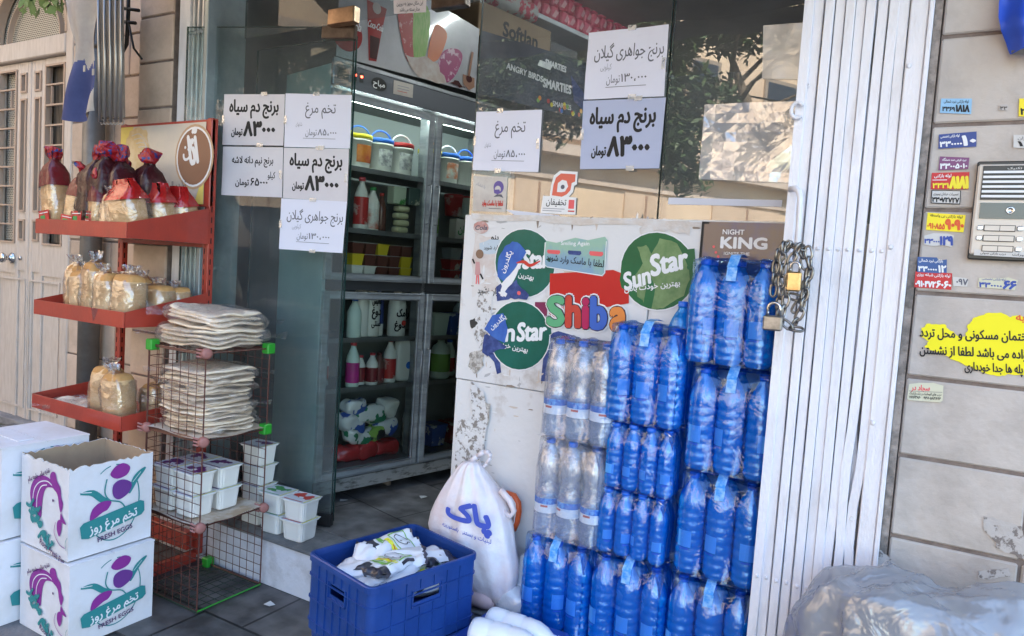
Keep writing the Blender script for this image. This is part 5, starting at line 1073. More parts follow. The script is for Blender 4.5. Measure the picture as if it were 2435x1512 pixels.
# ================================================================ blue crate with milk bags
cb_ = M('blue_crate_plastic', (.01, .045, .21), .38, c2=(.014, .058, .26), ns=5, coat=.15, bump=.05, bs=80)
def crate(label, x, y, z, rz, L=.425, Wd=.345, H=.24):
    t = thing('crate', label, 'crate', (x, y, z), rz, 'stacked blue plastic crates')
    g = MB(); th = .004; N_ = 8
    def outline(ex, zz, r=.025):
        P = []
        for cx, cy, a0 in ((L/2-r, Wd/2-r, 0), (-L/2+r, Wd/2-r, 90), (-L/2+r, -Wd/2+r, 180), (L/2-r, -Wd/2+r, 270)):
            for i in range(5): a = rad(a0+22.5*i); P.append(Vector((cx+(r+ex)*math.cos(a), cy+(r+ex)*math.sin(a), zz)))
        return P
    # rim, ribs and floor; side walls built as panels with a hand hole
    g.loft([outline(0, H-.02), outline(.006, H-.02), outline(.006, H-.003), outline(.003, H), outline(-.005, H), outline(-.006, H-.02)], cb_, cap=(False, False))
    for z0 in (H*.72, H*.42, H*.12): g.loft([outline(0, z0), outline(.005, z0+.0005), outline(.005, z0+.004), outline(0, z0+.0045)], cb_, cap=(False, False))
    g.loft([outline(-.001, 0), outline(-.001, .006)], cb_)
    def side(a, b, hole):
        a, b = Vector(a), Vector(b); d = (b-a); n_ = Vector((d.y, -d.x, 0)).normalized(); Ls = d.length; d.normalize()
        def wall(s0, s1, z0, z1, o0=0, o1=-.004):
            P = [a+d*s0+n_*o0, a+d*s1+n_*o0, a+d*s1+n_*o1, a+d*s0+n_*o1]
            g.add([(p.x, p.y, z_) for z_ in (z0, z1) for p in P], [(0, 3, 2, 1), (4, 5, 6, 7), (0, 1, 5, 4), (1, 2, 6, 5), (2, 3, 7, 6), (3, 0, 4, 7)], cb_)
        h0, h1, hz0, hz1 = Ls*.36, Ls*.64, H*.62, H*.76
        wall(0, Ls, 0, hz0); wall(0, Ls, hz1, H-.02); wall(0, h0, hz0, hz1); wall(h1, Ls, hz0, hz1)
        n2 = 7
        for i in range(n2+1):
            if i in (0, n2): continue
            s0 = Ls*i/n2
            if h0-.01 < s0 < h1+.01: wall(s0-.0018, s0+.0018, .0, hz0-.014, .0045, 0); wall(s0-.0018, s0+.0018, hz1+.006, H-.02, .0045, 0)
            else: wall(s0-.0018, s0+.0018, .0, H-.02, .0045, 0)
        wall(h0-.008, h1+.008, hz0-.014, hz0-.01, .0055, 0); wall(h0-.008, h0-.004, hz0-.014, hz1+.006, .0055, 0); wall(h1+.004, h1+.008, hz0-.014, hz1+.006, .0055, 0)
    r = .024
    side((-L/2+r, -Wd/2, 0), (L/2-r, -Wd/2, 0), 1); side((L/2, -Wd/2+r, 0), (L/2, Wd/2-r, 0), 1); side((L/2-r, Wd/2, 0), (-L/2+r, Wd/2, 0), 1); side((-L/2, Wd/2-r, 0), (-L/2, -Wd/2+r, 0), 1)
    for cx, cy, a0 in ((L/2-r, Wd/2-r, 0), (-L/2+r, Wd/2-r, 90), (-L/2+r, -Wd/2+r, 180), (L/2-r, -Wd/2+r, 270)):
        pts = [(cx+r*math.cos(rad(a0+15*i)), cy+r*math.sin(rad(a0+15*i))) for i in range(7)]
        for z0, z1 in ((0, H-.02),):
            g.add([(x_, y_, z_) for z_ in (z0, z1) for x_, y_ in pts], [(i, i+1, 8+i, 7+i) for i in range(6)], cb_)
    g.build('body', t); return t
q = [onZ(*p, .48) for p in ((740, 1310), (895, 1395), (1145, 1310), (960, 1255))]
cc = (q[0]+q[1]+q[2]+q[3])/4; e = (q[2]-q[1]); ra = math.atan2(e.y, e.x)
CL, CWd = e.length, (q[0]-q[1]).length
crate('upper blue plastic crate filled with milk bags in front of the entrance', cc.x, cc.y, .242, ra, CL, CWd)
crate('lower blue plastic crate carrying the full crate', cc.x+.012, cc.y+.01, .0, ra+.03, CL, CWd)
CM = Matrix.Translation((cc.x, cc.y, 0)) @ Matrix.Rotation(ra, 4, 'Z')
mkw = M('milk_bag_white', (.76, .76, .8), .28, coat=.4, bump=.35, bs=25); mkb = M('milk_bag_black', (.03, .03, .045), .3, coat=.4)
mg = M('milk_green', (.2, .42, .08), .4); my_ = M('milk_yellow', (.8, .78, .05), .4)
def milkbag(label, loc, rz, rx, ry, pr=False, hx=.095, hy=.06, cat='milk bag', group='soft white milk bags heaped in the blue crate'):
    t = thing('milk_bag', label, cat, loc, rz, group); t.rotation_euler.x = rx; t.rotation_euler.y = ry; sd = rnd.random()*50
    def f(sg):
        def k(a, b):
            x, y = (a*2-1), (b*2-1); th = max(0, (1-x**4)*(1-y**4))**.5; nz = noise.noise(Vector((x*2.2+sd, y*2.2, sg)))
            return Vector((x*hx*(1+.05*math.sin(y*9+sd)*(abs(x) > .8)), y*hy, sg*.019*th+nz*.011+(.004*math.sin(y*16+sd) if abs(x) > .8 else 0)))
        return k
    g = MB(); g.grid(f(1), 26, 12, mkw).grid(f(-1), 26, 12, mkw)
    # black end prints
    base = len(g.v)//2; ib = g.mi(mkb)
    for fi, fc in enumerate(g.f):
        c = sum((g.v[i] for i in fc), Vector())/4
        if c.x < -hx*.6 or c.x > hx*.88: g.m[fi] = ib
    g.build('film', t, True)
    if pr:
        def P(u, v): p = f(1)(u, v); return (p.x, p.y, p.z+.0016)
        p = MB()
        def R_(u0, u1, v0, v1, m, dz=0):
            n_ = 6
            for i in range(n_):
                for j in range(n_):
                    A = [P(u0+(u1-u0)*(i+a)/n_, v0+(v1-v0)*(j+b)/n_) for a, b in ((0, 0), (1, 0), (1, 1), (0, 1))]; p.add([(x, y, z+dz) for x, y, z in A], [(0, 1, 2, 3)], m)
        R_(.24, .34, .12, .9, mg); R_(.36, .45, .12, .8, my_); R_(.48, .8, .12, .16, mg, .0004); R_(.48, .8, .86, .9, mg, .0004); R_(.48, .5, .16, .86, mg, .0004); R_(.78, .8, .16, .86, mg, .0004); R_(.1, .2, .3, .6, mkw, .0004); R_(.5, .8, .02, .08, mkb)
        for k, pts in enumerate(([(.54, .7), (.56, .5), (.6, .36), (.66, .34), (.7, .4), (.75, .38)], [(.54, .72), (.6, .78), (.66, .7), (.72, .64), (.75, .5)], [(.6, .55), (.62, .5)], [(.27, .25), (.3, .45), (.28, .7)], [(.39, .25), (.42, .45), (.4, .7)])):
            for a, b in zip(pts, pts[1:]):
                A = Vector(P(*a)); B = Vector(P(*b)); d = (B-A).normalized().cross(Vector((0, 0, 1)))*.0016; up = Vector((0, 0, .0012)); p.add([A-d+up, B-d+up, B+d+up, A+d+up], [(0, 1, 2, 3)], mkb if k < 3 else (white if k == 3 else red))
        p.build('lettering', t)
    return t
mb_ = [(x_, y_, z_+.04, *q_) for x_, y_, z_, *q_ in [(-.09, -.06, .335, .3, .1, 0, 0), (.08, -.08, .34, 2.6, -.1, .1, 0), (.1, .06, .335, .2, 0, 0, 0), (-.1, .07, .34, 1.2, .2, 0, 0), (0, 0, .36, .9, -.2, .15, 0),
       (-.12, -.04, .39, 3.3, .25, 0, 0), (.06, -.1, .385, .35, .12, -.08, 1), (-.02, .05, .405, -2.4, -.25, .15, 0), (.11, .0, .395, 2.0, 0, .2, 0), (.05, .075, .43, -.0, .42, -.05, 1), (-.09, .05, .415, .8, -.1, -.35, 0), (-.05, -.09, .40, 3.6, .15, .1, 0), (.125, .06, .4, 1.4, .3, .2, 0), (-.13, .02, .41, 2.2, .1, .1, 0), (.0, -.02, .42, -.6, .1, -.1, 0), (-.06, -.05, .425, .2, -.1, .05, 1), (.13, -.04, .41, 2.9, .05, -.1, 0)]]
lb_ = ['flat at the rear left bottom', 'low on the street side', 'low near the right wall', 'low in the back corner', 'in the middle of the lower layer', 'at the left rim, black end up', 'printed one in front, green and yellow stripes', 'turned over near the middle', 'at the right rim', 'topmost, with a cow outline in a green frame', 'standing on its edge at the back left', 'near the front left corner', 'wedged in the right back corner', 'high at the left side', 'across the centre of the heap', 'printed one lying left of the cow bag', 'high at the right side of the heap']
for (x, y, z, rz, rx, ry, pr), lb2 in zip(mb_, lb_):
    p = CM @ Vector((x*.8*CL/.425, y*.72*CWd/.345, z+.0)); milkbag('white milk bag in the blue crate, '+lb2, tuple(p), ra+rz, rx, ry, pr)
# ================================================================ white carrier bag
bgm = M('carrier_plastic', (.76, .74, .8), .3, c2=(.7, .6, .63), ns=6, bump=1.0, bs=13, coat=.35); bgf = film('carrier_film', (.9, .88, .93), .35, 20, .9, .2, milk=.82)
kb = thing('carrier_bag', 'full white plastic carrier bag with blue Persian lettering and twisted handle', 'bag', (-1.30, .085, .212))
ob = lambda u, v, y=.06: Vector((onY(u, v, y).x+1.30, y-.085, onY(u, v, y).z-.212))
prof = [(1375, 1150, 1215), (1340, 1075, 1235), (1280, 1028, 1226), (1230, 1035, 1222), (1170, 1062, 1202), (1130, 1085, 1170), (1110, 1096, 1150), (1095, 1110, 1150)]
rings = []
for k, (v, ul, ur) in enumerate(prof):
    a, b = ob(ul, v), ob(ur, v); c = (a+b)/2; hx = (b-a).length/2; hy = (.04, .085, .1, .095, .075, .05, .032, .02)[k]; r = []
    z = c.z if k else .004
    for i in range(60):
        t_ = 2*math.pi*i/60; cx, sx = math.cos(t_), math.sin(t_); nn = noise.noise(Vector((cx*2.4, sx*2.4, k*.6)))*.16+.07*(k/7)*math.sin(i*1.25+k*.3)+.1*abs(noise.noise(Vector((cx*5, sx*5, k*.9)))); r.append(Vector((c.x+hx*cx*(1+nn*.35), c.y-.01+hy*sx*(1+nn*1.6), z+.006*nn)))
    rings.append(r)
MB().loft(rings, bgm).build('body', kb, True, sub=1)
g = MB()
H1 = [ob(*p) for p in ((1108, 1108), (1118, 1098), (1135, 1084), (1152, 1074), (1164, 1077), (1166, 1088), (1158, 1102), (1146, 1112))]
for i in range(len(H1)-1):
    a, b = H1[i], H1[i+1]
    for w1 in (0,): g.tube([a, b], [.011-.0008*i, .011-.0008*(i+1)], bgm, 8)
g.build('bag_handle', kb, True); g = MB()
H2 = [ob(*p, y=.04) for p in ((1190, 1165), (1212, 1190), (1222, 1215), (1214, 1228), (1196, 1215))]
g.tube(H2, [.012, .012, .01, .01, .008], bgm, 8)
g.build('bag_handle', kb, True)
BG = Plane((0, -.052), rad(0)); s = Sheet('print', '', '', [(1060, 1172), (1178, 1190), (1170, 1302), (1048, 1252)], Plane((0, -.047), 0), bgm, off=0, parent=kb, base=False, bulge=.012)
bagblue = M('bag_blue_print', (.06, .1, .5), .5); s.text('پاک', .52, .62, .62, bagblue, bold=.06, fit=.85, rot=0, shear=-.25).text('لبنیات و بستنی پاستوریزه', .5, .93, .13, bagblue, bold=.015, fit=.95); s.done('lettering')
g = MB(); R = lump(.075, .07, .03, 24, 8, .6, .012, 12, 3); g.loft([[p+Vector((.03, -.035, -.0)) for p in r] for r in R], M('pinkish_pack', (.6, .42, .42), .5)); g.build('pack_inside', kb, True)
# orange toy basket handle behind the bag
om = M('orange_plastic', (.62, .1, .02), .4, coat=.3); t = thing('orange_handle', 'orange plastic carrier with a white rim line behind the white bag', 'basket', (-1.15, .12, .212))
oo = lambda u, v, y=.13: Vector((onY(u, v, y).x+1.15, y-.12, onY(u, v, y).z-.212))
pts = [oo(*p) for p in ((1186, 1176), (1205, 1174), (1222, 1180), (1231, 1195), (1232, 1215), (1228, 1240), (1222, 1256), (1212, 1250))]
g = MB(); g.tube(pts, [.013]*len(pts), om, 10); g.build('rim', t, True); g = MB(); g.tube([p+Vector((-.004, -.0125, 0)) for p in pts[:-1]], .0022, white, 6); g.build('rim_line', t, True)
MB().box(-.08, .0, -.03, .03, .0, .13, om, bev=.01).build('basket_body', t)
t = thing('plastic_bag', 'small clear plastic bag lying on the step between crate and water', 'bag', (-1.13, .06, .212))
MB().loft(lump(.07, .05, .045, 24, 12, .7, .014, 14, 5), bgf).build('film', t, True)
t = thing('pack_bundle', 'white plastic bundle at the foot of the carrier bag', 'bag', (-1.12, .12, .212)); MB().loft(lump(.045, .04, .1, 20, 12, .7, .012, 10, 2), bgf).build('film', t, True)
# ================================================================ water packs
def bluebottle(name, c, c2, rough=.2, tr=.15): 
    return M(name, c, rough, c2=c2, ns=9, trans=tr, ior=1.33, coat=.8, bump=.12, bs=30)
wb = film('blue_bottle', (.36, .74, 1.0), .28, 40, .2, .06, milk=.52, mc=(.0, .3, 1.0), gc=(.6, .85, 1)); wb2 = wb; capb = M('blue_cap', (.02, .16, .75), .35, coat=.3)
wc = film('clear_bottle', (.93, .96, 1.0), .36, 30, .3, .07, milk=.3, mc=(.8, .84, .95)); wcw = film('bottle_water', (.78, .87, 1.0), .25, 30, .3, .07, milk=.22, mc=(.6, .72, .92))
lbl_t = M('label_blue_band', (.02, .14, .55), .35, c2=(.1, .35, .75), ns=40, thr=(.5, .56)); lbl_b = M('label_white_band', (.72, .78, .88), .35, c2=(.4, .58, .82), ns=30, thr=(.5, .7)); lblp = M('pale_blue_label', (.08, .34, .85), .4, coat=.4); lbld = M('deep_blue_label', (.02, .12, .6), .4)
def rib(z, r, k=11, a=.0026): return r-a*(1-abs(math.sin(z*math.pi*k/.3)))
def bottle_mesh(kind):
    g = MB(); P = []
    if kind == 'big':
        r = .0415
        P = [(.028, 0), (.036, .004), (.040, .014)]+[(rib(z, r), z) for z in [.016+i*.0052 for i in range(38)]]+[(r, .216), (.0405, .224), (.037, .238), (.031, .252), (.024, .266), (.017, .277), (.0145, .284), (.0135, .29)]
        g.lathe(P, wb, 20); g.lathe([(.0155, .29), (.0158, .293), (.0155, .305), (.013, .307)], capb, 16)
    elif kind == 'small':
        r = .0275
        P = [(.018, 0), (.024, .003), (.0265, .01)]+[(rib(z, r, 15, .0017), z) for z in [.012+i*.0045 for i in range(28)]]+[(r, .142), (.0255, .152), (.021, .164), (.0155, .177), (.0125, .186), (.0122, .192)]
        g.lathe(P, wb, 16); g.lathe([(.0148, .192), (.0148, .205), (.0125, .2065)], capb, 14)
    else:
        r = .041
        P = [(.028, 0, wcw), (.036, .004, wcw), (.0395, .012, wcw)]+[(rib(z, r, 16, .0014), z, wcw) for z in [.016+i*.0055 for i in range(11)]]+[(r+.0006, .078, lbl_b), (r+.0006, .1, lbl_b), (r+.0006, .108, lbl_t), (r+.0006, .128, wcw), (r-.0005, .1285, wcw), (.0385, .145, wc), (.0345, .165, wc), (.0325, .185, wc), (.0345, .205, wc), (.0385, .222, wc), (.040, .236, wc), (.0385, .25, wc), (.032, .27, wc), (.022, .29, wc), (.015, .302, wc), (.0135, .31, wc)]
        g.lathe(P, wc, 22); g.lathe([(.0155, .31), (.0158, .313), (.0155, .325), (.013, .327)], capb, 16)
    return g
PROTO = {}
def bottle(kind):
    if kind not in PROTO:
        o = bottle_mesh(kind).build('bottle', None, True)
        g = MB(); r, z0, z1, w_ = {'big': (.0425, .085, .135, .5), 'small': (.0283, .045, .075, .55), 'clear': (.0422, .09, .12, .3)}[kind]; n_ = 6
        for i in range(n_):
            a, b = -w_+2*w_*i/n_, -w_+2*w_*(i+1)/n_; g.add([(r*math.sin(a), -r*math.cos(a), z0), (r*math.sin(b), -r*math.cos(b), z0), (r*math.sin(b), -r*math.cos(b), z1), (r*math.sin(a), -r*math.cos(a), z1)], [(0, 1, 2, 3)], lblp if kind != 'clear' else M('logo_red', (.5, .12, .1), .4))
            if kind != 'clear' and i not in (0, n_-1): g.add([(r*1.01*math.sin(a), -r*1.01*math.cos(a), z0-.008), (r*1.01*math.sin(b), -r*1.01*math.cos(b), z0-.008), (r*1.01*math.sin(b), -r*1.01*math.cos(b), z0-.002), (r*1.01*math.sin(a), -r*1.01*math.cos(a), z0-.002)], [(0, 1, 2, 3)], lbld)
        if kind == 'clear':
            g = MB()
            for i in range(4):
                a, b = -.3+.15*i, -.3+.15*(i+1); g.add([(r*math.sin(a), -r*math.cos(a), .098), (r*math.sin(b), -r*math.cos(b), .098), (r*math.sin(b), -r*math.cos(b), .105), (r*math.sin(a), -r*math.cos(a), .105)], [(0, 1, 2, 3)], M('logo_red', (.5, .12, .1), .4))
        l = g.build('label', o); PROTO[kind] = (o, l)
        return o, l, True
    return (*PROTO[kind], False)
wrapb = film('blue_shrink_wrap', (.78, .88, 1.0), .15, 12, .38, .07, milk=.03, mc=(.02, .25, .95), gc=(.75, .9, 1)); wrapc = film('clear_shrink_wrap', (.96, .97, 1.0), .16, 12, .45, .08, milk=.1, mc=(.7, .76, .95))
strapm = M('pale_blue_strap', (.05, .3, .8), .4, c2=(.3, .55, .9), ns=60, coat=.3)
def pack(label, x0, z, kind, nx, ny, y0=.005, strap=True, rz=0, grp='shrink-wrapped packs of water bottles'):
    r, h = {'big': (.0425, .307), 'small': (.0285, .2065), 'clear': (.0425, .327)}[kind]
    t = thing('water_pack', label, 'water pack', (x0, y0, z), rz, grp); d = 2*r
    for j in range(ny):
        for i in range(nx):
            o, l, first = bottle(kind)
            if not first: l = l.copy(); o = o.copy(); COL.objects.link(o); COL.objects.link(l); l.parent = o
            o.parent = t; o.location = (r+i*d+rnd.uniform(-.001, .001), r+j*d, 0); o.rotation_euler.z = rnd.uniform(-.9, .9) if kind != 'clear' else rnd.uniform(-.7, .7)
    # wrap
    W_, D_ = nx*d, ny*d; rings = []; n = 96
    for zz, f, sc in ((.0, .0, 0), (.004, .0015, 1), (h*.35, .0018, 1), (h*.68, .0018, 1), (h*.8, -.004, .9), (h*.9, -.016, .6), (h*.985, -.03*(r/.0425), .35), (h+.003, -.05*(r/.0425), .1)):
        rg = []
        for k in range(n):
            u = k/n*2*(W_+D_)
            if u < W_: p, nr, s_ = Vector((u, 0)), Vector((0, -1)), u
            elif u < W_+D_: p, nr, s_ = Vector((W_, u-W_)), Vector((1, 0)), u-W_
            elif u < 2*W_+D_: p, nr, s_ = Vector((2*W_+D_-u, D_)), Vector((0, 1)), 2*W_+D_-u
            else: p, nr, s_ = Vector((0, 2*(W_+D_)-u)), Vector((-1, 0)), 2*(W_+D_)-u
            sc_ = abs(math.sin(math.pi*s_/d))**.5; dent = (1-sc_)*r*.3*sc
            e = min(p.x, W_-p.x)+min(p.y, D_-p.y); cornr = max(0, r*.75-e)*.5*sc if True else 0
            q = p+nr*(f-dent*.8) + (Vector((W_/2, D_/2))-p).normalized()*cornr
            nz = noise.noise(Vector((q.x*14+x0*30, q.y*14, zz*5+z*7)))*.0035
            rg.append(Vector((q.x+nr.x*nz, q.y+nr.y*nz, zz+(.006*math.cos(2*math.pi*s_/d)*(-1) if zz > h*.85 else 0))))
        rings.append(rg)
    MB().loft(rings, wrapc if kind == 'clear' else wrapb, cap=(False, True)).build('shrink_wrap', t, True)
    if strap:
        g = MB(); xm = W_/2; pts = [(-.002, h*.80), (-.0, h*.93), (D_*.2, h+.014), (D_*.5, h+.02), (D_*.8, h+.012)]
        for a, b in zip(pts, pts[1:]): g.add([(xm-.014, a[0], a[1]), (xm+.014, a[0]+.002, a[1]), (xm+.016, b[0]+.002, b[1]), (xm-.012, b[0], b[1])], [(0, 1, 2, 3)], strapm)
        g.build('strap', t)
    return t
Zs = .208
A = [('blue pack of large water bottles, lowest beside the gate', 0), ('blue pack of large water bottles, second from the bottom beside the gate', 1), ('blue pack of large water bottles, third from the bottom beside the gate', 2), ('topmost blue pack of large water bottles, in front of the dark poster', 3)]
for lab, k in A: pack(lab, (-.588, -.582, -.575, -.6)[k], Zs+.322*k, 'big', 3, 2, y0=(.0, .005, .0, -.005)[k])
pack('blue pack of large bottles at the bottom of the middle column', -.845, Zs, 'big', 3, 2, y0=.0)
pack('blue pack of small bottles, lower of the two in the middle column', -.835, Zs+.322, 'small', 4, 3, strap=False)
pack('blue pack of small bottles, upper of the two in the middle column', -.825, Zs+.322+.214, 'small', 4, 3, strap=False)
pack('blue pack of large bottles with torn wrap on top of the middle column', -.845, Zs+.322+.428, 'big', 3, 2, y0=.0)
pack('dark blue pack of large bottles at the bottom of the left column', -1.103, Zs, 'big', 3, 2, y0=.005)
pack('pack of clear labelled bottles, lower one on the left column', -1.075, Zs+.322, 'clear', 3, 2, strap=False)
pack('pack of clear labelled bottles, top of the left column', -1.066, Zs+.322+.336, 'clear', 3, 2, strap=False)
t = thing('water_bottle', 'single blue water bottle standing between the two tallest packs', 'bottle', (-.64, .12, 1.04)); o, l, f = bottle('big'); o = o.copy(); l = l.copy(); COL.objects.link(o); COL.objects.link(l); l.parent = o; o.parent = t; o.location = (0, 0, 0)
# ================================================================ white jugs on the ground
jm = M('white_jug_plastic', (.78, .79, .83), .3, coat=.3, c2=(.74, .75, .8), ns=6)
def jug(label, u, v, z, ang):
    p = onZ(u, v, z); t = thing('jug', label, 'jug', (p.x, p.y, p.z), ang, 'white plastic jugs lying on the pavement'); t.rotation_euler.y = rad(90)
    g = MB(); g.lathe([(.03, 0), (.042, .006), (.046, .02), (.046, .06), (.043, .066), (.0465, .075), (.0465, .12), (.043, .127), (.046, .135), (.044, .17), (.034, .2), (.02, .222), (.018, .24)], jm, 28); g.build('body', t, True)
    g = MB(); g.lathe([(.021, .24), (.0215, .243), (.021, .262), (.018, .265)], jm, 18); g.build('cap', t, True)
jug('white jug lying on the pavement, the left one at the bottom edge', 1120, 1500, .3, rad(8)); jug('white jug lying behind the first one, touching the water packs', 1160, 1474, .3, rad(2))
t = thing('box', 'low white carton under the lying jugs', 'box', (-1.02, -.15, 0)); MB().box(-.16, .14, -.12, .13, 0, .25, M('blue_tub_plastic', (.02, .07, .35), .4), bev=.008).build('body', t)
# ================================================================ big grey bag bottom right
gb = film('grey_sack_film', (.8, .82, .85), .2, 9, 1.0, .2, milk=.45, mc=(.46, .48, .52))
t = thing('plastic_sack', 'large crumpled translucent grey plastic sack in the bottom right corner', 'sack', (.13, -.22, 0))
def sack(hx, hy, h, amp, fs, sd, m, sub=0):
    R = lump(hx, hy, h/2, 110, 64, .8, 0, 1, 0)
    out = []
    for r in R:
        q = []
        for p in r:
            n1 = noise.noise(Vector((p.x*5+sd, p.y*5, p.z*4)))*.09; n2 = abs(noise.noise(Vector((p.x*8+sd, p.y*8+p.z*3, p.z*4))))*amp*.7; n3 = abs(noise.noise(Vector((p.x*17+sd+p.z*4, p.y*17, p.z*9))))*amp*.3
            d = Vector((p.x, p.y, (p.z-h/2)*.8)).normalized(); q.append(p+d*(n1-n2-n3))
        out.append(q)
    return MB().loft(out, m)
sack(.36, .15, .79, .07, 9, 3, gb).build('film', t, True); sack(.31, .12, .71, .05, 9, 8, M('grey_inner_sack', (.26, .28, .32), .45, c2=(.36, .37, .4), ns=5, bump=1.0, bs=9)).build('inner_bag', t, True)
# litter
for k, (u, v) in enumerate(((640, 1437), (1005, 1182), (912, 1150), (818, 1190), (905, 1152))):
    z = .003 if k == 0 else .213; p = onZ(u, v, z)
    if k == 2:
        t = thing('paper_roll', 'brown paper roll lying on the shop floor under the fridge', 'roll', (p.x, p.y, z)); MB().tube([(-.03, .02, .016), (.04, -.01, .016)], .016, M('brown_roll', (.4, .3, .22), .8), 14).build('roll', t, True); continue
    if k == 4: continue
    q = MB().add([(-.02, -.012, 0), (.018, -.016, .004), (.022, .012, .001), (-.012, .016, .006)], [(0, 1, 2, 3)], M('litter_white', (.7, .68, .66), .8)).build('paper_scrap', loc=tuple(p), rz=k*1.3, label=('white paper scrap on the dark pavement below the step', 'paper slip on the shop floor near the panel', '', 'tiny paper crumb on the shop floor by the door edge')[k], category='litter')
# ================================================================ display fridge (front turned towards the entrance)
fx = M('fridge_grey', (.38, .4, .42), .4, .3, c2=(.23, .25, .27), ns=3, stretch=(1, 1, 6)); fside = M('fridge_green_side', (.4, .5, .5), .35, c2=(.3, .4, .42), ns=1.5, coat=.3); fin = M('fridge_liner', (.5, .52, .5), .5); fdk = M('fridge_dark', (.035, .037, .04), .4); fbk = M('fridge_back', (.22, .24, .24), .5)
alu = M('brushed_aluminium', (.38, .39, .41), .35, .8, c2=(.3, .31, .33), ns=6, stretch=(1, 1, .1)); gf = glass('fridge_glass', (.86, .93, .9), 1.42)
fr = thing('display_fridge', 'grey upright display fridge with four glass doors full of dairy', 'fridge', tuple(FR.p), FR.a); D_ = .42
def fy(u, v, d=0):
    P = Plane(FR.w(0, 0, -d), FR.a); return P.at(u, v)
g = MB(); g.box(.0, .02, .012, D_, .27, 2.30, fside, bev=.002).box(1.22, 1.24, .012, D_, .27, 2.3, fx).box(.0201, 1.2199, D_-.02, D_, .27, 2.3, fbk).box(.0201, 1.2199, .012, D_-.021, 2.2, 2.3, fdk).box(.0201, 1.2199, .012, D_-.021, .27, .385, fx).box(.0201, 1.2199, .014, D_-.021, 1.262, 1.325, fdk).box(.6, .62, .014, .1, .386, 2.19, fx)
g.build('cabinet', fr)
for x in (.03, 1.19): MB().box(x, x+.03, .05, .08, .21, .27, fdk).build('leg', fr)
MB().box(0.0, 1.24, .0, .0115, .275, .338, M('scuffed_kickplate', (.3, .29, .27), .6, c2=(.1, .09, .08), ns=12, thr=(.5, .62), stretch=(1, 1, 3))).build('kickplate', fr)
hd = MB().box(-.004, 1.25, -.012, .011, 2.2, 2.316, M('header_grey', (.2, .21, .24), .25, .4, coat=.5), bev=.003).box(-.004, 1.25, -.016, -.0125, 2.306, 2.322, alu).build('header', fr)
s = Sheet('sticker', '', '', [(.33, 2.296), (.45, 2.3), (.45, 2.235), (.33, 2.23)], FR, cream_p, off=.014, parent=fr); s.rect(.2, .3, .8, .35, ink3).rect(.2, .5, .8, .55, ink3).rect(.2, .7, .7, .74, red); s.done()
s = Sheet('maker_plate', '', '', [(.2, 2.29), (.29, 2.29), (.29, 2.22), (.2, 2.22)], FR, M('black_plate', (.02, .02, .02), .3), off=.0138, parent=fr, edge=[(.5+.5*math.cos(i/3.18), .5+.45*math.sin(i/3.18)) for i in range(20)]); s.text('مباح', .5, .62, .5, white, bold=.03, fit=.75); s.done()
MB().box(.015, .075, -.0145, -.012, 2.235, 2.285, fdk).box(.02, .07, -.0155, -.0145, 2.24, 2.28, M('grey_window', (.06, .06, .06), .15)).build('switch_panel', fr)
led = M('red_led', (1, .08, .04), .5, emit=2.5)
for x in (.1, .135): MB().box(x, x+.02, -.0145, -.012, 2.24, 2.285, fdk).box(x+.004, x+.016, -.0155, -.0146, 2.262, 2.272, led).build('red_display', fr)
MB().box(.0, .12, -.0135, -.0122, 2.3, 2.304, alu).build('trim', fr)
def door(x0, x1, z0, z1, hx, hz):
    g = MB(); f = .035
    g.box(x0, x0+f, -.012, .01, z0, z1, fx, bev=.002).box(x1-f, x1, -.012, .01, z0, z1, fx, bev=.002).box(x0+f, x1-f, -.012, .01, z1-f, z1, fx, bev=.002).box(x0+f, x1-f, -.012, .01, z0, z0+f, fx, bev=.002)
    for a, b, c, d in ((x0+.004, x1-.004, z1-.01, z1-.006), (x0+.004, x1-.004, z0+.006, z0+.01), (x0+f-.002, x1-f+.002, z1-f-.001, z1-f+.004), (x0+f-.002, x1-f+.002, z0+f-.004, z0+f+.001)): g.box(a, b, -.0145, -.012, c, d, alu)
    for a in (x0+f-.004, x1-f-.001): g.box(a, a+.005, -.0145, -.012, z0+f, z1-f, alu)
    o = g.build('door', fr); MB().quad((x0+f, -.002, z0+f), (x1-f, -.002, z0+f), (x1-f, -.002, z1-f), (x0+f, -.002, z1-f), gf).build('glass', o)
    MB().tube([(hx, -.012, hz-.1), (hx, -.035, hz-.1), (hx, -.035, hz+.1), (hx, -.012, hz+.1)], .004, alu, 8).build('handle', o, True)
door(.0, .605, 1.31, 2.185, .585, 1.72); door(.622, 1.225, 1.31, 2.185, .64, 1.72); door(.0, .605, .345, 1.255, .585, .86); door(.622, 1.225, .345, 1.255, .64, .86)
shm = M('wire_shelf_grey', (.25, .26, .27), .4, .5); SH = {1.857: 1, 1.56: 1, 1.328: 0, 1.022: 1, .775: 1, .388: 0}
for z, k in SH.items():
    if k: MB().box(.03, 1.21, .05, D_-.04, z-.012, z-.001, shm).box(.03, 1.21, .044, .049, z-.02, z+.004, alu).build('shelf', fr)
tube_m = M('lit_tube', (.85, 1, .95), .5, emit=16)
MB().tube([(.06, .05, 2.165), (.56, .05, 2.165)], .005, tube_m, 8).build('lamp', fr, True); MB().tube([(.66, .05, 2.165), (1.18, .05, 2.165)], .005, tube_m, 8).build('lamp', fr, True)
def inf(u, v, z, d=.12):   # fridge-local place of an item whose foot shows at a pixel
    return fy(u, v, d)[0]
def fput(o, x, d, z, rz=0): o.location = FR.w(x, z, -d); o.rotation_euler.z = FR.a+rz
dairy = M('dairy_white', (.74, .74, .7), .35, coat=.2); dairy_g = M('dairy_green_white', (.6, .72, .66), .35)
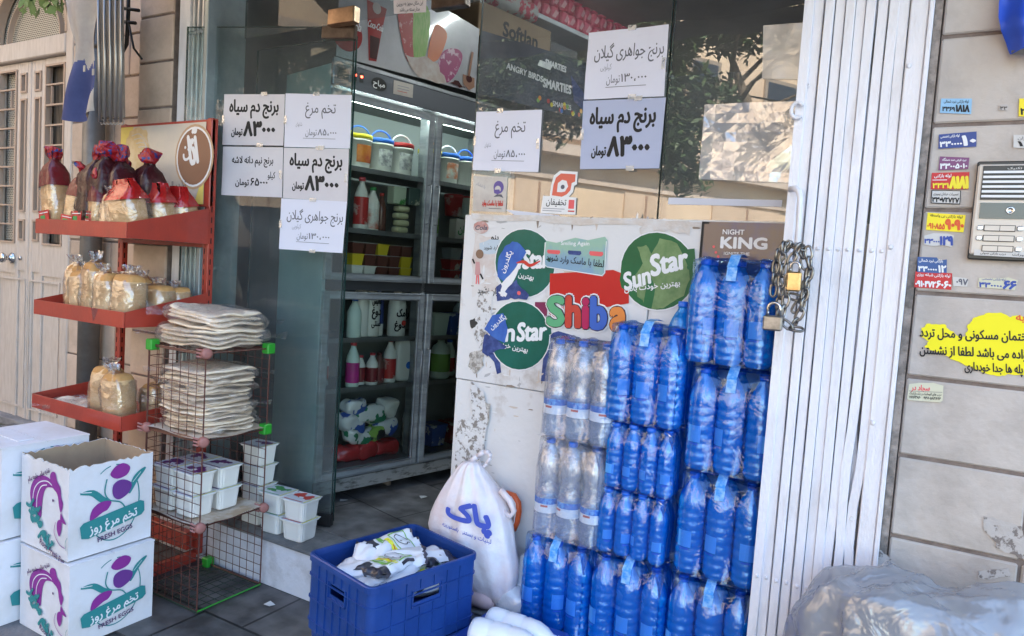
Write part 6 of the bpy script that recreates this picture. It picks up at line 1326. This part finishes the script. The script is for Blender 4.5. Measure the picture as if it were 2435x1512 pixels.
def bucket(label, x, d, z, lid, hc, lab=None, r=.062, h=.165):
    t = thing('bucket', label, 'bucket', group='dairy buckets in the fridge'); fput(t, x, d, z)
    MB().lathe([(r*.88, 0), (r*.9, .005), (r, h-.03), (r*1.04, h-.03), (r*1.04, h-.024), (r, h-.024), (r, h-.005)], dairy, 26).build('body', t, True)
    MB().lathe([(r*1.05, h-.02), (r*1.06, h), (r*1.0, h+.003), (r*.96, h-.001), (.001, h-.001)], lid, 26).build('lid', t, True)
    a = [math.pi*k/12 for k in range(13)]; MB().tube([(r*1.05*math.cos(q), 0, h-.012+r*.95*math.sin(q)) for q in a], .0045, hc, 8).build('bucket_handle', t, True)
    if lab:
        g = MB()
        for i in range(7):
            A, B = -.75+.2*i, -.55+.2*i; R_ = r*.985; g.add([(R_*math.sin(A), -R_*math.cos(A), .03), (R_*math.sin(B), -R_*math.cos(B), .03), (R_*1.03*math.sin(B), -R_*1.03*math.cos(B), .115), (R_*1.03*math.sin(A), -R_*1.03*math.cos(A), .115)], [(0, 1, 2, 3)], lab)
        g.build('label', t)
yl_ = M('bucket_yellow', (.7, .6, .03), .4); bu_ = M('bucket_blue', (.03, .15, .6), .4); rd_ = M('bucket_red', (.45, .03, .03), .4); or_ = M('bucket_orange', (.7, .25, .03), .4); ol = M('orange_label', (.6, .2, .03), .45, c2=(.4, .05, .03), ns=14); gl_ = M('grey_label', (.2, .2, .22), .5, c2=(.6, .6, .58), ns=40)
for x, lid, hc, lab, n in ((.13, yl_, yl_, None, 'white bucket with yellow handle at the left end of the top fridge shelf'), (.24, yl_, bu_, ol, 'bucket with orange label and yellow lid on the top fridge shelf'), (.37, bu_, bu_, gl_, 'bucket with blue lid and handle on the top fridge shelf'), (.5, rd_, M('white_handle', (.7, .7, .7), .4), gl_, 'bucket with red lid on the top fridge shelf'), (.69, yl_, or_, None, 'bucket with yellow lid behind the second fridge door'), (.82, bu_, M('white_handle', (.7, .7, .7), .4), M('pale_label', (.6, .66, .62), .5, c2=(.6, .2, .1), ns=20), 'bucket with blue lid and white handle behind the second fridge door'), (.95, bu_, bu_, None, 'rightmost bucket behind the second fridge door')):
    bucket(n, x, .12, 1.857, lid, hc, lab)
def mbottle(label, x, d, z, r, h, body, cap, band=None, b0=.15, b1=.6, txt=None, neck=.35):
    t = thing('dairy_bottle', label, 'bottle', group='dairy bottles in the fridge'); fput(t, x, d, z)
    P = [(r*.9, 0), (r, .006), (r, h*.6), (r*.92, h*.68), (r*.6, h*.8), (r*neck*1.1, h*.88), (r*neck*1.1, h*.93)]; MB().lathe(P, body, 22).build('body', t, True); MB().lathe([(r*neck*1.3, h*.925), (r*neck*1.3, h*.995), (r*neck, h)], cap, 18).build('cap', t, True)
    if band:
        o = MB().lathe([(r*1.012, h*b0), (r*1.012, h*b1)], band, 22, caps=False).build('label', t, True)
        if txt:
            pl = Plane(FR.w(x, 0, -d+r*1.02), FR.a); s = Sheet('lettering', '', '', [(-r*.6, z+h*b1), (r*.6, z+h*b1), (r*.6, z+h*b0), (-r*.6, z+h*b0)], pl, band, off=.002, parent=t, base=False); s.text(txt, .5, .6, .35, ink if txt[0] != '*' else white, bold=.03, fit=.9); s.done()
mgd = M('magenta_label', (.5, .03, .25), .4, c2=(.4, .05, .2), ns=20); rdl = M('red_band', (.45, .03, .03), .4, c2=(.6, .55, .5), ns=9, thr=(.5, .6)); grl = M('green_band', (.2, .4, .08), .4); pkc = M('pink_cap', (.65, .08, .1), .4); whc = M('white_cap', (.7, .7, .68), .4); mar2 = M('dark_red_band', (.2, .02, .03), .4, c2=(.5, .45, .42), ns=16, thr=(.55, .62))
for a in ((.255, .1, 1.56, .036, .26, dairy, pkc, rdl, .1, .62, None, 'tall white bottle with pink cap and red band on the second fridge shelf'), (.33, .11, 1.56, .036, .22, dairy, M('green_cap', (.05, .3, .1), .4), M('pale_band', (.65, .66, .62), .4, c2=(.5, .1, .05), ns=12), .05, .5, None, 'white jug bottle with green cap on the second fridge shelf'), (.4, .13, 1.56, .026, .2, M('cola_brown', (.12, .05, .04), .2), M('red_cap', (.5, .03, .03), .4), None, 0, 0, None, 'brown drink bottle on the second fridge shelf'),
          (.305, .13, 1.022, .043, .3, dairy, yl_, None, 0, 0, None, 'cream bottle with yellow cap behind the clear one in the lower fridge'), (.235, .08, 1.022, .036, .2, dairy_g, bu_, None, 0, 0, None, 'small bottle with blue cap at the left of the lower fridge'), (.37, .13, 1.022, .045, .29, dairy, whc, None, 0, 0, None, 'cream bottle with vertical black lettering in the lower fridge'), (.435, .16, 1.022, .03, .25, dairy, bu_, M('navy_band', (.03, .05, .2), .4), .25, .75, None, 'bottle with navy band in the lower fridge'), (.52, .11, 1.022, .048, .27, dairy, whc, None, .3, .6, None, 'round-shouldered white bottle with black lettering in the lower fridge'),
          (.24, .08, .775, .034, .225, dairy_g, pkc, mgd, .1, .55, None, 'bottle with magenta label at the left of the third fridge shelf'), (.315, .12, .775, .026, .15, dairy, pkc, mar2, .1, .6, None, 'small bottle with pink cap half hidden on the third fridge shelf'), (.365, .09, .775, .031, .165, dairy, pkc, mar2, .1, .55, None, 'small bottle with red cap and dark band on the third fridge shelf'), (.43, .12, .775, .03, .16, M('cocoa_bottle', (.16, .07, .06), .3), M('dark_cap', (.08, .02, .02), .4), mar2, .1, .5, None, 'cocoa coloured small bottle on the third fridge shelf'), (.49, .11, .775, .034, .235, dairy, pkc, rdl, .1, .55, None, 'tall bottle with pink cap and red edged label on the third fridge shelf')):
    mbottle(a[-1], *a[:11])
for k, (x, z, r, h, body, cap, band) in enumerate(((.7, 1.56, .034, .24, dairy, rd_, rdl), (.78, 1.56, .034, .22, dairy_g, bu_, blc if 0 else grl), (.72, 1.022, .04, .22, dairy, bu_, None), (1.02, 1.022, .04, .21, dairy_g, whc, grl), (.74, .775, .036, .2, dairy, whc, mgd), (.96, .775, .036, .21, dairy_g, bu_, rdl), (1.05, .775, .03, .18, dairy, pkc, None), (.7, .39, .045, .26, dairy, yl_, None), (.1, 1.022, .04, .25, dairy, whc, None), (.12, .775, .034, .2, dairy, pkc, rdl), (.1, 1.56, .036, .22, dairy, pkc, rdl), (.17, 1.56, .034, .2, dairy_g, whc, None), (.56, .775, .02, .14, dairy, pkc, mar2))):
    mbottle(('bottle with red band at the far left of the second right-hand shelf', 'green banded bottle behind the second upper door', 'blue capped bottle high in the lower right compartment', 'green banded bottle at the right of the lower right compartment', 'magenta labelled bottle behind the lower right door', 'pale bottle with red band beside the green labelled jug', 'small pink capped bottle right of the green labelled jug', 'yellow capped bottle at the bottom behind the lower right door', 'white capped bottle near the hinge of the lower left door', 'pink capped bottle near the hinge on the third shelf', 'pink capped bottle near the hinge on the second shelf', 'plain pale bottle near the hinge on the second shelf', 'thin small bottle behind the white pouch')[k], x, .17, z, r, h, body, cap, band, .12, .5)
for x, z, tx in ((.37, 1.09, 'دوغ'), (.305, 1.09, 'دوغ')):
    t = [o for o in bpy.data.objects if o.get('label') == 'cream bottle with vertical black lettering in the lower fridge'][0]
    if x == .37: s = Sheet('lettering', '', '', [(x-.03, 1.25), (x+.03, 1.25), (x+.03, 1.06), (x-.03, 1.06)], Plane(FR.w(0, 0, -.13+.046), FR.a), dairy, off=.001, parent=t, base=False); s.text('عالیس', .5, .3, .25, ink, bold=.03, fit=.9).text('دوغ', .5, .6, .3, ink, bold=.04, fit=.9).text('سنتی', .5, .9, .25, ink, bold=.03, fit=.9); s.done()
t = [o for o in bpy.data.objects if o.get('label', '').startswith('round-shouldered white bottle')][0]
s = Sheet('lettering', '', '', [(.48, 1.2), (.56, 1.2), (.56, 1.06), (.48, 1.06)], Plane(FR.w(0, 0, -.11+.05), FR.a), dairy, off=.001, parent=t, base=False); s.text('رامک', .5, .5, .4, ink, bold=.04, fit=.95).text('دوغ', .3, .92, .35, ink, bold=.04).circ(.6, .75, .1, red); s.done()
# large white sack-like pouch, carton tubs, cups
t = thing('milk_pouch', 'large white pouch with blue dot on the third fridge shelf', 'pouch'); fput(t, .575, .11, .775); R = lump(.055, .03, .115, 24, 12, .5, .004, 12, 4); MB().loft(R, dairy).build('film', t, True); MB().lathe([(.02, 0), (.001, .001)], bu_, 16, caps=False).build('dot', t, loc=(.02, -.032, .09)).rotation_euler = (rad(90), 0, 0)
def cup(label, x, d, z, col, w_=.07, h=.055, lidc=None, cat='tub'):
    t = thing('dairy_tub', label, cat, group='small dairy tubs in the fridge'); fput(t, x, d, z); g = MB(); a = w_/2; rings = [[(f*a*sx, f*a*sy, zz) for sx, sy in ((-1, -1), (1, -1), (1, 1), (-1, 1))] for zz, f in ((0, .8), (h*.92, .97), (h*.93, 1.05), (h*.98, 1.06))]
    g.loft(rings, col); g.build('body', t); MB().box(-a*1.05, a*1.05, -a*1.05, a*1.05, h*.985, h*1.02, lidc or col).build('lid', t)
brc = M('brown_cup', (.12, .04, .03), .4); yc = M('yellow_cup', (.65, .5, .03), .4); blc = M('blue_cup', (.04, .1, .4), .4, c2=(.5, .55, .6), ns=16, thr=(.55, .6)); rdc = M('red_cup', (.4, .04, .04), .4, c2=(.6, .55, .5), ns=16, thr=(.55, .6)); lid_c = M('clear_lid', (.45, .47, .48), .2)
wn = 0
for row_, z in enumerate((1.328, 1.385, 1.442)):
    for i in range(5):
        x = .23+i*.075; col = (dairy, dairy, brc, brc, yc)[i] if row_ == 0 else (yc, brc, brc, brc, yc)[i] if row_ == 1 else (brc, brc, yc, brc, brc)[i]
        wn += 1; cup(('white', 'brown', 'yellow')[0 if col is dairy else 1 if col is brc else 2]+' square tub, '+('leftmost', 'second from the left', 'in the centre', 'second from the right', 'rightmost')[i]+' of the '+('bottom', 'middle', 'top')[row_]+' layer in the upper fridge', x, .1, z, col, lidc=lid_c if col is brc else None)
for i, (x, z, c, tx) in enumerate(((.87, 1.328, rdc, 'red tub bottom left'), (.965, 1.328, blc, 'blue tub bottom right'), (.87, 1.39, rdc, 'red tub middle left'), (.965, 1.39, blc, 'blue tub middle right'), (.965, 1.452, blc, 'blue tub on top at right'), (.87, 1.452, M('clear_tub', (.3, .33, .35), .2), 'clear tub on top at left'))):
    cup(f'{tx} behind the second upper fridge door', x, .1, z, c, .085, .058, lid_c)
for i, (x, z, c) in enumerate(((.5, 1.565, 'lowest'), (.5, 1.6, 'second'), (.5, 1.637, 'third'), (.5, 1.674, 'fourth'))):
    t = thing('cheese_pack', f'{c} yellowish cheese pack in the short stack on the second fridge shelf', 'cheese'); fput(t, x+.006*(i % 2), .1, z); MB().loft(lump(.04, .03, .016, 20, 8, .5), M('cheese_yellow', (.55, .55, .35), .4)).build('pack', t, True)
for x, z, c, n in ((.47, 1.71, M('green_carton', (.5, .58, .45), .5, c2=(.05, .25, .05), ns=12, thr=(.55, .6)), 'green and white dairy carton above the cheese stack'), (.57, 1.715, M('dark_carton', (.06, .1, .09), .5, c2=(.5, .5, .4), ns=14, thr=(.56, .62)), 'dark carton with pale blobs near the fridge door handle'), (.93, 1.565, M('white_red_carton', (.62, .6, .55), .5, c2=(.5, .08, .06), ns=9, thr=(.56, .6)), 'wide white carton tub with green letters behind the second door')):
    t = thing('dairy_carton', n, 'carton'); fput(t, x, .1, z); w_ = .04 if x < .9 else .065; MB().box(-w_, w_, -.03, .03, 0, .09 if x < .9 else .11, c, bev=.003).build('carton', t)
    if x > .9: s = Sheet('lettering', '', '', [(x-.06, 1.66), (x+.06, 1.66), (x+.06, 1.58), (x-.06, 1.58)], Plane(FR.w(0, 0, -.07), FR.a), c, off=.001, parent=t, base=False); s.text('باران', .5, .75, .7, M('leaf_print', (.06, .28, .08), .4), bold=.03, fit=.8); s.done()
for x, n, c in ((.88, 'white tub with red band and blue berry print above the lettered carton', rdl), (.99, 'pale tub at the right of the second fridge door', dairy_g)):
    t = thing('yogurt_tub', n, 'tub'); fput(t, x, .12, 1.69); MB().lathe([(.045, 0), (.052, .1), (.055, .102), (.055, .11)], c, 22).build('body', t, True); MB().lathe([(.056, .111), (.056, .118), (.05, .12)], rd_, 22).build('lid', t, True)
# bags of pasteurised milk and red packs at the bottom
rp2 = M('red_pouch', (.6, .04, .05), .3, c2=(.45, .03, .03), ns=9, coat=.4, bump=.4, bs=20); 
pr_ = M('printed_pouch', (.72, .72, .72), .3, c2=(.03, .2, .1), ns=16, thr=(.52, .55), detail=2, coat=.4, bump=.4, bs=20); pr2 = M('printed_pouch_blue', (.7, .7, .72), .3, c2=(.04, .1, .4), ns=15, thr=(.52, .56), detail=2, coat=.4, bump=.4, bs=20); gp_ = M('striped_pouch', (.3, .5, .1), .3, c2=(.03, .03, .04), ns=12, thr=(.5, .53), detail=2, coat=.4)
for i, (x, z, m, rz, sx, sz, n) in enumerate(((.25, .392, rp2, .1, .07, .035, 'left red pouch at the bottom of the fridge'), (.36, .392, rp2, -.4, .06, .04, 'round pink-red pouch in the middle of the fridge bottom'), (.48, .395, rp2, .2, .07, .035, 'right red pouch at the bottom of the fridge'), (.3, .47, pr_, .3, .08, .04, 'printed white milk pouch lying on the red ones'), (.41, .48, gp_, -.5, .06, .035, 'green and black striped milk pouch'), (.25, .54, pr2, .5, .07, .04, 'white pouch with blue blobs at the left fridge wall'), (.37, .57, pr_, .1, .08, .045, 'white pouch with green print on top of the heap'), (.48, .5, pr2, -.3, .06, .04, 'white pouch leaning at the right of the heap'), (.46, .6, dairy, .6, .045, .045, 'upturned white round cup on the pouch heap'), (.27, .63, pr2, .2, .06, .035, 'highest colourful pouch on the left of the heap'))):
    t = thing('milk_pouch', n, 'pouch', group='pouches heaped in the fridge bottom'); fput(t, x, .1, z, rz*.3); t.rotation_euler.y = rz*.5; MB().loft(lump(sx*1.15, .05, sz*1.1, 30, 16, .6, .02, 16, i*3), m).build('film', t, True)
t = thing('green_jug', 'green-labelled jug behind the lower right fridge door', 'jug'); fput(t, .85, .12, .775); MB().lathe([(.05, 0), (.056, .01), (.056, .15), (.045, .18), (.02, .2), (.02, .215)], dairy_g, 24).build('body', t, True); MB().lathe([(.0565, .04), (.0565, .14)], grl, 24, caps=False).build('label', t, True)
for i, (x, z, c, n) in enumerate(((.8, 1.022, dairy_g, 'pale tub on the upper shelf of the lower right door'), (.92, 1.022, blc, 'blue tub on the upper shelf of the lower right door'), (.83, .392, blc, 'navy crate-like tub at the bottom behind the lower right door'), (.97, .392, rdc, 'dark red tub at the bottom behind the lower right door'))): cup(n, x, .12, z, c, .11, .12)
# ---- posters above the fridge
dkp = M('poster_grey', (.34, .34, .37), .3, c2=(.5, .5, .54), ns=2, coat=.6); colr = M('drink_red', (.35, .015, .015), .3, coat=.4); cold = M('cola_dark', (.06, .012, .012), .25)
s = Sheet('drinks_poster', 'glossy poster of iced drinks and fruit ice lollies above the fridge', 'poster', [(.0, 2.80), (.868, 2.69), (.868, 2.352), (.0, 2.325)], FR, dkp, off=.02, bulge=.004)
s.poly([(0, 0), (.36, 0), (.34, .2), (0, .28)], M('poster_frost', (.4, .46, .48), .3, c2=(.2, .22, .23), ns=4)); s.text('Coca-Cola', .24, .27, .22, white, bold=.03, shear=.25, rot=8, fit=.3)
s.circ(.06, .76, .2, colr, ry=.17).text('Coca-Cola', .07, .7, .12, white, bold=.025, shear=.25, fit=.14)
s.poly([(.17, .36), (.3, .36), (.275, .62), (.25, .95), (.2, .96), (.185, .66)], colr).poly([(.2, .7), (.265, .7), (.25, .93), (.205, .93)], cold).circ(.235, .4, .06, M('ice', (.5, .42, .4), .3), n=12).text('Coca-Cola', .23, .62, .1, white, bold=.02, shear=.25, fit=.1)
s.poly([(.36, .2), (.46, .18), (.52, .78), (.44, .8)], M('lolly_red', (.4, .03, .03), .4, c2=(.6, .3, .28), ns=30, thr=(.58, .62)), sm=True).poly([(.49, .14), (.6, .16), (.58, .75), (.5, .76)], M('lolly_green', (.16, .38, .04), .4, c2=(.3, .45, .1), ns=20, stretch=(6, 1, 1)), sm=True).poly([(.64, .3), (.7, .26), (.74, .36), (.68, .7), (.6, .72)], M('lolly_orange', (.6, .14, .03), .4), sm=True).poly([(.7, .62), (.76, .5), (.84, .46), (.87, .56), (.82, .84), (.74, .98), (.68, .86)], M('lolly_pink', (.32, .02, .13), .4, c2=(.6, .4, .5), ns=22, thr=(.55, .6)), sm=True)
s.poly([(.44, .78), (.56, .72), (.68, .76), (.76, .98), (.6, 1.0), (.5, .96)], M('ice_hand', (.5, .4, .36), .5, c2=(.62, .58, .56), ns=14), torn=.012).poly([(.88, .78), (.98, .78), (.985, .92), (.94, .99), (.89, .92)], M('wood_spoon', (.3, .14, .08), .5)).circ(.935, .82, .055, cold, n=14).stroke([(.93, .78), (.95, .4)], .04, M('wood_spoon', (0, 0, 0)), smooth=False).poly([(.78, .97), (.84, .9), (.9, .96), (.86, 1.0)], cold, torn=.01); s.done()
s = Sheet('sweets_poster', 'dark glossy poster with white cartoon style words and coloured sweets', 'poster', [(.875, 2.688), (1.83, 2.75), (1.86, 2.4), (.875, 2.352)], FR, M('poster_night', (.025, .03, .045), .22, c2=(.08, .09, .12), ns=3, coat=.8), off=.02, bulge=.004)
tx_ = M('poster_white', (.6, .6, .62), .4); s.text('SMARTIES', .66, .26, .14, tx_, bold=.05, fit=.2, rot=-3).text('ANGRY BIRDS', .38, .52, .14, tx_, bold=.04, fit=.32, rot=-4).text('SMARTIES', .68, .62, .2, tx_, bold=.05, fit=.27).text('SMARTIES', .73, .9, .12, tx_, bold=.04, fit=.18).text('SMARTIES', .93, .7, .1, tx_, bold=.04, fit=.1)
for k in range(16): s.circ(rnd.uniform(.45, .98), rnd.uniform(.82, .99), .04, (rd_, bu_, yl_, grl, or_)[k % 5], n=10)
s.poly([(.8, .3), (.98, .62), (.98, .9), (.84, .74)], M('poster_blue', (.03, .05, .16), .3)).poly([(.5, .2), (.62, .22), (.6, .32), (.48, .3)], tx_); s.done()
bxm = M('kraft_box', (.3, .21, .13), .8, c2=(.26, .18, .11), ns=5)
t = thing('cardboard_box', 'brown cardboard box with bold black letters above the fridge', 'box'); t.location = FR.w(.93, 2.69, -.06); t.rotation_euler.z = FR.a
MB().box(0, .61, 0, .3, .0, .19, bxm, bev=.003).build('box', t); s = Sheet('lettering', '', '', [(.93, 2.88), (1.54, 2.88), (1.54, 2.69), (.93, 2.69)], Plane(FR.w(0, 0, -.06), FR.a), bxm, off=.001, parent=t, base=False); s.text('Softlan', .56, .72, .6, ink, bold=.035, fit=.48); s.done()
mx_ = M('mixed_wrap', (.5, .5, .48), .3, c2=(.55, .06, .1), ns=14, thr=(.52, .56), bump=.6, coat=.5)
t = thing('wrapped_goods', 'plastic-wrapped packets on top of the brown cardboard box', 'packets'); t.location = FR.w(1.2, 2.882, -.12); t.rotation_euler.z = FR.a; MB().loft(lump(.22, .1, .05, 30, 14, .6, .02, 9, 2), mx_).build('wrap', t, True)
t = thing('clear_box', 'clear plastic boxes stacked at the right of the cardboard box', 'box'); t.location = FR.w(1.58, 2.44, -.08); t.rotation_euler.z = FR.a; MB().box(0, .26, 0, .2, 0, .2, film('clear_box_film', (.8, .84, .88), .35, 5, .2, .08, milk=.2)).box(0, .26, 0.01, .2, .205, .4, film('clear_box_film', (1, 1, 1))).build('box', t)
# ceiling shelf with pink packets
t = thing('wall_shelf', 'white high shelf edge carrying rows of pink packets', 'shelf'); t.location = FR.w(.95, 2.925, -.05); t.rotation_euler.z = FR.a; MB().box(0, 2.0, 0, .35, 0, .028, M('shelf_white', (.6, .62, .66), .4), bev=.003).build('board', t)
pp = M('pink_packet', (.62, .1, .16), .35, c2=(.5, .04, .08), ns=20, coat=.4); ppl = M('pink_packet_light', (.7, .35, .38), .35); n_ = 0
for r_ in range(3):
    for k in range(20):
        x = .98+k*.085+rnd.uniform(-.01, .01); o = MB(); h = .085; R = lump(.038, .03, h/2, 14, 8, .5, .004, 20, k+r_*9); o.loft(R, pp); o.add([(-.025, -.0315, .02), (.0, -.0335, .015), (.025, -.0315, .05), (.0, -.0335, .066)], [(0, 1, 2, 3)], ppl)
        n_ += 1; ob_ = o.build('pink_packet', None, True, label='small pink packet in the rows on the high shelf inside the shop', category='packet', group='pink packets on the high shelf'); ob_.location = FR.w(x, 2.955+r_*.085, -.09-.01*r_); ob_.rotation_euler.z = FR.a+rnd.uniform(-.2, .2)
# interior tube lamp
t = thing('ceiling_lamp', 'long white tube lamp on the shop ceiling', 'lamp', (-1.0, 1.6, 3.14)); MB().tube([(-.6, 0, 0), (.6, 0, 0)], .018, M('ceiling_tube', (.9, 1, 1), .5, emit=22), 10).build('tube', t, True); MB().box(-.65, .65, -.04, .04, .02, .059, M('lamp_housing', (.6, .6, .6), .5)).build('housing', t)
# ================================================================ across the street (seen as reflections in the window)
bz = M('sunlit_stucco', (.74, .58, .4), .9, c2=(.6, .45, .31), ns=.5, bump=.15, bs=4); trim = M('stone_band', (.62, .52, .42), .85, c2=(.5, .4, .32), ns=2)
t = thing('house', 'beige rendered house across the street with stone bands', 'house', (-5.9, -9.3, 0), math.atan2(-.85, .53)); g = MB(); g.box(-14, 12, -6, 0, 0, 8.5, bz); g.build('wall', t)
_hp = Plane((-5.9, -9.3), math.atan2(-.85, .53)+math.pi)
def hb(u, v):
    d = ray(u, v); q = CAM+d*((.19-CAM.y)/d.y); r = Vector((d.x, -d.y, d.z)); n_ = Vector((.85, .53, 0)); k = (Vector((-5.9, -9.3, 0))-q).dot(n_)/r.dot(n_); w_ = q+r*k-Vector((-5.9, -9.3, 0)); return w_.dot(Vector((.53, -.85, 0))), w_.z
zb_ = [hb(1700, v)[1] for v in (268, 285, 378, 392, 408, 430, 470, 480, 520, 540)]
for a, b, dd in ((zb_[3], zb_[2], .12), (zb_[5], zb_[4], .3), (zb_[1], zb_[0], .1), (zb_[7], zb_[6], .06)):
    lo, hi = min(a, b), max(a, b); MB().box(-14, 12, 0.0, dd, lo, hi, trim).build('band', t)
MB().box(-14, 12, -.0, .3, 8.3, 8.7, trim).build('cornice', t)
gd = M('garage_door', (.66, .5, .35), .6, c2=(.56, .42, .29), ns=1); dw = M('dark_window', (.03, .035, .045), .1)
for u0, u1 in ((1690, 1850), (1480, 1580), (1220, 1330)):
    s0, s1 = sorted((hb(u0, 500)[0], hb(u1, 500)[0])); f = MB().box(s0, s1, .0, .04, .05, zb_[7]-.06, gd).build('door', t)
    for k in range(1, 2): x = s0+(s1-s0)*k/2; MB().box(x-.02, x+.02, .0405, .06, .05, zb_[7]-.08, M('door_batten', (.35, .22, .14), .6)).build('batten', f)
for u0, u1, v0, v1 in ((1822, 1900, 205, 250), (1640, 1700, 150, 230), (1300, 1390, 150, 230)):
    s0, s1 = sorted((hb(u0, 200)[0], hb(u1, 200)[0])); z1, z0 = hb((u0+u1)/2, v0)[1], hb((u0+u1)/2, v1)[1]; f = MB().box(s0-.08, s1+.08, 0, .05, z0-.08, z1+.08, M('window_frame_brown', (.3, .24, .18), .5)).build('window', t); MB().box(s0, s1, .0505, .055, z0, z1, dw).build('pane', f)
# overhead wires and an unseen van added to darken door glass reflections
t = thing('reflection_van', 'unseen dark navy van added across the road to darken glass reflections', 'van', (-3.9, -5.6, -.16)); vp = M('navy_car_paint', (.012, .018, .035), .25, coat=.8); vg = M('car_window', (.02, .025, .03), .05); ty = M('tyre_rubber', (.02, .02, .02), .8)
g = MB(); g.prism([(-2.3, .35), (-2.35, 1.1), (-2.0, 2.05), (1.2, 2.1), (1.75, 1.3), (2.35, 1.1), (2.4, .4)], -.85, .85, vp); g.build('body', t)
MB().prism([(-1.9, 1.25), (-1.75, 1.85), (-.3, 1.88), (-.3, 1.25)], .855, .86, vg).build('window', t); MB().prism([(-.2, 1.25), (-.2, 1.88), (1.1, 1.88), (1.5, 1.25)], .855, .86, vg).build('window', t)
for x in (-1.5, 1.6):
    w_ = MB().tube([(x, .7, .33), (x, .9, .33)], .33, ty, 20).build('wheel', t, True); MB().tube([(x, .9, .33), (x, .905, .33)], .19, M('rim_grey', (.4, .4, .42), .3, .8), 16).build('rim', w_)
t = thing('overhead_wires', 'thin wires slung across the street', 'cable'); g = MB()
def refl(u, v, dist):
    d = ray(u, v); q = CAM+d*((.19-CAM.y)/d.y); r = Vector((d.x, -d.y, d.z)).normalized(); return q+r*dist
for (a, b, c, d) in ((1500, 130, 1900, 250), (1640, 190, 1900, 310), (1380, 330, 1560, 370)):
    A, B = refl(a, b, 7), refl(c, d, 7); g.tube([A, (A+B)/2-Vector((0, 0, .12)), B], .012, blk, 5)
g.build('cable', t)
# tree
def refl(u, v, dist):
    d = ray(u, v); q = CAM+d*((.19-CAM.y)/d.y); r = Vector((d.x, -d.y, d.z)).normalized(); return q+r*dist
tc = refl(1740, 90, 6.2)
t = thing('street_tree', 'leafy pavement tree across from the shop', 'tree', (tc.x, tc.y, 0)); bk = M('bark', (.12, .09, .06), .9, bump=.5)
_b = refl(2060, 300, 6.6); _o = Vector((_b.x-tc.x, _b.y-tc.y, 0)); g = MB(); g.tube([_o, _o*.98+Vector((0, 0, 1.2)), _o*.8+Vector((0, 0, 2.2)), _o*.2+Vector((0, 0, 3.2)), Vector((0, 0, 3.9))], [.14, .12, .1, .07, .03], bk, 10)
for k in range(9): a = k*2.3; g.tube([(0, 0, 3.0+k*.06), (.4*math.cos(a), .4*math.sin(a), 3.3+k*.08), (.9*math.cos(a), .9*math.sin(a), 3.5+k*.1)], [.04, .02, .008], bk, 6)
g.build('trunk', t, True)
g = MB(); l1 = M('tree_leaf', (.04, .075, .025), .55, c2=(.07, .12, .04), ns=3); 
cl = [(refl(rnd.uniform(1590, 1900), rnd.uniform(-160, 90), 6.2), rnd.uniform(.22, .38)) for _ in range(30)]+[(refl(rnd.uniform(1585, 1660), v_, 6.0), .17) for v_ in range(100, 420, 22)]+[(Vector((rnd.uniform(-4.6, -2.8), rnd.uniform(-5.8, -4.8), rnd.uniform(3.5, 4.8))), .45) for _ in range(26)]+[(refl(*p), .26) for p in (*[(rnd.uniform(1080, 1420), rnd.uniform(60, 270), 6.5) for _ in range(46)], *[(u_, 285+20*math.sin(u_), 6.5) for u_ in range(1100, 1440, 40)], (1560, 330, 5.3), (1600, 240, 5.4), (1640, 200, 5.5), (1500, 30, 5.4), (1480, 80, 5.2), (1620, 380, 5.3), (1640, 420, 5.3), (1520, 60, 5.3), (1700, 230, 5.6), (1585, 290, 5.3), (1630, 330, 5.4))]  # main crown, plus clumps added to darken reflections in window and door
for c, r in cl:
    for _ in range(int(260*r/.35)):
        d = Vector((rnd.gauss(0, 1), rnd.gauss(0, 1), rnd.gauss(0, .8))); p = c+d.normalized()*r*rnd.random()**.4-Vector((tc.x, tc.y, 0)); a = Vector((rnd.uniform(-1, 1), rnd.uniform(-1, 1), rnd.uniform(-.8, .4))).normalized()*rnd.uniform(.04, .075); b = a.cross(Vector((rnd.uniform(-1, 1), rnd.uniform(-1, 1), 1))).normalized()*a.length*.38
        g.add([p-a, p+b, p+a, p-b], [(0, 1, 2, 3)], l1)
g.build('crown', t)
